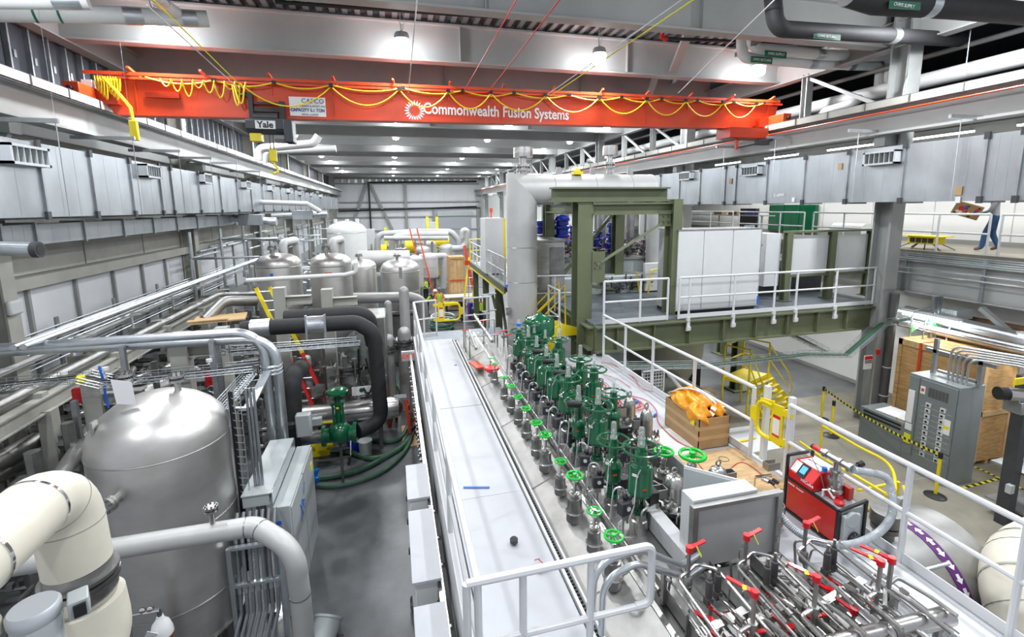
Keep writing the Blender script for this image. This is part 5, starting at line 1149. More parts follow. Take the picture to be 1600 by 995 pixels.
solo('yellow_chain', MB().tube([A(995, 425, Y=13.9), A(998, 455, Y=13.9), A(1004, 466, Y=13.9), A(1011, 464, Y=13.9), A(1016, 440, Y=13.9), A(1017, 422, Y=13.9), A(1028, 420, Y=13.9)], .025, 6), 'yellow', 'yellow chain hanging in the olive frame', 'chain')
# left walkway of the mezzanine
a, b = A(789, 448, Z=3.5), A(735, 409, Z=3.5)
wk = thing('walkway', 'narrow walkway with a yellow lower edge left of the grey riser pipe', 'walkway', (a.x, a.y, 3.2))
d = (b-a).normalized(); nn = Vector((d.y, -d.x, 0))
obj('deck', MB().bar(a+nn*.6-Vector((0, 0, .05)), b+nn*.6-Vector((0, 0, .05)), 1.2, .08), 'grating', wk)
obj('edge_channel', MB().bar(a-Vector((0, 0, .14)), b-Vector((0, 0, .14)), .06, .24), 'olive', wk); obj('yellow_edge', MB().bar(a-nn*.05-Vector((0, 0, .27)), b-nn*.05-Vector((0, 0, .27)), .05, .04), 'yellow', wk)
for s in (.25, .6, .95): q = a.lerp(b, s); obj('column', MB().ibeam((q.x+.2, q.y, 0), (q.x+.2, q.y, 3.2), .25, .25, .03), 'olive', wk)
obj('column_brace', MB().bar((a.x+.4, a.y+1.5, 1.2), (a.x+.5, a.y+3, 3.0), .1, .1).bar((a.x+.5, a.y+3, 1.0), (a.x+.4, a.y+4.2, 2.4), .1, .1), 'olive', wk)
rail_run('railing', 'white railing along the narrow walkway left of the grey riser', [(a.x, a.y), (b.x, b.y)], 3.5, [0, .1, .2, .3, .4, .5, .62, .75, .88, 1], r=.028)
c0_, c1_ = A(757, 341, Y=20), A(789, 341, Y=20)
t = thing('white_cabinet', 'white cabinet with a yellow edge on the walkway left of the grey riser', 'cabinet', (c0_.x, 20, 3.5))
obj('body', MB().box(c0_.x, c1_.x-.1, 19.9, 21, 3.55, c0_.z), 'white_box', t); obj('yellow_edge', MB().box(c1_.x-.1, c1_.x, 19.9, 20, 3.55, c0_.z), 'yellow', t)
solo('signal_light', MB().cyl((c0_.x+.4, 20.5, c0_.z), (c0_.x+.4, 20.5, c0_.z+.25), .03, 8).cyl((c0_.x+.4, 20.5, c0_.z+.25), (c0_.x+.4, 20.5, c0_.z+.42), .06, 10), 'orange', 'amber signal light on the walkway cabinet', 'light')
p = A(736, 372, Y=b.y); solo('yellow_gate_frame', MB().tube([(b.x, b.y, 3.5), (b.x, b.y, 4.7), (b.x+1.0, b.y+.2, 4.7), (b.x+1.0, b.y+.2, 3.5)], .05, 6).tube([(b.x, b.y, 4.1), (b.x+1, b.y+.2, 4.1)], .04, 6), 'yellow', 'yellow pipe frame at the far end of the walkway', 'frame')
# ================================================================ RIGHT SIDE ON THE FLOOR
# distribution panel
def fp(px, py, X): return A(px, py, X=X)
X5 = 11.95; y_far = A(1439, 600, X=X5).y; y_near = A(1497, 640, X=X5).y; ztp = A(1439, 587, X=X5).z
t = thing('distribution_panel', 'tall grey breaker panel with two columns of switches', 'panel', (X5+.3, (y_far+y_near)/2, 0))
yf2 = y_far+.26
obj('body', MB().box(X5, X5+.75, y_near, yf2, 0, ztp), 'panel_grey', t, bevel=.012)
obj('side_door', MB().box(X5-.02, X5, y_far+.02, yf2-.02, .35, ztp-.06), 'panel_grey', t)
obj('front_cover', MB().box(X5-.03, X5, y_near+.03, y_far-.02, .75, ztp-.05), 'panel_grey', t, bevel=.006)
obj('lower_cover', MB().box(X5-.03, X5, y_near+.03, y_far-.02, .1, .72), 'panel_grey', t, bevel=.006)
H = ztp-.75; W_ = y_far-y_near
vb = MB()
for k in range(6): vb.box(X5-.036, X5-.03, y_far-.2-.07*k-.055, y_far-.2-.07*k, ztp-.42, ztp-.2)
obj('vent_slots', vb, 'steel_dark', t)
for k in range(10):
    z = ztp-.62-.135*k
    for c, yy in ((0, y_near+W_*.70), (1, y_near+W_*.32)):
        s = obj('breaker', MB().box(X5-.055, X5-.03, yy-.055, yy+.055, z-.05, z+.05), 'white_box', t)
        obj('toggle', MB().box(X5-.075, X5-.055, yy-.02, yy+.02, z-.02, z+.02), 'black', s)
    obj('row_line', MB().box(X5-.034, X5-.03, y_near+.08, y_far-.08, z-.066, z-.062), 'white_box', t)
for nm, y0, y1, z0, z1, c in (('warning_label', y_far-.13, y_far-.03, ztp-.40, ztp-.22, 'plate_white'), ('side_label', yf2-.18, yf2-.04, 1.15, 1.95, 'plate_white'), ('yellow_label', yf2-.2, yf2-.05, .62, .85, 'tag_yellow'), ('orange_label', yf2-.2, yf2-.05, .95, 1.12, 'plate_white'), ('door_label', y_near+.08, y_near+.25, ztp-1.15, ztp-.8, 'plate_white')):
    obj(nm, MB().box(X5-.04, X5-.02, y0, y1, z0, z1), c, t)
obj('label_stripe', MB().box(X5-.044, X5-.04, y_near+.1, y_near+.23, ztp-1.02, ztp-.94), 'tag_yellow', t); obj('label_sign', MB().box(X5-.044, X5-.04, y_far-.11, y_far-.05, ztp-.34, ztp-.27), 'orange', t)
for i in range(5):
    y = y_near+.1+.09*i; x = X5+.3
    solo('conduit', MB().tube(bend([(x, y, ztp), (x, y, ztp+.62+.05*i), (x+.05, y-.8-.1*i, ztp+.72+.05*i), (x+.05, 2, ztp+.72+.05*i)], .22, 5), .025, 8), 'galv', 'bent conduit rising from the breaker panel, %s of five' % ('first', 'second', 'third', 'fourth', 'fifth')[i], 'conduit', 'conduits rising from the breaker panel')
mb = MB()
for y in (y_near-.02, y_far+.1): mb.box(X5+.45, X5+.53, y-.04, y+.04, ztp, ztp+.85)
mb.box(X5+.45, X5+.53, y_near-.3, y_far+.3, ztp+.5, ztp+.58).box(X5+.45, X5+.53, y_near, y_far, ztp+.06, ztp+.12)
solo('strut_goalpost', mb, 'galv_dark', 'dark strut frame standing on top of the breaker panel', 'frame')
t = thing('low_cabinet', 'low grey switch cabinet left of the breaker panel with papers on it', 'cabinet', (12.3, 9.0, 0))
obj('body', MB().box(X5+.05, X5+.85, yf2+.02, yf2+1.15, 0, 1.02), 'panel_grey', t, bevel=.012); obj('louvre', MB().box(X5+.03, X5+.05, yf2+.1, yf2+1.05, .82, .86).box(X5+.03, X5+.05, yf2+.1, yf2+1.05, .92, .96), 'black', t)
solo('drawing_sheets', MB().cb((X5+.45, yf2+.5, 1.04), .6, .7, .02, .1), 'plate_white', 'white drawing sheets lying on the low grey cabinet', 'paper')
solo('cardboard_flap', MB().cb((X5+.2, yf2+.16, .95), .3, .25, .02, .2, Euler((.5, .5, 0)).to_matrix()), 'cardboard', 'torn cardboard flap hanging off the low grey cabinet', 'cardboard')
# crate
c0, c1 = A(1397, 545, X=13.2), A(1530, 560, X=13.2)
y0, y1, zc_ = A(1540, 600, X=13.35).y+.1, A(1398, 600, X=13.35).y, 2.75
t = thing('plywood_crate', 'tall plywood crate with orange straps behind the breaker panel', 'crate', (13.7, (y0+y1)/2, 0))
obj('plywood', MB().box(13.35, 14.6, y0, y1, .12, zc_), 'wood', t)
for z in (.12, zc_-.16): obj('batten', MB().box(13.31, 13.35, y0, y1, z, z+.16), 'wood_pale', t)
for y in (y0, y1-.1, (y0+y1)/2): obj('batten', MB().box(13.31, 13.35, y, y+.1, .12, zc_), 'wood', t)
obj('batten', MB().box(13.4, 14.55, y0-.04, y0, 1.3, 1.42).box(13.4, 13.5, y0-.04, y0, .12, zc_).box(14.4, 14.5, y0-.04, y0, .12, zc_), 'wood_pale', t)
for y in (y1-.6, y1-1.6): obj('strap', MB().box(13.29, 13.31, y, y+.06, 1.3, zc_+.01).box(13.3, 13.9, y, y+.06, zc_, zc_+.012), 'orange', t)
for k in range(3): obj('skid', MB().box(13.4+.5*k, 13.5+.5*k, y0, y1, 0, .12), 'wood', t)
# column dressing
p = A(1350, 590, X=13.0)
sg = thing('warning_sign', 'red and white warning sign on the grey column', 'sign', (13.15, 10.05, 1.9))
a, b, c_, d_ = A(1352, 556, Y=10.05), A(1364, 558, Y=10.05), A(1363, 576, Y=10.05), A(1349, 573, Y=10.05)
obj('plate', MB().box(a.x, b.x, 10.06, 10.085, c_.z, a.z), 'plate_white', sg); obj('red_band', MB().box(a.x+.01, b.x-.01, 10.05, 10.06, a.z-.12, a.z-.02), 'red_handle', sg)
obj('text_lines', MB().box(a.x+.02, b.x-.02, 10.05, 10.06, a.z-.17, a.z-.15).box(a.x+.02, b.x-.02, 10.05, 10.06, a.z-.22, a.z-.2), 'ink_black', sg)
solo('column_conduit', MB().cyl((13.55, 10.0, 0), (13.55, 10.0, 3.9), .11, 14), 'steel_dark', 'dark round riser beside the grey column', 'pipe')
for i, z in enumerate((.9, 1.75)): solo('band_clamp', MB().cyl((13.55, 10.0, z), (13.55, 10.0, z+.03), .12, 14), 'white_paint', '%s white band clamp round the dark riser' % ('lower', 'upper')[i], 'clamp')
solo('red_box', MB().box(13.2, 13.28, 10.02, 10.09, 2.15, 2.28), 'red_handle', 'small red device on the grey column above the warning sign', 'alarm')
solo('orange_cable_bundle', MB().tube([(13.85, 9.7, 2.05), (13.88, 9.7, 1.4), (13.9, 9.7, .95)], [.02, .06, .04], 8), 'orange', 'orange cable bundle hanging beside the dark riser', 'cable')
solo('green_cable_coil', MB().ring((13.85, 9.65, 1.75), .13, .015, (0, 1, .2), 16, 5).ring((13.85, 9.66, 1.72), .1, .015, (.1, 1, 0), 16, 5), 'green_bright', 'small green cable coil beside the orange bundle', 'cable')
for i in range(3): solo('strut_post', MB().box(14.0+.12*i, 14.06+.12*i, 9.3, 9.36, 0, 3.9), 'galv_dark', 'upright strut post left of the crate, %s of three' % ('first', 'second', 'third')[i], 'post', 'strut posts left of the crate')
# stanchions with hazard tape
st_p = [A(1299, 680, Z=0), A(1302, 700, Z=0)]
S_ = [(A(1298, 681, Z=0), 'far yellow stanchion in front of the grey column'), (A(1461, 775, Z=0), 'near yellow stanchion in front of the breaker panel'), (A(1305, 668, Z=0)+Vector((-.2, -.9, 0)), 'yellow stanchion just right of the safety gate')]
S_[2] = (A(1283, 655, Z=0), S_[2][1])
for p, lab in S_:
    t = thing('stanchion', lab, 'stanchion', p, 'yellow stanchions')
    obj('base', MB().lathe([(.2, 0), (.2, .02), (.12, .05), (.04, .07)], p, seg=20), 'black', t); obj('pole', MB().cyl(p+Vector((0, 0, .05)), p+Vector((0, 0, .98)), .032, 12), 'yellow', t); obj('tape_head', MB().cyl(p+Vector((0, 0, .9)), p+Vector((0, 0, 1.03)), .042, 12), 'black', t)
def hazard(a, b, lab, n=44, w_=.06, flat=False):
    t = thing('hazard_tape', lab, 'tape', a); a = Vector(a); b = Vector(b)
    u = (0, 0, 1)
    for par in (0, 1):
        mb = MB()
        for k in range(par, n, 2):
            p, q = a.lerp(b, k/n), a.lerp(b, (k+1)/n); s1 = 0 if flat else -.12*4*(k/n)*(1-k/n); s2 = 0 if flat else -.12*4*((k+1)/n)*(1-(k+1)/n)
            p = p+Vector((0, 0, s1)); q = q+Vector((0, 0, s2)); mb.bar(p, q, w_ if flat else .004, .004 if flat else w_)
        obj('black_stripes' if par else 'yellow_stripes', mb, 'black' if par else 'tag_yellow', t, kind='stuff')
hazard(S_[2][0]+Vector((0, 0, .97)), S_[1][0]+Vector((0, 0, .97)), 'black and yellow barrier tape sagging between the stanchions', 60)
hazard(A(1515, 725, Z=.008), A(1600, 765, Z=.008), 'black and yellow floor tape running behind the crate', 20, .07, True)
hazard(A(1505, 762, Z=.008), A(1570, 745, Z=.008), 'black and yellow floor tape crossing before the dark stand', 14, .07, True)
# yellow rolling stairs
def YP(px, py, Y): return A(px, py, Y=Y)
t = thing('rolling_stairs', 'yellow rolling stairs with a platform standing on the grey floor', 'stairs', (11.5, 13, 0))
plz = 1.15; px0, px1, py0, py1 = 10.3, 11.55, 12.6, 13.6
p1, p2, p3, p4 = A(1130, 588, Z=plz), A(1170, 597, Z=plz), A(1200, 584, Z=plz), A(1160, 575, Z=plz)
n0 = MB(); n0.v = [tuple(p) for p in (p1, p2, p3, p4)]+[tuple(p-Vector((0, 0, .1))) for p in (p1, p2, p3, p4)]
n0.f = [(0, 1, 2, 3), (7, 6, 5, 4), (0, 4, 5, 1), (1, 5, 6, 2), (2, 6, 7, 3), (3, 7, 4, 0)]
obj('platform', n0, 'yellow', t)
for q in (p1, p2, p3, p4):
    obj('post', MB().cyl((q.x, q.y, 0), (q.x, q.y, plz+1.0), .03, 8), 'yellow', t)
for h_ in (.5, 1.0):
    obj('guard_rail', MB().tube([p2+Vector((0, 0, h_)), p1+Vector((0, 0, h_)), p4+Vector((0, 0, h_)), p3+Vector((0, 0, h_))], .025, 7), 'yellow', t)
e1, e2 = A(1195, 660, Z=0), A(1237, 632, Z=0)
for k in range(5):
    s = (k+.5)/5; a = p2.lerp(e1, s); b = p3.lerp(e2, s); a.z = b.z = plz*(1-s); dd = (e1-p2); dd.z = 0; dd = dd.normalized()*.12
    nb = MB(); V_ = [a-dd, b-dd, b+dd, a+dd]; nb.v = [tuple(v) for v in V_]+[tuple(v-Vector((0, 0, .03))) for v in V_]; nb.f = n0.f; obj('tread', nb, 'yellow', t)
for a, e in ((p2, e1), (p3, e2)):
    obj('stringer', MB().bar(a, e, .03, .12), 'yellow', t)
    obj('handrail', MB().tube(bend([a+Vector((0, 0, .95)), e.lerp(a, .25)+Vector((0, 0, .85)), e.lerp(a, .02)+Vector((0, 0, .55)), e.lerp(a, .15)+Vector((0, 0, .2))], .2), .022, 7).tube([a+Vector((0, 0, .5)), e.lerp(a, .2)+Vector((0, 0, .4))], .02, 6), 'yellow', t)
for q in (p1, e1): obj('caster', MB().cyl((q.x-.03, q.y, .07), (q.x+.03, q.y, .07), .07, 12), 'black', t)
# yellow floor rail frame seen through the near rail
t = thing('yellow_floor_rail', 'low yellow pipe barrier on the pale floor below the red pump cart', 'barrier', (6.5, 6.5, 0))
yr = lambda L, Z: smooth([A(a, b, Z=Z) for a, b in L], 4)
for L, Z in ((((1285, 665), (1340, 697), (1380, 718), (1396, 738), (1399, 765)), 1.1), (((1250, 690), (1290, 718), (1340, 745), (1385, 772)), 1.1), (((1340, 766), (1370, 760), (1404, 753)), .9), (((1335, 798), (1365, 793), (1386, 789)), .5), (((1145, 692), (1165, 688), (1180, 684)), 1.1), (((1140, 722), (1160, 717), (1195, 712)), .55), (((1412, 760), (1416, 775), (1410, 800)), 1.1)):
    obj('rail', MB().tube(yr(L, Z), .028, 7), 'yellow', t)
for px, py in ((1399, 765), (1285, 665), (1385, 772), (1404, 753), (1145, 692)):
    q = A(px, py, Z=1.1); obj('post', MB().cyl((q.x, q.y, 0), (q.x, q.y, 1.1), .028, 7), 'yellow', t)
t = thing('yellow_step_stool', 'yellow step plate beside the safety gate on the pale floor', 'steps', (6.1, 6.3, 0))
obj('tread', MB().box(5.7, 6.3, 6.0, 6.5, 1.55, 1.6).box(5.8, 6.5, 5.6, 5.9, 1.3, 1.35), 'yellow', t); obj('legs', MB().bar((5.75, 6.05, 0), (5.75, 6.05, 1.6), .05, .05).bar((6.25, 6.45, 0), (6.25, 6.45, 1.6), .05, .05).bar((6.45, 5.65, 0), (6.45, 5.65, 1.35), .05, .05), 'yellow', t)
# things below the mezzanine
t = thing('beige_hopper', 'beige rounded tank under the mezzanine left of the yellow stairs', 'tank', (8.5, 12.4, 0))
obj('shell', MB().lathe([(.3, .1), (.7, .6), (1.25, 1.7), (1.3, 2.9)], (8.3, 13.2, 0), seg=32), 'beige_plate', t); obj('stand', MB().cyl((8.3, 13.2, 0), (8.3, 13.2, .4), .35, 16), 'beige_plate', t)
solo('equipment_block', MB().box(5.4, 8.2, 10.3, 12.2, 0, 1.35), 'beige_plate', 'low beige equipment base below the white railing', 'equipment', bevel=.03)
t = thing('white_grid_panel', 'white perforated box panel below the mezzanine edge', 'panel', (5.6, 9.6, 1.6))
g0, g1 = A(1003, 580, Y=9.9), A(1037, 612, Y=9.9)
obj('frame', MB().box(g0.x, g1.x, 9.88, 9.92, g0.z-.03, g0.z).box(g0.x, g1.x, 9.88, 9.92, g1.z, g1.z+.03).box(g0.x, g0.x+.03, 9.88, 9.92, g1.z, g0.z).box(g1.x-.03, g1.x, 9.88, 9.92, g1.z-.5, g0.z), 'white_paint', t)
mb = MB()
for k in range(9): x = g0.x+(g1.x-g0.x)*k/8; mb.box(x-.006, x+.006, 9.89, 9.91, g1.z, g0.z)
for k in range(8): z = g1.z+(g0.z-g1.z)*k/7; mb.box(g0.x, g1.x, 9.89, 9.91, z-.006, z+.006)
obj('mesh', mb, 'white_paint', t, kind='stuff')
obj('leg', MB().cyl((g0.x+.05, 9.9, 0), (g0.x+.05, 9.9, g1.z), .03, 6).cyl((g1.x-.05, 9.9, 0), (g1.x-.05, 9.9, g1.z), .03, 6), 'white_paint', t)
solo('black_cabinet', MB().box(9.3, 9.8, 13.2, 13.8, 0, 2.6), 'black', 'tall black cabinet under the mezzanine beside the beige tank', 'cabinet')
t = thing('wooden_stool', 'small wooden crate stand beside the beige tank', 'stand', (9.1, 12.0, 0))
for z in (.25, .5, .75): obj('slat', MB().box(8.7, 9.2, 11.6, 12.0, z, z+.12), 'wood_pale', t)
obj('leg', MB().box(8.7, 8.76, 11.6, 11.66, 0, .75).box(9.14, 9.2, 11.6, 11.66, 0, .75), 'wood', t)
solo('floor_mat', MB().box(8.2, 9.9, 9.6, 10.9, .005, .03), 'wall_panel', 'pale board lying on the floor under the yellow stairs', 'board')
solo('side_pipe', MB().cyl(A(1045, 585, Z=2.4), A(1160, 720, Z=2.4), .05, 10), 'steel_grey', 'grey pipe running along the platform edge behind the railing', 'pipe')
p = A(1085, 605, Z=2.6); solo('blue_capped_valve', MB().cyl((5.25, 7.2, 0), (5.25, 7.2, 2.75), .03, 8).ball((5.25, 7.2, 2.75), .05, 8), 'blue_cap', 'small blue capped valve outside the platform railing', 'valve')
# wire cable trays with green cables
def tray(name, lab, pts, w_, m='galv_dark', step=.18, h=.1, cables=0, cm='hose_green', grp=None):
    t = thing(name, lab, 'cable tray', pts[0], grp); P_ = [Vector(p) for p in pts]; mb = MB(); cr__ = MB()
    for a, b in zip(P_, P_[1:]):
        d = (b-a).normalized(); n_ = d.cross(Vector((0, 0, 1))); n_ = n_.normalized() if n_.length > .1 else Vector((1, 0, 0)); u = n_.cross(d).normalized()
        for f in (-.5, -.25, 0, .25, .5): mb.cyl(a+n_*w_*f, b+n_*w_*f, .006, 5)
        for f in (-.5, .5):
            mb.cyl(a+n_*w_*f+u*h, b+n_*w_*f+u*h, .007, 5); mb.cyl(a+n_*w_*f+u*h*.5, b+n_*w_*f+u*h*.5, .005, 5)
        k = 0; L = (b-a).length
        while k*step < L:
            c = a+d*(k*step); cr__.tube([c-n_*w_*.5+u*h, c-n_*w_*.5, c+n_*w_*.5, c+n_*w_*.5+u*h], .005, 4); k += 1
    obj('side_wires', mb, m, t, kind='stuff'); obj('cross_wires', cr__, m, t, kind='stuff')
    if cables:
        q = random.Random(2); cbm = MB()
        for c in range(cables):
            o_ = Vector((q.uniform(-.4, .4)*w_*.3, q.uniform(-.4, .4)*w_*.6, q.uniform(.015, h*.6))); cbm.tube([p+o_ for p in P_], .011, 5)
        obj('cables', cbm, cm, t, kind='stuff')
    return t
Ty = 9.9
tray('wire_tray', 'wire cable tray full of green cables below the mezzanine edge', [A(945, 575, Y=10.1), A(1110, 572, Y=10.1), A(1260, 555, Y=10.1), A(1322, 556, Y=9.9), A(1378, 508, Y=9.9), A(1420, 500, Y=9.6)], .3, cables=14)
tray('wire_tray', 'wire cable tray continuing right under the balcony girder', [A(1400, 505, Y=9.7), A(1470, 520, Y=9.2), A(1590, 565, Y=9.0)], .4, cables=10, cm='dark_grey')
tray('wire_tray', 'wire cable tray crossing below the mezzanine toward the white wall', [A(1200, 505, Y=12), A(1290, 550, Y=10.3)], .3, cables=6)
mb = MB(); c = A(1456, 500, Y=9.4)
for k in range(8): mb.tube([c+Vector((-.7, 0, -.15-.02*k)), c+Vector((-.25, 0, -.05)), c+Vector((0, -.02*k, .06-.03*k)), c+Vector((.1+.02*k, 0, -.2-.02*k))], .013, 5)
solo('green_cables', mb, 'green_bright', 'bright green cables looping out of the tray by the column', 'cable', kind='stuff')
for i in range(9):
    z = 3.05-.06*(i % 3); x = 13.75+.22*i/2
    solo('conduit', MB().cyl((x, 3, z), (x, 10.6, z), .03+.01*(i % 2), 8), 'galv' if i % 2 else 'galv_dark', 'overhead conduit in the rack under the balcony, %s from the hall side' % ('first', 'second', 'third', 'fourth', 'fifth', 'sixth', 'seventh', 'eighth', 'ninth')[i], 'conduit', 'overhead conduits under the balcony')
for i, (x, y) in enumerate(((13.7, 9.6), (13.75, 9.3), (14.1, 9.4), (14.15, 9.0))):
    solo('conduit', MB().tube(bend([(x, y, 2.6), (x, y, 3.45-.1*i), (x+.7, y, 3.55-.1*i)], .25), .02, 7), 'galv', 'curved conduit stub rising from the tray by the column, %s' % ('first', 'second', 'third', 'fourth')[i], 'conduit', 'curved conduit stubs by the column')
solo('junction_box', MB().box(14.4, 15.0, 9.0, 9.4, 3.3, 3.55), 'panel_light', 'pale grey junction box under the balcony girder', 'box')
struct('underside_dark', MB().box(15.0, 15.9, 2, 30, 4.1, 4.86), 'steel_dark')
solo('round_duct', MB().cyl((14.3, 10.2, 3.3), (14.3, 5, 3.1), .16, 14), 'galv', 'shiny round duct under the balcony girder', 'duct')
solo('brown_pipe', MB().cyl((15.3, 10.2, 3.2), (15.3, 3, 3.2), .1, 10), 'boot', 'brown pipe in the dark space under the balcony', 'pipe')
# dark stand at the right edge
t = thing('dark_stand', 'dark post with a shiny motor and yellow label at the right picture edge', 'stand', (11.6, 6, 0))
obj('post', MB().box(11.55, 11.75, 5.9, 6.1, 0, 3.1), 'dark_grey', t); q = A(1572, 607, Y=5.9)
obj('motor', MB().cyl((q.x-.15, 5.8, q.z-.05), (q.x+.5, 5.5, q.z-.1), .13, 16), 'stainless', t, ); obj('motor_cap', MB().cyl((q.x-.28, 5.86, q.z-.04), (q.x-.12, 5.8, q.z-.05), .12, 16), 'black', t)
obj('yellow_label', MB().box(q.x-.1, q.x+.4, 5.72, 5.76, q.z+.14, q.z+.26), 'yellow', t); obj('gearbox', MB().box(q.x-.05, q.x+.5, 5.6, 5.9, q.z-.4, q.z-.16), 'galv_dark', t, bevel=.02)
obj('socket', MB().box(11.45, 11.56, 5.86, 5.95, .75, .92), 'panel_light', t)
obj('shelf', MB().box(11.75, 12.6, 5.6, 6.4, 1.1, 1.14).box(11.75, 12.6, 5.6, 6.4, .3, .34), 'galv_dark', t)
# overhead pipes at top right
def pipe_run(name, lab, pts, r, m, bands=(), R=.35, cat='pipe', seg=18, grp=None, keep=False):
    P_ = bend(pts, R, 6)
    if not bands and not keep: return solo(name, MB().tube(P_, r, seg), m, lab, cat, grp, origin=tuple(pts[0]))
    t = thing(name, lab, cat, pts[0], grp); obj('pipe_body', MB().tube(P_, r, seg), m, t)
    for s, mm, w_ in bands:
        i = int(s); a = Vector(pts[i]).lerp(Vector(pts[i+1]), s-i); d = (Vector(pts[i+1])-Vector(pts[i])).normalized(); obj('pipe_label' if mm == 'ink_green' else 'steel_saddle', MB().tube([a-d*w_, a+d*w_], r+.006, seg), mm, t)
    return t
def WP(px, py, Y): return A(px, py, Y=Y)
a1 = [WP(1205, -30, 9.0), WP(1212, 45, 9.0), WP(1330, 52, 9.3), WP(1500, 62, 9.9)]
ln = pipe_run('insulated_pipe', 'black insulated chilled water return pipe hanging below the roof', a1, .17, 'black_foam', ((2.35, 'galv', .12),), .3)
text('pipe_lettering', 'CHWS RETURN', .075, 'ink_white', WP(1292, 57, 8.98), ln, rot=(PI/2+.2, 0, .05)); obj('pipe_label', MB().bar(WP(1271, 55, 9.0), WP(1313, 59, 9.02), .01, .12), 'ink_green', ln)
a2 = [WP(1325, -10, 7.0), WP(1370, 4, 7.0), WP(1500, 12, 7.0), WP(1640, 25, 7.2)]
ln = pipe_run('insulated_pipe', 'black insulated chilled water supply pipe at the top right corner', a2, .2, 'black_foam', ((1.6, 'galv', .1),), .3)
text('pipe_lettering', 'CHWS SUPPLY', .075, 'ink_white', WP(1413, 8.5, 6.74), ln, rot=(PI/2+.3, 0, .05)); obj('pipe_label', MB().bar(WP(1389, 7, 6.77), WP(1438, 10, 6.77), .01, .13), 'ink_green', ln)
for i, (pts, lab, tx) in enumerate((([WP(1172, 45, 12.2), WP(1177, 75, 12.2), WP(1290, 86, 12.2), WP(1392, 88, 12.2), WP(1388, 170, 12.2)], 'white heating supply pipe bending down beside the big column', 'HWS SUPPLY'), ([WP(1158, 45, 12.5), WP(1160, 90, 12.5), WP(1280, 100, 12.5), WP(1377, 103, 12.5), WP(1371, 170, 12.5)], 'white heating return pipe just below the supply pipe', 'HWS RETURN'))):
    ln = pipe_run('white_pipe', lab, pts, .15, 'pipe_white', ((1.9, 'galv', .12), (2.5, 'galv', .1)), .25)
    c = WP(1212-22*i, 85+9*i, 12.0+.3*i); text('pipe_lettering', tx, .1, 'ink_white', c-Vector((0, .03, 0)), ln, rot=(PI/2+.2, 0, .03)); obj('pipe_label', MB().cb(c, .75, .02, .17, .03), 'ink_green', ln)
pipe_run('white_pipe', 'long white pipe running above the right crane runway', [Vector((14.6, 4, 9.75)), Vector((14.6, 34, 9.75))], .2, 'pipe_white', ((.12, 'galv', .1),))
pipe_run('white_pipe', 'white branch pipe dropping to the right crane runway', [Vector((14.6, 12.4, 9.75)), Vector((14.2, 12.4, 9.5)), Vector((14.0, 13.3, 9.4)), Vector((14.0, 13.3, 8.8))], .13, 'pipe_white', R=.15)
pipe_run('white_pipe', 'second long white pipe behind the roof truss posts on the right', [Vector((15.6, 14, 9.7)), Vector((15.6, 50, 9.7))], .22, 'pipe_white')
pipe_run('dark_pipe', 'thin dark pipe behind the roof truss posts', [Vector((15.0, 6, 10.5)), Vector((15.0, 45, 10.5))], .07, 'steel_grey')
for i, (x, y) in enumerate(((15.6, 5.2), (13.9, 9.2), (15.0, 7.3))):
    solo('threaded_rod', MB().cyl((x, y, 9.5), (x, y, 11.7), .012, 5), 'galv', '%s threaded hanger rod over the right runway' % ('nearest', 'farthest', 'middle')[i], 'rod', 'hanger rods over the right runway')
solo('conduit', MB().tube([(13.1, 10.0, 8.9), (13.1, 10.0, 9.4), (13.2, 10.05, 9.7)], .02, 6).tube([(13.04, 10.0, 8.9), (13.04, 10.0, 9.35), (13.15, 10.05, 9.6)], .02, 6), 'galv', 'pair of short bent conduits at the foot of the upper column', 'conduit')
# sprinkler pipe
pipe_run('sprinkler_pipe', 'black sprinkler pipe crossing under the roof deck', [WP(430, 3, 12.6), WP(700, 22, 12.6), WP(1028, 40, 12.6)], .045, 'black', cat='pipe', seg=8)
pipe_run('sprinkler_pipe', 'black sprinkler pipe continuing right of the red couplings', [WP(1040, 60, 12.6), WP(1230, 68, 12.8), WP(1330, 72, 13)], .045, 'black', seg=8)
solo('red_couplings', MB().tube([WP(1028, 40, 12.6), WP(1036, 50, 12.6), WP(1034, 58, 12.6), WP(1042, 61, 12.6)], .07, 8), 'red_handle', 'red pipe couplings joining the sprinkler pipes', 'coupling')
pipe_run('sprinkler_pipe', 'black sprinkler pipe behind the second roof beam', [WP(948, 116, 16.5), WP(1100, 119, 16.5), WP(1160, 117, 16.5)], .045, 'black', seg=8)
for i, (a, b, c_) in enumerate((((810, -5, 8.2), (722, 148, 14.5), 'red_wire'), ((878, -5, 8.2), (760, 148, 14.5), 'red_wire'), ((652, -5, 8.3), (638, 145, 14), 'white_paint'), ((1090, -5, 7.5), (860, 150, 13.6), 'tag_yellow'), ((1072, -5, 7.5), (855, 148, 13.8), 'white_paint'), ((240, 0, 9), (380, 138, 13.3), 'tag_yellow'), ((230, 8, 9), (370, 136, 13.3), 'white_paint'), ((1215, -5, 8.5), (1060, 145, 14), 'white_paint'))):
    p, q = WP(*a), WP(*b); solo('guy_cable', MB().cyl(p, q, .012, 5), c_, ('dark red sprinkler line left of the trough lamps', 'dark red sprinkler line right of its twin', 'white cable running beside the trough lamp row', 'yellow cable slanting down to the crane on the right', 'white cable beside the slanting yellow one on the right', 'yellow cable slanting down to the crane on the left', 'white cable beside the yellow one on the left', 'white cable slanting past the far right lamp')[i], 'cable')
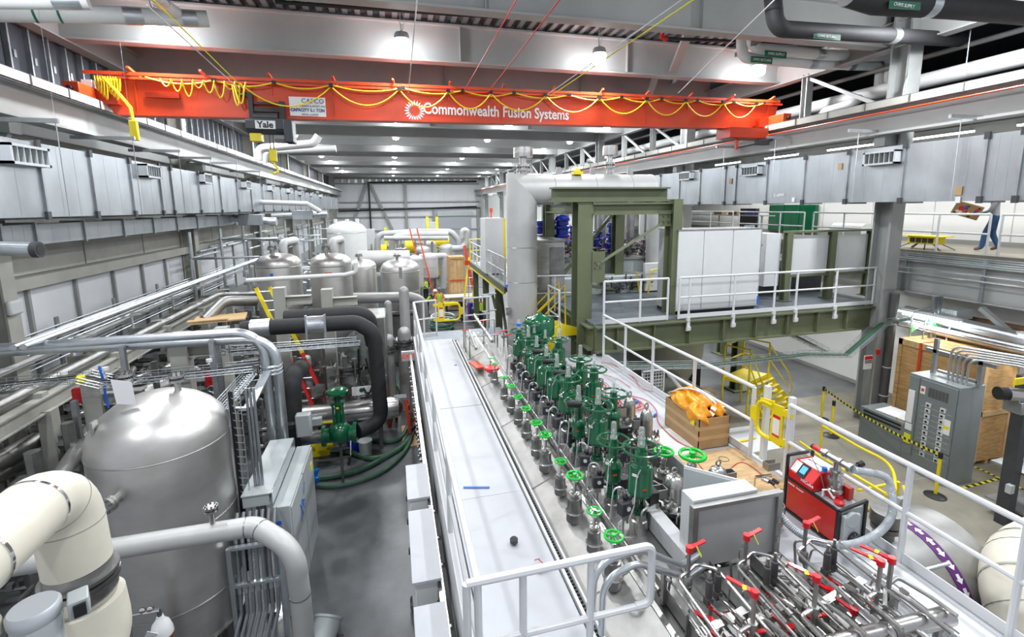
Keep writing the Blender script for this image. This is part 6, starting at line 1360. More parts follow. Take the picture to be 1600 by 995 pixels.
# top left white pipes
pipe_run('white_pipe', 'white pipe end below the roof at the top left', [WP(-60, 18, 11.5), WP(140, 22, 12), WP(325, 30, 12.6)], .17, 'pipe_white', ((1.35, 'galv', .16), (1.83, 'galv', .14), (.55, 'ink_green', .02), (.75, 'ink_green', .02)), .2)
pipe_run('white_pipe', 'upper white pipe end at the top left corner', [WP(-40, 0, 10.5), WP(138, 2, 10.8)], .14, 'pipe_white', ((.8, 'galv', .2),), .2)
pipe_run('white_pipe', 'short white elbow pipe coming down at the top left', [WP(235, -15, 11), WP(262, 12, 12.0), WP(276, 22, 12.4)], .14, 'pipe_white', ((.5, 'galv', .15),), .2)
pipe_run('white_pipe', 'white double elbow pipe behind the hoist', [WP(404, 250, 21), WP(404, 232, 21), WP(490, 224, 21), WP(498, 212, 21)], .16, 'pipe_white', R=.3)
pipe_run('white_pipe', 'second white pipe below the double elbow behind the hoist', [WP(412, 255, 22), WP(415, 236, 22), WP(525, 232, 22)], .14, 'pipe_white', R=.3)
# ================================================================ LEFT FOREGROUND
t = thing('storage_tank', 'big domed stainless storage tank standing at the left below the conduits', 'tank', (-3.3, 7.3, 0))
tx_, ty_, tr_ = -3.32, 7.35, .84
prof = [(tr_*.92, .05), (tr_*.94, .95), (tr_, 1.0), (tr_, 3.14), (tr_, 3.2), (tr_*.985, 3.34), (tr_*.93, 3.48), (tr_*.8, 3.62), (tr_*.62, 3.74), (tr_*.4, 3.83), (tr_*.2, 3.87), (.02, 3.88)]
obj('shell', MB().lathe(prof, (tx_, ty_, 0), seg=56), 'tank_steel', t)
for z in (1.0, 2.1, 3.2): obj('weld_band', MB().ring((tx_, ty_, z), tr_+.002, .009, seg=48, rs=5), 'stainless_dull', t)
obj('skirt', MB().lathe([(tr_*.97, 0), (tr_*.97, .35)], (tx_, ty_, 0), seg=40), 'stainless_dark', t)
p = A(200, 765, Y=6.7); c = Vector((tx_, ty_, p.z)); d = (Vector((p.x, p.y, p.z))-c); d.z = 0; d = d.normalized()
n_ = obj('front_nozzle', MB().cyl(c+d*(tr_-.05), c+d*(tr_+.17), .07, 18).cyl(c+d*(tr_+.10), c+d*(tr_+.14), .105, 22).cyl(c+d*(tr_+.145), c+d*(tr_+.185), .105, 22), 'stainless', t)
obj('nozzle_bolts', MB().bolts(c+d*(tr_+.17), .08, 8, .013, .07, d), 'steel_dark', n_)
for px, py, nm in ((278, 605, 'top_nozzle'), (200, 618, 'rear_nozzle')):
    p = A(px, py, Y=ty_+(.1 if px > 250 else .35)); zt_ = 3.78
    o = obj(nm, MB().cyl((p.x, p.y, 3.6), (p.x, p.y, 4.02), .04, 12).cyl((p.x, p.y, 3.98), (p.x, p.y, 4.02), .1, 20).cyl((p.x, p.y, 4.05), (p.x, p.y, 4.09), .1, 20), 'stainless', t)
    obj('nozzle_bolts', MB().bolts((p.x, p.y, 4.04), .078, 8, .011, .15), 'steel_dark', o)
obj('lifting_lug', MB().box(tx_-.55, tx_-.52, ty_-.5, ty_-.38, 3.5, 3.72), 'stainless_dull', t)
p = A(193, 607, Y=7.0); solo('paper_notice', MB().prism([(0, 0), (.22, -.04), (.20, .28), (-.03, .34)], 0, .003, p-Vector((.1, 0, .2))), 'plate_white', 'white paper notice hanging above the big storage tank', 'paper')
# grey steel pipe
P_ = bend([(-6.5, 5.8, 2.6), (-1.75, 5.75, 2.66), (-1.26, 5.35, 2.55), (-1.26, 5.45, 1.9), (-1.26, 5.5, 0)], .28, 7)
t = thing('steel_pipe', 'long dull steel pipe running left to right and turning down before the tank', 'pipe', (-3, 5.7, 2.6))
obj('pipe_body', MB().tube(P_, .115, 24), 'pipe_dull', t)
for s_ in (1, 8, len(P_)-2):
    a = P_[s_]; d = (P_[s_+1]-P_[s_-1]).normalized(); obj('weld_seam', MB().tube([a-d*.006, a+d*.006], .119, 24), 'stainless_dark', t)
p = A(335, 838, Y=5.76); o = obj('stub', MB().cyl((p.x, 5.76, 2.7), (p.x, 5.76, 2.95), .03, 12).cyl((p.x, 5.76, 2.93), (p.x, 5.76, 2.955), .075, 18).cyl((p.x, 5.76, 2.97), (p.x, 5.76, 2.995), .075, 18), 'stainless', t)
obj('stub_bolts', MB().bolts((p.x, 5.76, 2.965), .058, 8, .009, .09), 'steel_dark', o)
obj('floor_flange', MB().cyl((-1.26, 5.5, .9), (-1.26, 5.5, .95), .2, 20).cyl((-1.26, 5.5, .97), (-1.26, 5.5, 1.02), .2, 20), 'stainless', t); obj('flange_bolts', MB().bolts((-1.26, 5.5, .96), .165, 8, .02, .18), 'steel_dark', t)
solo('wood_block', MB().box(-1.62, -1.55, 5.35, 5.42, .9, 1.35), 'wood', 'upright wooden block beside the foot of the dull steel pipe', 'block')
# cream pipe with flanges
t = thing('insulated_pipe', 'thick cream insulated pipe bending down in the left foreground', 'pipe', (-2.8, 4.4, 2))
P_ = bend([(-2.72, 1.0, 4.13), (-2.8, 4.5, 4.13), (-2.78, 4.5, 3.38)], .36, 10)
obj('insulation', MB().tube(P_, .238, 36), 'cream', t)
for k, m_ in ((1, 'chrome'), (6, 'steel_grey'), (11, 'steel_grey')):
    a = P_[k]; d = (P_[min(k+1, len(P_)-1)]-P_[k-1]).normalized(); obj('steel_band' if m_ == 'chrome' else 'insulation_seam', MB().tube([a-d*(.012 if m_ == 'chrome' else .003), a+d*(.012 if m_ == 'chrome' else .003)], .242, 36), m_, t)
for y in (3.55, 3.05): obj('steel_band', MB().cyl((-2.775, y-.012, 4.13), (-2.775, y+.012, 4.13), .243, 36), 'chrome', t)
fx_, fy_ = -2.78, 4.5
obj('flange', MB().lathe([(.24, 3.30), (.24, 3.38)], (fx_, fy_, 0), seg=36), 'stainless_dull', t)
obj('flange', MB().lathe([(.27, 3.19), (.275, 3.2), (.275, 3.245), (.24, 3.25), (.24, 3.265), (.275, 3.27), (.275, 3.30)], (fx_, fy_, 0), seg=36), 'stainless_dark', t)
obj('flange', MB().lathe([(.22, 3.0), (.25, 3.1), (.25, 3.19)], (fx_, fy_, 0), seg=36), 'stainless', t)
obj('lower_insulation', MB().tube(bend([(fx_+.02, fy_, 3.02), (fx_+.05, fy_, 2.55), (fx_-.3, fy_-1.2, 2.4)], .3, 8), .27, 32), 'cream', t)
obj('drop_pipe', MB().cyl((fx_+.1, fy_+.1, 2.6), (fx_+.1, fy_+.1, .1), .15, 20), 'stainless', t)
t = thing('valve_actuator', 'grey round valve actuator with an off white bracket in the bottom left corner', 'actuator', (-2.9, 3.8, 2.6))
b = obj('bracket', MB().bar((-2.86, 4.22, 3.2), (-2.98, 3.95, 3.12), .14, .03).bar((-2.86, 4.24, 3.28), (-2.86, 4.22, 3.02), .03, .2), 'beam_beige', t, bevel=.006)
p = A(55, 965, Y=3.75)
obj('housing', MB().lathe([(.14, -.35), (.14, -.02), (.13, 0)], p, seg=28), 'panel_light', t); obj('cap', MB().lathe([(.145, 0), (.15, .02), (.15, .08), (.135, .1)], p, seg=28), 'lamp_shell', t)
obj('terminal_box', MB().cb(p+Vector((.24, .05, .02)), .12, .16, .14, .5), 'panel_light', t, bevel=.01); obj('terminal_hole', MB().cb(p+Vector((.29, -.03, .02)), .07, .02, .09, .5), 'black', t)
obj('second_cap', MB().lathe([(.11, 0), (.12, .02), (.12, .1), (.08, .14)], p+Vector((-.26, -.1, -.02)), seg=20), 'cream', t)
# gas cylinder
g = Vector((-2.95, 5.95, 0)); t = thing('gas_cylinder', 'rusty topped white gas cylinder with two gauges before the big tank', 'cylinder', g)
obj('body', MB().lathe([(.11, .02), (.12, .05), (.12, 1.15), (.118, 1.3)], g, seg=24), 'boot', t); obj('shoulder', MB().lathe([(.12, 1.3), (.115, 1.36), (.09, 1.45), (.05, 1.5), (.035, 1.55)], g, seg=24), 'wall_white', t)
obj('valve', MB().cyl(g+Vector((0, 0, 1.52)), g+Vector((0, 0, 1.64)), .025, 10), 'steel_dark', t)
for dx in (-.13, -.05): o = obj('gauge', MB().cyl(g+Vector((dx, -.06, 1.72)), g+Vector((dx, -.085, 1.73)), .035, 16), 'steel_dark', t); obj('gauge_face', MB().cyl(g+Vector((dx, -.085, 1.73)), g+Vector((dx, -.088, 1.73)), .029, 16), 'plate_white', o)
obj('regulator', MB().cyl(g+Vector((-.15, -.03, 1.65)), g+Vector((.02, -.03, 1.65)), .02, 8).cyl(g+Vector((-.16, -.03, 1.65)), g+Vector((-.4, 0, 1.62)), .01, 6), 'chrome', t)
obj('tag', MB().cb(g+Vector((-.06, -.12, 1.4)), .12, .005, .15, .1, Euler((.3, .5, 0)).to_matrix()), 'plate_white', t)
# electrical gutter and cabinets
t = thing('wireway', 'pale grey open topped wireway box over the electrical cabinets', 'wireway', (-2.2, 8.1, 1.9))
obj('box_body', MB().box(-2.37, -2.0, 7.3, 9.05, 1.96, 2.15), 'panel_light', t, bevel=.006); obj('cover', MB().box(-2.38, -1.97, 7.28, 9.08, 2.15, 2.165), 'panel_light', t)
obj('hinged_lid', MB().bar((-1.96, 7.3, 2.06), (-1.96, 9.05, 2.06), .012, .2), 'galv', t)
t = thing('electrical_cabinet', 'tall grey electrical cabinet with blue tape scribbles beside the aisle', 'cabinet', (-1.9, 8.3, 0))
obj('body', MB().box(-1.97, -1.72, 7.3, 9.25, 0, 1.9), 'panel_light', t, bevel=.008)
for k in range(2): obj('door', MB().box(-1.72, -1.70, 7.32+.98*k, 8.26+.98*k, .1, 1.86), 'panel_light', t)
for k in range(7): a = Vector((-1.69, 7.85+.05*k, 1.55-.04*(k % 3))); obj('blue_tape', MB().bar(a, a+Vector((0, rnd.uniform(-.12, .2), rnd.uniform(-.3, .2))), .004, .025), 'blue_tape', t)
for k in range(2): obj('tape_band', MB().box(-2.0, -1.97, 7.28, 7.31, 1.45+.12*k, 1.50+.12*k).box(-1.99, -1.86, 7.285, 7.3, 1.62-.1*k, 1.67-.1*k), 'blue_tape', t)
obj('yellow_label', MB().box(-1.7, -1.69, 8.95, 9.08, 1.5, 1.65), 'tag_yellow', t)
t = thing('conduit_rack', 'bank of grey conduits strapped on strut before the electrical cabinet', 'rack', (-2.2, 7.1, 0))
for k in range(7):
    x = -2.42+.085*k; o = obj('conduit', MB().tube(bend([(x, 7.22, 1.96), (x, 7.05, 1.7), (x, 6.95, .5), (x-.1, 6.7, .1)], .15), .028, 8), 'galv_dark', t); obj('coupling', MB().cyl((x, 6.99, .95), (x, 6.98, .83), .036, 8), 'galv', o)
for z in (1.55, .95): obj('strut', MB().box(-2.5, -1.8, 6.93, 7.0, z, z+.04), 'galv', t)
obj('strut_post', MB().box(-2.52, -2.46, 6.9, 6.96, 0, 1.6).box(-1.84, -1.78, 6.9, 6.96, 0, 1.6), 'galv', t)
t = thing('vertical_tray', 'vertical wire cable tray and conduits down the right side of the big tank', 'cable tray', (-2.3, 7.6, 0))
mb = MB()
for k in range(26): z = .9+.115*k; mb.tube([(-2.46, 7.52, z), (-2.40, 7.42, z), (-2.30, 7.42, z-.02), (-2.30, 7.46, z+.05)], .006, 4)
for x in (-2.46, -2.38, -2.30): mb.cyl((x, 7.45, .8), (x, 7.45, 3.75), .007, 5)
obj('wires', mb, 'galv', t, kind='stuff'); obj('back_channel', MB().box(-2.47, -2.40, 7.46, 7.5, .8, 3.75), 'black', t)
for k in range(3): obj('conduit', MB().cyl((-2.24+.05*k, 7.55, .1), (-2.24+.05*k, 7.55, 3.75), .022, 8), 'galv_dark', t)
# big galvanised conduits
for i in range(2):
    o_ = .19*i
    solo('large_conduit', MB().tube(bend([(-8.05+o_, 9.45+.01*i, 4.16-.02*i), (-2.42+o_, 9.45, 4.16-.14*i), (-2.42+o_, 9.45, 2.1), (-2.42+o_*.9, 9.45, 1.0)], .5, 10), .088, 20), 'galv', 'large galvanised conduit sweeping in and bending down, %s of the pair' % ('upper', 'lower')[i], 'conduit')
    solo('long_conduit', MB().cyl((-5.80-.13*i, 9.0, 4.27), (-5.62-.13*i, 24, 4.27), .05, 12), 'galv', 'long shiny conduit running deep along the left side, %s of the pair' % ('right', 'left')[i], 'conduit')
for z in (2.9, 2.83, 2.76): solo('clamp_ring', MB().ring((-2.33, 9.45, z+.6), .12, .012, seg=16).ring((-2.33, 9.45, z+.6), .19, .008, seg=16), 'galv', 'clamp ring round the paired large conduits, %s' % {2.9: 'top', 2.83: 'middle', 2.76: 'bottom'}[z], 'clamp', 'clamp rings on the large conduits')
# strut posts holding them
for i, (px, y) in enumerate(((105, 9.3), (193, 9.3), (333, 9.3), (342, 9.6))):
    p = A(px, 560, Y=y); solo('strut_post', MB().box(p.x-.04, p.x+.04, y-.04, y+.04, .0, 4.1 if i else 3.2), 'galv_dark', 'upright strut post carrying the large conduits, %s from the left' % ('first', 'second', 'third', 'fourth')[i], 'post', 'strut posts under the large conduits')
    if i < 3: q = A((100, 165, 327)[i], (585, 578, 565)[i], Y=9.2); solo('strut_end_plug', MB().cyl(q, q+Vector((0, 0, .05)), .05, 12), 'plate_white', 'white plastic cap on a strut over the wire tray, %s from the left' % ('first', 'second', 'third')[i], 'cap', 'white caps on the wire tray struts')
# wire trays left
tray('wire_tray', 'wire cable tray crossing behind the big tank from the left edge', [A(-60, 612, Y=9.3), A(130, 592, Y=9.3), A(165, 600, Y=9.3), A(400, 575, Y=9.3)], .4, 'galv', .12, cables=3, cm='dark_grey')
tray('wire_tray', 'upper wire cable tray passing behind the large conduits', [A(335, 546, Y=9.9), A(360, 552, Y=9.9), A(560, 536, Y=10.6)], .35, 'galv', .12, cables=4, cm='dark_grey')
tray('wire_tray', 'narrow wire cable tray slanting from the tank to the large conduits', [A(345, 640, Y=7.6), A(392, 585, Y=9.2)], .2, 'galv', .1)
a, b = A(388, 638, Y=7.6), A(418, 580, Y=9.2)
solo('strut_channel', MB().bar(a, b, .14, .03).bar(a-Vector((0, 0, .05)), b-Vector((0, 0, .05)), .05, .04), 'galv', 'flat strut arm slanting beside the narrow wire tray', 'strut')
solo('strut_channel', MB().bar(A(355, 640, Y=7.6), A(388, 638, Y=7.6), .06, .05), 'galv', 'short cross strut at the top of the vertical tray', 'strut')
solo('yellow_rag', MB().cb(A(126, 592, Y=9.25), .12, .1, .12, .4), 'tag_yellow', 'yellow scrap tied to the left wire tray', 'tag', bevel=.02)
for i, (px, py) in enumerate(((125, 618), (330, 590))):
    p = A(px, py, Y=9.6); t = thing('red_lifting_block', '%s red chain block hanging below the wire tray' % ('left', 'right')[i], 'hoist', p); obj('body', MB().cb(p, .2, .12, .3, .2), 'red_handle', t, bevel=.03); obj('hook', MB().ring(p-Vector((0, .05, .2)), .06, .012, (0, 1, 0), 14), 'chrome', t)
solo('blue_strap', MB().tube([A(155, 572, Y=9.4), A(163, 600, Y=9.4), A(165, 620, Y=9.4), A(170, 637, Y=9.4)], .02, 6), 'blue_tape', 'blue strap hanging behind the big tank', 'strap')
# pipes and skid along the left
g = 'pipes along the left skid'
t = pipe_run('steel_pipe', 'upper steel pipe running deep along the beige skid on the left', [Vector((-6.5, 6, 3.2)), Vector((-6.55, 20, 3.2)), Vector((-5.2, 21, 3.0))], .09, 'stainless_dull', seg=16, grp=g)
pipe_run('steel_pipe', 'thin upper pipe with cross brackets along the left skid', [Vector((-7.2, 6, 3.42)), Vector((-7.5, 26, 3.42))], .045, 'pipe_white', seg=10, grp=g)
pipe_run('steel_pipe', 'thin lower pipe beside the bracketed one on the left skid', [Vector((-7.35, 6, 3.3)), Vector((-7.6, 26, 3.3))], .03, 'pipe_white', seg=10, grp=g)
a, b = A(20, 710, Z=1.6), A(150, 640, Z=1.6)
for i, (Z, r_, pa, pb, m_) in enumerate(((2.1, .15, (30, 702), (143, 640), 'stainless_dull'), (1.5, .16, (0, 740), (110, 680), 'stainless_dark'), (1.2, .14, (-20, 735), (180, 700), 'stainless_dark'), (2.4, .12, (130, 690), (200, 585), 'stainless_dull'), (2.3, .17, (205, 600), (300, 560), 'stainless'), (2.2, .2, (240, 610), (300, 585), 'stainless_dull'))):
    a, b = A(*pa, Z=Z), A(*pb, Z=Z); d = (b-a)
    t = thing('steel_pipe', ('steel pipe behind the big tank with a bolted clamp', 'dark steel pipe low at the left edge', 'low dark steel pipe left of the big tank', 'short sloping steel pipe behind the cream pipe', 'shiny pipe elbow end behind the tank dome', 'wide steel pipe end just behind the tank dome')[i], 'pipe', a)
    obj('pipe_body', MB().cyl(a-d*(.6 if i != 1 else .12), b+d*.1, r_, 18), m_, t)
    for s_ in (.3, .75): c = a+d*s_; obj('clamp', MB().cyl(c-d.normalized()*.04, c+d.normalized()*.04, r_+.02, 18).cb(c+Vector((0, 0, r_+.03)), .08, .08, .08), 'stainless', t)
t = thing('pipe_skid', 'long beige steel skid frame carrying pipes along the left wall', 'skid', (-6.3, 12, 0))
obj('long_beam', MB().ibeam((-6.3, 6, 2.9), (-6.55, 21, 2.9), .2, .3, .03), 'beam_beige', t)
obj('long_beam', MB().ibeam((-7.0, 6, 2.9), (-7.2, 24, 2.9), .2, .3, .03), 'beam_beige', t)
for i, y in enumerate((7.6, 10.1, 12.6, 15.2, 17.8, 20.4)):
    obj('leg', MB().box(-6.42, -6.2, y-.11, y+.11, 0, 2.8), 'beam_beige', t); obj('cross_beam', MB().box(-7.3, -6.3, y-.08, y+.08, 3.0, 3.14), 'beam_beige', t)
    obj('pipe_bracket', MB().bar((-7.5, y-.25, 3.5), (-7.0, y+.1, 3.5), .03, .03).bar((-7.5, y+.25, 3.5), (-7.0, y+.55, 3.5), .03, .03).bar((-6.7, y-.1, 3.32), (-6.3, y+.1, 3.32), .03, .03).cyl((-7.2, y, 3.1), (-7.2, y, 3.5), .03, 8), 'pipe_white', t)
for i, (x, y, h) in enumerate(((-5.25, 9.6, 3.45), (-3.93, 9.8, 4.15), (-4.1, 12.5, 3.6), (-2.9, 13.2, 4.4), (-1.75, 13.2, 4.3), (-4.7, 7.9, 2.2))):
    t = thing('support_post', 'beige square steel support post, %s' % ('left behind the wire tray', 'behind the tank dome nozzle', 'left of the yellow ladder foot', 'left of the two tall vessels', 'between the two tall vessels', 'low and left of the big tank')[i], 'post', (x, y, 0))
    obj('post', MB().box(x-.14, x+.14, y-.14, y+.14, 0, h), 'beam_beige', t); obj('arm', MB().ibeam((x-.1, y, h-.35), (x+.75, y, h-.35), .2, .22, .02), 'beam_beige', t)
for k in range(10):
    z = 3.0+.085*k
    solo('wall_conduit', MB().cyl((-7.72, 11.8, z), (-7.72, 26, z+.02), .024, 6), 'galv_dark' if k % 2 else 'galv', 'long conduit in the stack of ten low on the left wall, %s from the bottom' % ('first', 'second', 'third', 'fourth', 'fifth', 'sixth', 'seventh', 'eighth', 'ninth', 'tenth')[k], 'conduit', 'conduits stacked on the left wall')
for k, y in enumerate((13.2, 15.6, 18.2)): solo('wall_strut', MB().box(-7.8, -7.75, y-.05, y+.05, 2.8, 3.95), 'galv_dark', 'strut channel holding the wall conduits, %s' % ORD[k], 'strut', 'strut channels on the left wall')
solo('access_point', MB().box(-7.5, -7.4, 11.35, 11.7, 4.35, 4.65), 'white_box', 'rounded white wireless box on the nearest left column', 'box', bevel=.04)
solo('wood_board', MB().cb(A(345, 497, Z=3.55), 1.2, .9, .04, .2).cb(A(325, 500, Z=3.6), .9, .2, .03, .15), 'wood_pale', 'plywood boards lying on top of the left skid', 'board')
mb = clutter(MB(), -7.35, -4.4, 7, 20, .1, 2.6, 520, 21, .16); solo('pipework_clutter', mb, 'stainless_dark', 'dark jumble of pipe fittings under the left skid', 'fittings', kind='stuff')
mb = clutter(MB(), -4.4, -.8, 12.8, 16, .1, 2.4, 420, 22, .11); solo('pipework_clutter', mb, 'stainless_dull', 'jumble of small valves and fittings round the tall vessels', 'fittings', kind='stuff')
# black insulated pipework
t = pipe_run('black_pipe', 'fat black insulated pipe crossing right and dropping down before the tall vessels', [Vector((-3.3, 11.3, 3.80)), Vector((-.9, 11.3, 3.78)), Vector((-.52, 11.3, 3.5)), Vector((-.47, 11.4, 1.22)), Vector((-1.0, 11.05, 1.22))], .175, 'black_foam', (), .4, seg=24, keep=True)
c = A(495, 506, Y=11.3); obj('steel_clamp', MB().cyl((c.x-.2, 11.3, 3.79), (c.x+.2, 11.3, 3.79), .2, 22).box(c.x-.22, c.x-.18, 11.1, 11.16, 3.5, 4.05).box(c.x+.18, c.x+.22, 11.1, 11.16, 3.5, 4.05), 'galv', t)
c = A(412, 510, Y=11.3); obj('steel_clamp', MB().cyl((c.x-.25, 11.3, 3.8), (c.x+.15, 11.3, 3.8), .2, 22), 'galv', t)
pipe_run('black_pipe', 'second fat black insulated pipe just behind the first', [Vector((-2.6, 12.1, 3.8)), Vector((-.7, 12.1, 3.82)), Vector((-.62, 12.6, 2.9))], .2, 'black_foam', (), .35, seg=22)
t = pipe_run('black_pipe', 'short fat black insulated elbow standing right of the large conduits', [A(470, 575, Y=11.6), A(455, 588, Y=10.5), A(457, 665, Y=10.5)], .2, 'black_foam', (), .3, seg=22)
t = thing('black_riser', 'black riser with a pale blue box below the black elbow', 'riser', (-2.3, 10.5, 0)); obj('pipe_body', MB().cyl((-2.3, 10.5, 0), (-2.3, 10.5, 1.9), .17, 16), 'black', t); obj('flange', MB().cyl((-2.3, 10.5, 1.88), (-2.3, 10.5, 1.95), .22, 18), 'stainless', t)
q = A(475, 663, Y=10.2); obj('drive_box', MB().cb(q, .3, .2, .5), 'panel_light', t, bevel=.03)
# horizontal vessel
t = thing('drain_vessel', 'horizontal shiny steel drum behind the green control valve', 'vessel', (-1.4, 12.5, 0))
obj('drum', MB().lathe([(.15, -1.5), (.27, -1.4), (.3, -1.25), (.3, 1.1), (.26, 1.3), (.1, 1.4)], (-1.35, 12.6, 1.05), (1, 0, 0), 26), 'stainless', t); obj('stand', MB().box(-2.2, -2.1, 12.4, 12.8, 0, .85).box(-.6, -.5, 12.4, 12.8, 0, .85), 'steel_dark', t)
# green control valve
t = thing('control_valve', 'dark green control valve with a flat round top before the shiny drum', 'valve', (-1.4, 11.0, 0))
zt = 2.28
obj('diaphragm', MB().lathe([(.05, zt-.12), (.2, zt-.07), (.25, zt-.04), (.25, zt), (.18, zt+.05), (.04, zt+.07)], (-1.4, 11, 0), seg=24), 'green_valve', t); obj('yoke', MB().cyl((-1.4, 11, 1.4), (-1.4, 11, zt-.1), .07, 14).box(-1.53, -1.48, 10.95, 11.05, 1.5, 2.0).box(-1.32, -1.27, 10.95, 11.05, 1.5, 2.0).box(-1.55, -1.25, 10.92, 11.08, 1.95, 2.02), 'green_valve', t)
obj('valve_body', MB().cyl((-1.75, 11, 1.22), (-1.05, 11, 1.22), .17, 18).cyl((-1.78, 11, 1.22), (-1.7, 11, 1.22), .24, 20).cyl((-1.1, 11, 1.22), (-1.02, 11, 1.22), .24, 20).ball((-1.4, 11, 1.26), .27, 16), 'green_valve', t)
obj('side_box', MB().cb((-1.85, 10.9, 1.65), .2, .15, .15), 'panel_light', t); obj('flange_pipe', MB().cyl((-2.3, 11, 1.22), (-1.78, 11, 1.22), .15, 16), 'stainless_dark', t)
obj('stand', MB().box(-1.43, -1.37, 10.97, 11.03, 0, 1.0), 'steel_dark', t); obj('name_plate', MB().cb((-1.4, 10.9, 1.9), .06, .01, .04), 'tag_yellow', t)
# pump cart yellow
p = A(488, 725, Z=0); t = thing('yellow_pump', 'yellow motor pump on a small wheeled cart beside the green hoses', 'pump', (p.x, p.y, 0))
x, y = p.x+.35, p.y; obj('motor', MB().cyl((x-.35, y, .55), (x+.2, y, .55), .17, 20).box(x-.2, x+.05, y-.24, y-.1, .45, .68).box(x-.3, x+.1, y-.14, y+.14, .25, .4), 'yellow', t)
obj('pump_head', MB().cyl((x+.2, y, .55), (x+.45, y, .55), .1, 16).cyl((x+.45, y, .55), (x+.5, y, .55), .13, 18), 'stainless', t)
obj('cart_frame', MB().bar((x-.4, y-.25, .2), (x+.6, y-.25, .2), .04, .04).bar((x-.4, y+.25, .2), (x+.6, y+.25, .2), .04, .04).bar((x+.6, y-.25, .2), (x+.6, y+.25, .2), .04, .04).bar((x+.6, y-.2, .2), (x+.6, y+.2, .6), .03, .03), 'stainless', t)
for dx, dy in ((.55, -.25), (.55, .25), (-.35, -.25)): obj('caster', MB().cyl((x+dx-.02, y+dy, .08), (x+dx+.02, y+dy, .08), .08, 14), 'black', t)
# hoses
def hose(pxs, m, r, lab, Z=.07): return wire(pxs, Z, r, m, lab, cat='hose', name='hose', seg=8)
hose([(510, 703), (545, 706), (580, 716), (610, 708), (635, 690), (645, 665), (650, 640), (640, 610)], 'hose_green', .07, 'thick green hose from the yellow pump curving to the orange stepladder')
hose([(470, 748), (510, 746), (560, 735), (600, 715), (630, 695), (642, 668)], 'hose_green', .065, 'thick green hose running along the floor from the blue plastic')
hose([(480, 757), (520, 760), (560, 752), (600, 735), (630, 708), (644, 680), (648, 655)], 'hose_green', .05, 'outermost green hose curving across the grey floor')
hose([(565, 680), (600, 690), (625, 684), (640, 660), (652, 630), (645, 600), (630, 590)], 'hose_green', .06, 'green hose under the orange stepladder')
hose([(640, 590), (655, 600), (658, 620), (650, 640), (645, 665), (655, 680), (650, 640), (640, 600)], 'black', .02, 'thin black hose beside the left trough railing')
hose([(618, 600), (632, 610), (640, 598), (630, 585), (622, 600), (636, 622), (648, 612)], 'hose_green', .055, 'green hose loops behind the orange stepladder', .1)
for i, (px, py, m_, r_, h_) in enumerate(((572, 714, 'white_box', .17, .44), (553, 706, 'blue_valve', .17, .34))):
    p = A(px, py, Z=0); t = thing('bucket', ('white lidded bucket beside the green hoses', 'dark blue bucket left of the white one')[i], 'bucket', p); obj('body', MB().lathe([(r_*.85, 0), (r_, h_)], p, seg=22), m_, t); obj('lid', MB().lathe([(r_*1.05, h_), (r_*1.05, h_+.03)], p, seg=22), m_, t)
p = A(480, 745, Z=.4); blob('blue_plastic', (p.x, p.y, .35), .22, .2, .2, 'blue_cap', 'crumpled blue plastic sheet at the end of the electrical cabinet', 'plastic', 15, .4, 14)
p = A(510, 975, Z=.25); t = thing('grey_blower', 'grey round bucket shaped blower on the floor at the bottom edge', 'blower', (p.x, p.y, 0)); p = Vector((p.x, p.y, .22))
obj('drum', MB().lathe([(.15, -.3), (.17, -.28), (.2, .08), (.215, .09), (.215, .12), (.19, .12)], p, (.25, .75, .6), 28), 'panel_light', t); obj('wheel', MB().cyl((p.x+.2, p.y-.1, .05), (p.x+.24, p.y-.1, .05), .05, 12), 'black', t)
p = A(655, 965, Z=0); solo('black_rubber_boot', MB().cb((p.x, p.y, .12), .18, .5, .24, .2), 'dark_grey', 'dark rubber block on the floor under the white boxes', 'block', bevel=.05)
# ladders
def ladder(lab, a, b, a2, m1_, m2_=None, n=10, split=.5, w_=.4, wv=None):
    """extension ladder leaning from foot a to top b; wv is the across vector"""
    t = thing('ladder', lab, 'ladder', a); a = Vector(a); b = Vector(b); wv = Vector(wv or (w_, 0, 0))
    for s in (0, 1):
        o = wv*s; mid = a.lerp(b, split)
        if m2_: obj('stile', MB().bar(a+o, mid+o, .09, .09, (0, -1, 0)), m2_, t); obj('stile', MB().bar(mid+o, b+o, .09, .09, (0, -1, 0)), m1_, t)
        else: obj('stile', MB().bar(a+o, b+o, .09, .09, (0, -1, 0)), m1_, t)
    for k in range(n): p = a.lerp(b, (k+.6)/n); obj('rung', MB().cyl(p, p+wv, .018, 6), 'galv', t)
    return t
ladder('yellow and orange extension ladder leaning before the left tall vessel', A(489, 632, Y=13.0), A(400, 450, Y=14.5), None, 'yellow', 'red_handle', 12, .42, .36)
ladder('orange ladder leaning beside the right tall vessel in the far hall', (A(668, 455, Y=33).x, 33, 0), A(640, 357, Y=34), None, 'orange', None, 8, .5, .5)
ladder('tall yellow ladder under the narrow walkway', (A(722, 500, Y=27).x, 27, 0), A(733, 402, Y=28), None, 'yellow', None, 7, .5, .5)
ladder('second yellow ladder standing in the walkway shade', (A(744, 480, Y=25.5).x, 25.5, 0), A(744, 412, Y=26), None, 'yellow', None, 6, .5, .5)
p = A(625, 622, Y=12.6); t = thing('stepladder', 'orange fibreglass stepladder standing beside the trough', 'ladder', (p.x, 12.8, 0))
f = [A(608, 665, Z=.02), A(642, 682, Z=.02), A(653, 671, Z=.02), A(620, 652, Z=.02)]; p = A(625, 622, Y=13.2); hz_ = p.z; tp = [Vector((p.x-.12, p.y-.06, hz_)), Vector((p.x+.14, p.y-.06, hz_)), Vector((p.x+.14, p.y+.08, hz_)), Vector((p.x-.12, p.y+.08, hz_))]
for q, r_ in zip(f, tp): obj('leg', MB().bar(q, r_, .09, .12), 'orange', t)
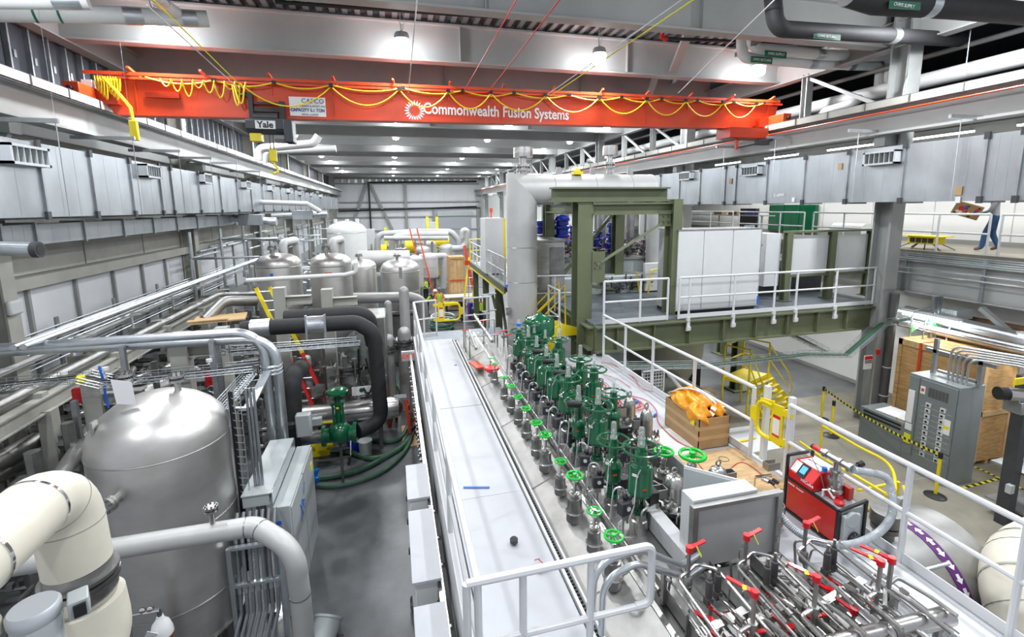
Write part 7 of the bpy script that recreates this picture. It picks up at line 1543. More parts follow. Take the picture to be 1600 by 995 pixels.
obj('top_cap', MB().box(p.x-.16, p.x+.18, p.y-.14, p.y+.14, hz_-.02, hz_+.06), 'galv', t)
for k in range(1, 5): obj('tread', MB().bar(f[1].lerp(tp[1], k/5), f[2].lerp(tp[2], k/5), .1, .03), 'galv', t); obj('brace', MB().bar(f[0].lerp(tp[0], k/5), f[3].lerp(tp[3], k/5), .02, .02), 'galv', t)
p = A(640, 556, Y=13.0); t = thing('exit_sign', 'white exit sign with red letters left of the trough railing', 'sign', p)
obj('housing', MB().box(p.x-.22, p.x+.16, 12.98, 13.06, p.z-.14, p.z+.14), 'plate_white', t, bevel=.01); obj('post', MB().box(p.x-.05, p.x+.0, 13.06, 13.1, 0, p.z), 'steel_grey', t)
text('exit_lettering', 'EXIT', .17, 'exit_red', (p.x-.03, 12.975, p.z), t, bold=.004)
solo('plywood_floor_piece', MB().box(.0, .42, 12.3, 13.6, .003, .03), 'wood_pale', 'plywood sheet on the floor beside the stepladder', 'board')
# ================================================================ TALL VESSELS AND THE FAR HALL
def vessel(lab, px, py_top, Y, r, z0, zs, neck=True, grp='tall steel vessels', lug=None, m='tank_steel'):
    c = A(px, py_top+20, Y=Y); t = thing('tall_vessel', lab, 'vessel', (c.x, Y, 0), grp); h = r*.55
    obj('shell', MB().lathe([(r*.3, z0-.35*r), (r*.8, z0-.15*r), (r, z0), (r, zs), (r*.97, zs+h*.3), (r*.85, zs+h*.58), (r*.6, zs+h*.83), (r*.3, zs+h*.96), (.02, zs+h)], (c.x, Y, 0), seg=40), m, t)
    for z in (zs-.05, (z0+zs)/2, z0+.1): obj('weld_band', MB().ring((c.x, Y, z), r+.002, .012, seg=36, rs=4), 'stainless_dull', t)
    for k in range(4): a = PI/4+k*PI/2; obj('leg', MB().cyl((c.x+r*.8*math.cos(a), Y+r*.8*math.sin(a), 0), (c.x+r*.8*math.cos(a), Y+r*.8*math.sin(a), z0+.2), .06, 8), 'stainless_dark', t)
    if neck:
        o = obj('top_nozzle', MB().cyl((c.x-.1, Y-.3*r, zs+h*.6), (c.x-.1, Y-.3*r, zs+h+.2), .06, 10).cyl((c.x-.1, Y-.3*r, zs+h+.12), (c.x-.1, Y-.3*r, zs+h+.2), .15, 18), 'stainless', t); obj('nozzle_bolts', MB().bolts((c.x-.1, Y-.3*r, zs+h+.2), .11, 8, .018, .08), 'steel_dark', o)
    return t, c
t, c = vessel('tall steel vessel at the left with a blue mark and a bent neck', 435, 390, 16.8, .68, 1.9, 4.62)
obj('blue_patch', MB().box(c.x-.12, c.x-.04, 16.1, 16.16, 4.2, 4.4), 'blue_tape', t)
v1 = c; obj('bent_neck', MB().tube(bend([(c.x+.12, 17, 4.8), (c.x+.12, 17, 5.3), (c.x+.25, 18.6, 5.3), (c.x+.25, 18.7, 4.0)], .24), .13, 18), 'pipe_white', t)
obj('side_stub', MB().cyl((c.x, 16.1, 3.2), (c.x, 15.95, 3.2), .04, 10), 'stainless', t)
t, c = vessel('tall steel vessel right of the first one with a red mark', 517, 390, 16.8, .66, 1.9, 4.58)
obj('red_patch', MB().box(c.x-.12, c.x+.1, 16.1, 16.15, 4.28, 4.36), 'red_handle', t); obj('bent_neck', MB().tube(bend([(c.x+.05, 17, 4.8), (c.x+.05, 17, 5.3), (c.x+.2, 18.6, 5.3), (c.x+.2, 18.7, 4.0)], .24), .13, 18), 'pipe_white', t)
obj('side_stub', MB().cyl((c.x+.3, 16.2, 3.4), (c.x+.35, 16.05, 3.4), .04, 10), 'stainless', t)
t, c = vessel('steel vessel half hidden between the two larger ones', 566, 400, 21, .58, 1.6, 3.95, lug=1)
t, c = vessel('steel vessel with an upright lug right of the others', 625, 398, 19.8, .78, 2.2, 3.92, lug=1)
obj('lifting_lug', MB().box(c.x-.06, c.x+.06, 18.98, 19.04, 3.65, 4.1), 'stainless', t); obj('lower_skirt', MB().lathe([(.76, .2), (.76, 2.1)], (c.x, 19.8, 0), seg=32), 'stainless_dull', t)
t, c = vessel('wide pale steel tank farther back on the left', 542, 348, 32, 1.2, 1.2, 4.95, False, m='pipe_white')
for dx in (-.6, .1, .7): obj('top_fitting', MB().cyl((c.x+dx, 31.6, 5.2), (c.x+dx, 31.6, 5.75), .12, 10), 'pipe_white', t)
for i, (px, Y) in enumerate(((661, 37), (671, 34), (672, 42), (698, 38), (648, 30))):
    c = A(px, 395, Y=Y); vessel('small grey domed vessel in the far hall, %s' % ('behind the orange ladder', 'low and nearest the orange ladder', 'right of the orange ladder', 'left of the wooden crate', 'just behind the right tall vessel')[i], px, 380, Y, (.55, .6, .6, .6, .5)[i], 1.5, 3.2 if i != 1 else 2.9, False, 'small domed vessels in the far hall', m='pipe_dull')
# pipes in front of and between the vessels
pipe_run('steel_pipe', 'wide pale steel pipe crossing before the right tall vessel', [A(545, 466, Y=18.0), A(640, 464, Y=18.0), A(660, 470, Y=18.0), A(664, 560, Y=18)], .2, 'pipe_dull', R=.5)
pipe_run('steel_pipe', 'thin pale pipe crossing before the two tall vessels', [A(385, 438, Y=14.2), A(540, 429, Y=14.2), A(556, 425, Y=14.2), A(556, 410, Y=14.2)], .06, 'pipe_white', R=.1)
pipe_run('steel_pipe', 'short steel pipe joining the two tall vessels', [A(470, 470, Y=17), A(495, 468, Y=17)], .2, 'pipe_white')
pipe_run('steel_pipe', 'wide horizontal duct pipe between the rear vessels', [A(560, 405, Y=24), A(640, 404, Y=24)], .42, 'pipe_dull', R=.3, seg=28)
pipe_run('steel_pipe', 'steel pipe bend at the left of the left tall vessel', [A(320, 500, Y=14), A(350, 470, Y=14.5), A(400, 470, Y=15)], .15, 'stainless_dull', R=.4)
for i, (px, y0_, y1_, Y, r_) in enumerate(((606, 475, 560, 15.5, .12), (631, 455, 560, 15.5, .16), (631, 520, 600, 14.8, .2), (607, 530, 610, 14.8, .17), (545, 560, 620, 13.8, .25), (480, 560, 640, 13.6, .1))):
    a, b = A(px, y0_, Y=Y), A(px, y1_, Y=Y); t = thing('standpipe', 'upright steel pipe before the vessels, %s' % ('thin one left of the pair', 'with the rounded white top', 'lower part with flange at the right', 'lower part with flange at the left', 'short and wide beside the black drop pipe', 'thin by the ladder')[i], 'pipe', (a.x, Y, 0)); obj('pipe_body', MB().cyl((a.x, Y, .02), (a.x, Y, a.z), r_, 16).ball((a.x, Y, a.z), r_, 12), 'pipe_dull', t)
    if i > 1: obj('flange', MB().cyl((a.x, Y, a.z-.35), (a.x, Y, a.z-.28), r_*1.6, 18).cyl((a.x, Y, a.z-.25), (a.x, Y, a.z-.18), r_*1.6, 18), 'stainless', t); obj('flange_bolts', MB().bolts((a.x, Y, a.z-.27), r_*1.4, 10, .02, .26), 'steel_dark', t)
c = A(484, 572, Y=14.2); t = thing('manway', 'round bolted manway cover low between the tall vessels', 'cover', c); obj('cover_plate', MB().cyl(c, c+Vector((0, -.12, 0)), .42, 30), 'stainless_dull', t); obj('cover_bolts', MB().bolts(c+Vector((0, -.1, 0)), .37, 20, .025, .12, (0, 1, 0)), 'steel_dark', t); obj('neck', MB().cyl(c, c+Vector((0, .8, 0)), .34, 26), 'stainless_dark', t)
t = thing('gearbox_skid', 'dull steel block vessel with round end flanges behind the black pipe', 'vessel', (-1.2, 14, 0)); c = A(568, 545, Y=13.4)
obj('block', MB().box(-2.9, -.3, 13.9, 15.2, .4, 3.3), 'stainless_dull', t, bevel=.05); obj('end_flange', MB().cyl((c.x, 13.4, c.z), (c.x, 13.9, c.z), .45, 28).cyl((c.x, 13.5, c.z), (c.x, 13.6, c.z), .55, 28), 'stainless', t); obj('flange_bolts', MB().bolts((c.x, 13.48, c.z), .5, 18, .025, .2, (0, 1, 0)), 'steel_dark', t)
q = A(565, 610, Y=12.9); obj('name_board', MB().box(q.x-.25, q.x+.25, 12.88, 12.9, q.z-.12, q.z+.12), 'plate_white', t); obj('green_mark', MB().cyl((q.x, 12.88, q.z+.02), (q.x, 12.87, q.z+.02), .06, 14), 'green_valve', t)
pipe_run('black_hose', 'black hose hanging down the front of the dull steel block', [A(560, 545, Y=13.1), A(562, 590, Y=13), A(575, 622, Y=12.8), A(583, 600, Y=12.8), A(572, 560, Y=13)], .03, 'black', R=.2, cat='hose', seg=8)
# far pipe bridge
for i, (pts, r_) in enumerate((([(590, 392), (590, 366), (655, 362), (705, 362), (716, 375), (716, 390)], .26), ([(612, 395), (614, 370), (650, 366), (700, 366)], .26), ([(600, 372), (700, 372)], .18), ([(706, 388), (728, 388), (730, 360), (723, 360), (722, 372)], .24), ([(655, 402), (690, 400), (696, 400), (692, 450)], .26))):
    pipe_run('far_pipe', 'thick grey pipe of the far pipe bridge, %s' % ('long upper one with bent ends', 'second one just below it', 'lower straight one', 'upright loop at the right end', 'lower one turning down left of the crate')[i], [A(a, b, Y=40-i) for a, b in pts], r_, 'pipe_dull', R=.6, seg=14, grp='pipes of the far pipe bridge')
for i, (px, py, w_) in enumerate(((673, 378, .8), (689, 378, 1.4), (598, 392, .7), (640, 386, .8))):
    p = A(px, py, Y=44); t = thing('yellow_motor', 'yellow motor below the far pipe bridge, %s' % ('left of the largest', 'largest', 'leftmost', 'behind the orange ladder')[i], 'motor', (p.x, 44, 0)); obj('body', MB().cyl((p.x-w_/2, 44, p.z), (p.x+w_/2, 44, p.z), .6, 16), 'yellow', t); obj('stand', MB().box(p.x-.3, p.x+.3, 43.8, 44.2, 0, p.z), 'yellow', t)
for i, (px, py) in enumerate(((552, 375), (603, 372), (668, 355), (683, 355))):
    p = A(px, py, Y=46); solo('bollard', MB().box(p.x-.12, p.x+.12, 45.9, 46.1, 0, p.z+1), 'tag_yellow', 'yellow upright guard in the far hall, %s from the left' % ('first', 'second', 'third', 'fourth')[i], 'guard', 'yellow guards in the far hall')
p = A(675, 352, Y=48); solo('far_cabinet', MB().box(p.x-.6, p.x+.6, 48, 49, 0, p.z+.3), 'white_box', 'white cabinet between yellow guards near the far wall', 'cabinet')
p = A(574, 360, Y=44); solo('far_cabinet', MB().box(p.x-.7, p.x+.6, 44, 45, 0, p.z+.1), 'white_box', 'white cabinet right of the wide pale tank', 'cabinet')
p = A(585, 440, Y=24); solo('teal_motor', MB().box(p.x-.5, p.x+.5, 23.8, 24.8, 0, 3.2), 'panel_grey', 'dark teal motor block between the rear vessels', 'motor', bevel=.1)
mb = clutter(MB(), -4, 4.5, 36, 50, .2, 3.0, 420, 31, .22); solo('far_clutter', mb, 'stainless_dull', 'machinery jumble below the far pipe bridge', 'machinery', kind='stuff')
mb = clutter(MB(), -6.8, -3.2, 22, 34, .2, 3.6, 380, 33, .18); solo('far_clutter', mb, 'galv', 'pipework jumble behind the left tall vessel', 'machinery', kind='stuff')
mb = MB(); q_ = random.Random(5)
for k in range(26):
    y = 20+k*1.1; z = q_.uniform(3.6, 5.2); mb.cyl((-7.4, y, z), (-7.4, y+3, z), .05, 6)
    if k % 3 == 0: mb.cyl((-7.3, y, 2), (-7.3, y, 5.6), .06, 6).cyl((-7.4, y, z), (-5, y, z), .05, 6)
solo('wall_pipework', mb, 'galv', 'rows of thin pipes on the left wall behind the tall vessels', 'pipework', kind='stuff')
x0, x1 = A(702, 440, Y=30).x, A(727, 440, Y=30).x; zt_ = A(714, 401, Y=30).z
t = thing('wooden_crate', 'tall narrow wooden crate standing upright in the far hall', 'crate', ((x0+x1)/2, 30, 0))
for k in range(4): w_ = (x1-x0)/4; obj('plank', MB().box(x0+w_*k+.01, x0+w_*(k+1)-.01, 30, 30.04, .1, zt_), 'wood_pale', t)
obj('case', MB().box(x0, x1, 30.04, 31.1, .1, zt_), 'wood', t)
for z in (.15, zt_*.55, zt_-.15): obj('batten', MB().box(x0, x1, 29.95, 30, z, z+.12), 'wood', t)
obj('batten', MB().box(x0, x0+.1, 29.94, 30, .1, zt_).box(x1-.1, x1, 29.94, 30, .1, zt_), 'wood', t); obj('strap', MB().box(x0-.01, x1+.01, 29.93, 29.95, zt_*.52, zt_*.54), 'orange', t); obj('pallet', MB().box(x0-.1, x1+.1, 29.9, 31.2, 0, .1), 'wood', t)
ladder('orange ladder leaning right of the wooden crate', (x1+.75, 30.6, 0), (x1+.1, 31, zt_+.6), None, 'orange', None, 9, .5, .4, (.15, .4, 0))
c = A(692, 520, Z=0); q_ = random.Random(8)
t = thing('hose_pile', 'big coiled pile of green hose behind the far railing', 'hose', (c.x, c.y, 0))
for k in range(9):
    z = .06+.085*k; R_2 = .62+q_.uniform(-.12, .12); cx2, cy2 = c.x+q_.uniform(-.1, .1), c.y+q_.uniform(-.1, .1); obj('hose_loop', MB().ring((cx2, cy2, z), R_2, .045, (q_.uniform(-.1, .1), q_.uniform(-.1, .1), 1), 26, 7), 'hose_green', t)
for k in range(3): obj('white_hose_loop', MB().ring((c.x+.1, c.y+.9, .5+.09*k), .6, .04, (0, -.05*k, 1), 22, 7), 'pipe_white', t)
p = A(712, 462, Z=.9); t = thing('work_table', 'white topped work table behind the yellow far gate', 'table', (p.x, p.y, 0))
obj('table_top', MB().box(p.x-.7, p.x+1.2, p.y-.5, p.y+.5, .86, .92), 'wall_white', t)
for dx, dy in ((-.6, -.4), (1.1, -.4), (-.6, .4), (1.1, .4)): obj('leg', MB().box(p.x+dx-.03, p.x+dx+.03, p.y+dy-.03, p.y+dy+.03, 0, .86), 'steel_grey', t)
p = A(712, 505, Z=0); t = thing('black_shelf', 'black two level cart seen through the yellow far gate', 'cart', (p.x, p.y, 0))
for z in (.2, .7, 1.15): obj('shelf', MB().box(p.x-.5, p.x+.45, p.y, p.y+.6, z, z+.06), 'black', t)
for dx in (-.48, .38): obj('upright', MB().box(p.x+dx, p.x+dx+.06, p.y, p.y+.06, 0, 1.2).box(p.x+dx, p.x+dx+.06, p.y+.5, p.y+.56, 0, 1.2), 'black', t)
p = A(735, 485, Z=.5); solo('blue_cloth', MB().cb((p.x, p.y, .5), .3, .3, 1.0, .3), 'blue_valve', 'bright blue folded cover behind the far railing', 'cover', bevel=.08)
p = A(750, 490, Z=.5); solo('black_bin', MB().cb((p.x, p.y, .45), .9, .6, .8, .1), 'black', 'black bin behind the far railing', 'bin', bevel=.04)
p = A(722, 455, Z=.3); t = thing('traffic_cone', 'small orange cone behind the work table', 'cone', (p.x, p.y, 0)); obj('cone', MB().lathe([(.13, .03), (.03, .7)], (p.x, p.y, 0), seg=14), 'orange', t); obj('base', MB().box(p.x-.18, p.x+.18, p.y-.18, p.y+.18, 0, .03), 'orange', t)
solo('pink_notice', MB().cyl((A(731, 411, Y=26).x, 26.01, 0), (A(731, 411, Y=26).x, 26.01, A(730, 414, Y=26).z), .02, 6).box(A(726, 411, Y=26).x, A(735, 411, Y=26).x, 26, 26.02, A(730, 414, Y=26).z, A(730, 407, Y=26).z), 'orange', 'pink red notice hanging by the far yellow ladder', 'sign')
p = A(697, 526, Z=.3); solo('green_bag', MB().cb((p.x+.2, p.y-1, .2), .5, .4, .4, .2), 'hivis', 'pale green bag in front of the hose pile', 'bag', bevel=.08)
# black sprinkler riser on the far wall
solo('far_riser', MB().tube([(-3.0, YF-.8, 10.1), (-3.0, YF-.8, 0)], .13, 8).tube([(-3.0, YF-.8, 10.1), (12.9, YF-.8, 10.3)], .13, 8), 'black', 'black riser pipe turning along the top of the far wall', 'pipe')
solo('far_pipe_line', MB().tube([(-7.4, YF-.8, 6.0), (12.9, YF-.8, 6.5)], .1, 8), 'black', 'black pipe running level across the far wall', 'pipe')
# big exhaust pipes etc left above far tanks
solo('white_duct_pipe', MB().tube([A(388, 315, Y=26), A(480, 318, Y=26), A(500, 330, Y=27)], .12, 10), 'pipe_white', 'pale pipe running just below the tall left duct', 'pipe')
# ================================================================ PEOPLE
def person(name, lab, base, rz, J, cols, scale=1, extras=None):
    """one continuous skinned body from connected joints: J name -> (pos, radius); bones list; region materials by bone"""
    B = [('pelvis', 'spine'), ('spine', 'chest'), ('chest', 'neck'), ('neck', 'chin'), ('chin', 'head'), ('head', 'crown'), ('chest', 'shl'), ('shl', 'ell'), ('ell', 'wrl'), ('wrl', 'hal'), ('chest', 'shr'), ('shr', 'elr'), ('elr', 'wrr'), ('wrr', 'har'), ('pelvis', 'hil'), ('hil', 'knl'), ('knl', 'anl'), ('anl', 'tol'), ('pelvis', 'hir'), ('hir', 'knr'), ('knr', 'anr'), ('anr', 'tor')]
    names = list(J); me = bpy.data.meshes.new('skeleton'); me.from_pydata([J[n][0] for n in names], [(names.index(a), names.index(b)) for a, b in B], [])
    o = bpy.data.objects.new('skeleton', me); C.objects.link(o)
    sk = o.modifiers.new('skin', 'SKIN'); o.modifiers.new('sub', 'SUBSURF').levels = 2
    for i, n in enumerate(names): r = J[n][1]; me.skin_vertices[0].data[i].radius = r if isinstance(r, tuple) else (r, r)
    me.skin_vertices[0].data[names.index('pelvis')].use_root = True
    dg = bpy.context.evaluated_depsgraph_get(); m2 = bpy.data.meshes.new_from_object(o.evaluated_get(dg)); bpy.data.objects.remove(o)
    reg = {'head': 'skin', 'crown': 'skin', 'neck': 'skin', 'chin': 'skin', 'hal': 'skin', 'har': 'skin', 'wrl': cols['shirt'], 'wrr': cols['shirt'], 'tol': 'boot', 'tor': 'boot'}
    for n in ('spine', 'chest', 'shl', 'shr', 'ell', 'elr'): reg[n] = cols['shirt']
    for n in ('pelvis', 'hil', 'hir', 'knl', 'knr', 'anl', 'anr'): reg[n] = cols['pants']
    ms = sorted(set(reg.values())); m2.materials.clear()
    for m_ in ms: m2.materials.append(MATS[m_])
    seg = [(Vector(J[a][0]), Vector(J[b][0]), a, b) for a, b in B]
    for p in m2.polygons:
        c = p.center; best = None
        for a, b, na, nb in seg:
            d = b-a; s = max(0, min(1, (c-a).dot(d)/d.length_squared)); q = (c-a-d*s).length
            if best is None or q < best[0]: best = (q, nb if s > .35 else na)
        p.material_index = ms.index(reg[best[1]]); p.use_smooth = True
    t = thing(name, lab, 'person', base); t.rotation_euler.z = rz; t.scale = (scale,)*3; OFF[t.name] = Vector()
    b = bpy.data.objects.new('body', m2); C.objects.link(b); b.parent = t
    if extras: extras(t, J)
    return t
def joints(**k):
    J = {'pelvis': ((0, 0, .95), (.15, .11)), 'spine': ((0, 0, 1.12), (.14, .10)), 'chest': ((0, 0, 1.36), (.17, .11)), 'neck': ((0, .01, 1.50), .055), 'chin': ((0, -.02, 1.57), .062), 'head': ((0, -.02, 1.66), (.078, .095)), 'crown': ((0, 0, 1.74), (.06, .07)),
         'shl': ((.19, 0, 1.42), .06), 'ell': ((.26, 0, 1.14), .045), 'wrl': ((.27, -.08, .9), .033), 'hal': ((.27, -.11, .82), .036), 'shr': ((-.19, 0, 1.42), .06), 'elr': ((-.26, 0, 1.14), .045), 'wrr': ((-.27, -.08, .9), .033), 'har': ((-.27, -.11, .82), .036),
         'hil': ((.1, 0, .88), .11), 'knl': ((.11, 0, .5), .08), 'anl': ((.11, .02, .1), .065), 'tol': ((.12, -.16, .04), .042), 'hir': ((-.1, 0, .88), .11), 'knr': ((-.11, 0, .5), .08), 'anr': ((-.11, .02, .1), .065), 'tor': ((-.12, -.16, .04), .042)}
    for n, v in k.items(): J[n] = (v, J[n][1])
    return J
def face(t, J, hat=None, hair=None, vest=None):
    h = Vector(J['head'][0])
    mb = MB()
    for s in (-1, 1): mb.ball(h+Vector((.032*s, -.088, .012)), .011, 8)
    obj('eyes', mb, 'ink_black', t); obj('nose', MB().lathe([(.016, 0), (.006, .035)], h+Vector((0, -.105, -.03)), seg=8), 'skin', t); obj('mouth', MB().cb(h+Vector((0, -.088, -.055)), .045, .012, .008), 'red_handle', t)
    obj('ears', MB().ball(h+Vector((.082, 0, 0)), .02, 8).ball(h+Vector((-.082, 0, 0)), .02, 8), 'skin', t)
    if hair: obj('hair', MB().lathe([(.088, -.02), (.092, .03), (.08, .08), (.05, .11), (.01, .12)], h+Vector((0, .018, .01)), seg=18), hair, t)
    if hat: obj('hard_hat', MB().lathe([(.14, .045), (.14, .055), (.108, .06), (.105, .1), (.08, .14), (.04, .16), (.01, .165)], h+Vector((0, 0, .0)), seg=22), hat, t)
    if vest:
        c = Vector(J['chest'][0]); s = Vector(J['pelvis'][0]); mb = MB()
        P_ = [(s+(c-s)*.05, .165, .128), (s+(c-s)*.5, .17, .13), (c+(c-s)*.02, .19, .14), (c+(c-s)*.2, .15, .115)]; n = 20
        for p, rx, ry in P_:
            for k in range(n): a = 2*PI*k/n; mb.v.append((p.x+rx*math.cos(a), p.y+ry*math.sin(a), p.z))
        for i in range(len(P_)-1):
            for k in range(n): mb.f.append((i*n+k, i*n+(k+1) % n, (i+1)*n+(k+1) % n, (i+1)*n+k))
        o = obj('safety_vest', mb, vest, t)
        for x in (-.08, .08): obj('reflective_stripe', MB().bar((c.x+x, c.y-.143, c.z+.03), (s.x+x, s.y-.134, s.z+.05), .03, .004, (0, -1, 0)), 'panel_light', o)
def hands(t, J, curl=1):
    for w_, h_ in (('wrl', 'hal'), ('wrr', 'har')):
        a, b = Vector(J[w_][0]), Vector(J[h_][0]); d = (b-a).normalized(); sx = d.cross(Vector((0, 0, 1))); sx = (sx.normalized() if sx.length > .3 else Vector((0, 1, 0)).cross(d).normalized()); up_ = sx.cross(d)
        mb = MB()
        for k, l in enumerate((.07, .08, .075, .06)):
            o = b+sx*(.024-.016*k)+d*.02; mb.tube([o, o+d*l*.45, o+d*l*.75-up_*.02*curl, o+d*l*.85-up_*.045*curl], [.009, .0085, .008, .007], 6)
        o = b+sx*.03-d*.02; mb.tube([o, o+sx*.025+d*.03, o+sx*.02+d*.06], [.011, .0095, .008], 6); obj('fingers', mb, 'skin', t)
# walking person on the balcony, carrying a sticker covered case to the left
J = joints(tol=(.12, -.34, .05), anl=(.11, -.18, .1), knl=(.11, -.14, .52), anr=(-.11, .16, .12), tor=(-.12, .0, .05), knr=(-.11, .0, .5), ell=(.25, -.12, 1.14), wrl=(.16, -.34, 1.06), hal=(.12, -.42, 1.04), elr=(-.25, -.12, 1.14), wrr=(-.16, -.34, 1.02), har=(-.12, -.42, 1.0), chest=(0, -.05, 1.36), neck=(0, -.06, 1.5), chin=(0, -.09, 1.57), head=(0, -.1, 1.66), crown=(0, -.08, 1.74))
def ex(t, J):
    face(t, J, hair='boot'); hands(t, J)
pr = person('person', 'person in jeans and brown boots carrying a sticker covered case along the balcony', (16.55, 9.75, 5.0), -2.6, J, {'shirt': 'shirt_grey', 'pants': 'denim'}, 1, ex)
R_ = Matrix.Rotation(-2.6, 4, 'Z')
cb_ = Vector((16.55, 9.75, 5.0))+R_ @ Vector((0, -.58, 1.16))
t = thing('carried_case', 'tan case covered with round stickers held by the walking person', 'case', cb_)
Rm = (Matrix.Rotation(-2.6, 3, 'Z') @ Matrix.Rotation(-.35, 3, 'X'))
obj('case_body', MB().cb(cb_, .14, .62, .4, rot=Rm), 'cardboard', t, bevel=.015)
q_ = random.Random(3)
for k in range(16):
    u, v = q_.uniform(-.26, .26), q_.uniform(-.16, .16); p = cb_+Rm @ Vector((.071, u, v)); nn = Rm @ Vector((1, 0, 0)); p2 = cb_+Rm @ Vector((-.071, u, v))
    c_ = ('red_handle', 'blue_tape', 'ink_black', 'plate_white', 'steel_dark')[k % 5]; r_ = .07 if k == 0 else q_.uniform(.025, .045)
    obj('sticker', MB().cyl(p, p+nn*.004, r_, 12).cyl(p2, p2-nn*.004, r_, 12), c_, t)
W1 = joints(elr=(-.27, -.1, 1.16), wrr=(-.14, -.28, 1.05), har=(-.08, -.34, 1.04), ell=(.27, -.1, 1.16), wrl=(.14, -.28, 1.05), hal=(.08, -.34, 1.04))
person('person', 'standing worker in orange jacket and yellow vest with a grey hard hat', (A(686, 452, Z=1.7).x, A(686, 452, Z=1.7).y, 0), 0, W1, {'shirt': 'hivis_orange', 'pants': 'navy'}, 1, lambda t, J: (face(t, J, hat='panel_grey', vest='hivis'), hands(t, J)))
W2 = joints(spine=(0, -.08, 1.1), chest=(0, -.28, 1.27), neck=(0, -.4, 1.36), chin=(0, -.46, 1.4), head=(0, -.5, 1.46), crown=(0, -.52, 1.55), shl=(.19, -.3, 1.3), shr=(-.19, -.3, 1.3), ell=(.25, -.42, 1.05), wrl=(.2, -.6, .95), hal=(.18, -.68, .93), elr=(-.25, -.42, 1.05), wrr=(-.2, -.6, .95), har=(-.18, -.68, .93))
p = A(664, 455, Z=1.5); person('person', 'bending worker in navy with a yellow vest and white hard hat', (p.x+.1, p.y, 0), 1.3, W2, {'shirt': 'navy', 'pants': 'navy'}, 1, lambda t, J: (face(t, J, hat='plate_white', vest='hivis'), hands(t, J)))
p = A(661, 433, Z=1.75); person('person', 'farther worker in black with a yellow vest behind the right tall vessel', (p.x+.15, p.y, 0), .6, W1, {'shirt': 'black', 'pants': 'black'}, 1, lambda t, J: (face(t, J, hat='panel_grey', vest='hivis'), hands(t, J)))
p = A(752, 482, Z=1.0); person('person', 'worker partly hidden behind the far railing in a yellow and orange vest', (p.x, p.y, 0), -.8, joints(**{}), {'shirt': 'hivis_orange', 'pants': 'navy'}, .92, lambda t, J: (face(t, J, hat='plate_white', vest='hivis'), hands(t, J)))
# ================================================================ BALCONY THINGS
a = A(1448, 380, Z=5.25); t = thing('power_box', 'yellow portable power box on spread black legs on the balcony', 'power box', (a.x, a.y, 5.0)); x, y = 15.75, 10.85
p = A(1446, 383, X=15.7); x, y = 15.7, p.y
obj('housing', MB().box(x-.2, x+.2, y-.4, y+.4, 5.16, 5.38), 'yellow', t, bevel=.02); obj('top_plate', MB().box(x-.28, x+.28, y-.55, y+.55, 5.38, 5.41), 'yellow', t)
for k in range(4): obj('socket', MB().box(x-.215, x-.2, y-.34+.17*k, y-.2+.17*k, 5.2, 5.34), 'black', t)
for sx, sy in ((-1, -1), (1, -1), (-1, 1), (1, 1), (-1, -.3), (-1, .3)): obj('leg', MB().bar((x+sx*.15, y+sy*.3, 5.18), (x+sx*.3, y+sy*.62, 5.0), .03, .02), 'black', t)
for i, (u, v) in enumerate(((1202, 1275),)):
    ya_, yb_ = A(1202, 345, X=18.45).y, A(1276, 345, X=18.45).y
    t = thing('green_board', 'dark green board with framed panes on the balcony wall', 'board', (18.4, yb_, 5)); obj('board', MB().box(18.4, 18.5, min(ya_, yb_), max(ya_, yb_), 5.1, 6.35), 'green_valve', t)
    for k in range(3): yy = min(ya_, yb_)+(max(ya_, yb_)-min(ya_, yb_))*k/3; obj('stile', MB().box(18.37, 18.4, yy, yy+.06, 5.1, 6.35), 'ink_green', t)
p = A(1170, 350, X=16.5); solo('black_curtain', MB().box(16.4, 16.6, p.y-.5, p.y+.5, 5, 6.2), 'black', 'black draped cover on the balcony left of the green board', 'cover')
for i, (px, py, Y, lab) in enumerate(((1330, 345, 10.5, 'white rounded drum on the balcony beside the big column'), )):
    q = A(px, py, X=15.9); t = thing('white_drum', lab, 'drum', (15.9, q.y, 5)); obj('drum', MB().cyl((15.9, q.y-.6, 5.45), (15.9, q.y+.6, 5.45), .25, 18), 'white_box', t); obj('stand', MB().box(15.7, 16.1, q.y-.5, q.y+.5, 5, 5.25), 'panel_light', t)
p = A(1130, 332, X=16.4); t = thing('balcony_bench', 'long bench with bottles and boxes on the far balcony', 'bench', (16.4, p.y, 5)); obj('bench_top', MB().box(16.1, 16.8, p.y-3, p.y+3, 5.85, 5.9), 'stainless_dull', t)
for dy in (-2.9, 0, 2.9): obj('leg', MB().box(16.15, 16.2, p.y+dy-.03, p.y+dy+.03, 5, 5.85), 'steel_grey', t)
for i, c_ in enumerate(('blue_valve', 'cardboard', 'cardboard')): solo('bench_box', MB().box(16.3, 16.6, p.y-2.2+1.1*i, p.y-1.6+1.1*i, 5.9, 6.05), c_, ('dark blue box on the far balcony bench', 'tan box in the middle of the far balcony bench', 'tan box at the left end of the far balcony bench')[i], 'box')
# high wall gear on the right behind the duct
solo('wall_outlet', MB().box(18.53, 18.56, A(1457, 366, X=18.5).y-.06, A(1457, 366, X=18.5).y+.06, 5.25, 5.4), 'panel_light', 'small outlet plate on the white balcony wall', 'outlet')
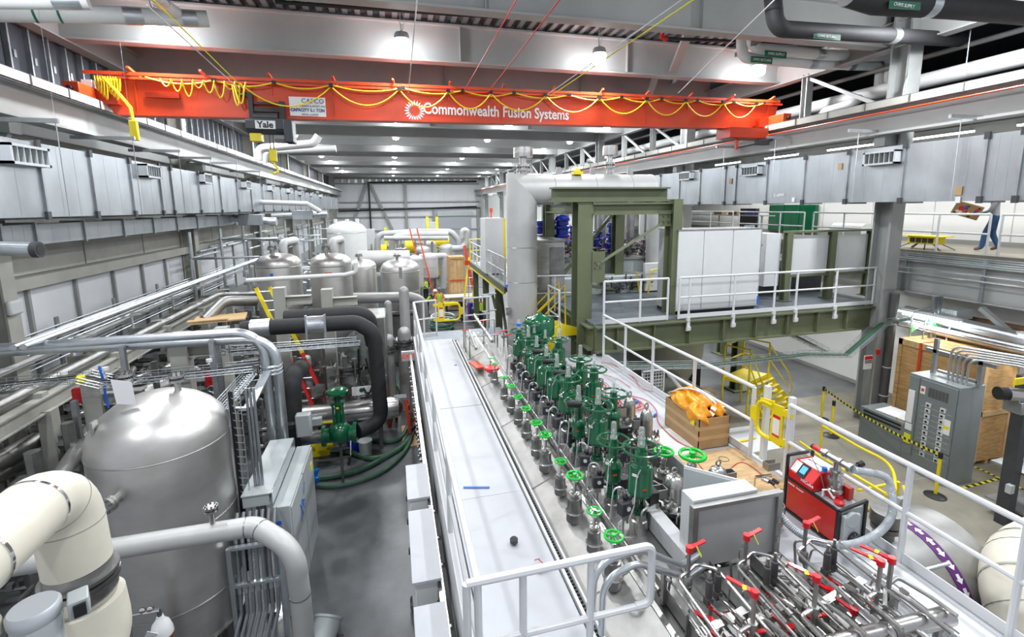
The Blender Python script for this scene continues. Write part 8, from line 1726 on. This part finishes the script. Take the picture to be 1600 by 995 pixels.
# ================================================================ SEPARATE PIECES BECOME PARTS OF THEIR OWN
SPLIT = {'gusset_plate', 'gusset_bolts', 'tag_plate', 'corner', 'bracket', 'red_band', 'tape_band', 'cover_bolts', 'flange_bolts', 'nozzle_bolts', 'stub_bolts', 'connector', 'cable_bundle', 'leg', 'legs', 'post', 'strut', 'strut_post', 'stand', 'saddle', 'small_fittings', 'upright', 'shelf', 'ears', 'eyes', 'steel_clamp', 'louvre', 'packing', 'channel', 'lower_rail', 'flange', 'frame', 'tread', 'conduit', 'clamp', 'wall_column', 'text_lines', 'vent_slots', 'pipe_bracket', 'handrail', 'rail_foot', 'white_paint', 'column_brace', 'batten', 'yoke', 'wheel', 'hose_stub', 'side_fitting', 'case_bolts', 'stack_bolts', 'terminal_box', 'film', 'mid_rail', 'wire_rope', 'trolley_frame', 'collector', 'valve_body', 'regulator'}
def islands(me):
    n = len(me.vertices); par = list(range(n))
    def find(a):
        while par[a] != a: par[a] = par[par[a]]; a = par[a]
        return a
    for p in me.polygons:
        v = p.vertices; r = find(v[0])
        for k in v[1:]: par[find(k)] = r
    g = {}
    for p in me.polygons: g.setdefault(find(p.vertices[0]), []).append(p)
    return g
def touch(a, b, e=.004): return all(a[0][i] <= b[1][i]+e and b[0][i] <= a[1][i]+e for i in range(3))
done = {}
for o in [o for o in C.objects if o.type == 'MESH' and o.parent and o.name.split('.')[0] in SPLIT and o.get('kind') != 'stuff']:
    me = o.data
    if me.name not in done:
        g = list(islands(me).values()); boxes = []
        for ps in g:
            vs_ = [me.vertices[i].co for p in ps for i in p.vertices]; boxes.append(([min(v[i] for v in vs_) for i in range(3)], [max(v[i] for v in vs_) for i in range(3)]))
        grp_ = list(range(len(g)))
        for i in range(len(g)):
            for j in range(i):
                if grp_[i] != grp_[j] and touch(boxes[i], boxes[j]):
                    a_, b_ = grp_[i], grp_[j]; grp_ = [b_ if q == a_ else q for q in grp_]
        out = []
        for k in sorted(set(grp_)):
            ps = [p for i, q in enumerate(g) if grp_[i] == k for p in q]; idx = {}; vv = []; ff = []
            for p in ps:
                f_ = []
                for vi in p.vertices:
                    if vi not in idx: idx[vi] = len(vv); vv.append(tuple(me.vertices[vi].co))
                    f_.append(idx[vi])
                ff.append(tuple(f_))
            out.append((vv, ff))
        ms_ = []
        if 1 < len(out) <= 40:
            for vv, ff in out:
                m2 = bpy.data.meshes.new(me.name.split('.')[0]); m2.from_pydata(vv, [], ff); m2.update(); m2.materials.append(me.materials[0])
                m2.polygons.foreach_set('use_smooth', [True]*len(ff)); m2.set_sharp_from_angle(angle=math.radians(38)); ms_.append(m2)
        done[me.name] = ms_
    ms_ = done[me.name]
    if ms_:
        for m2 in ms_[1:]:
            c = o.copy(); C.objects.link(c); c.data = m2
        o.data = ms_[0]
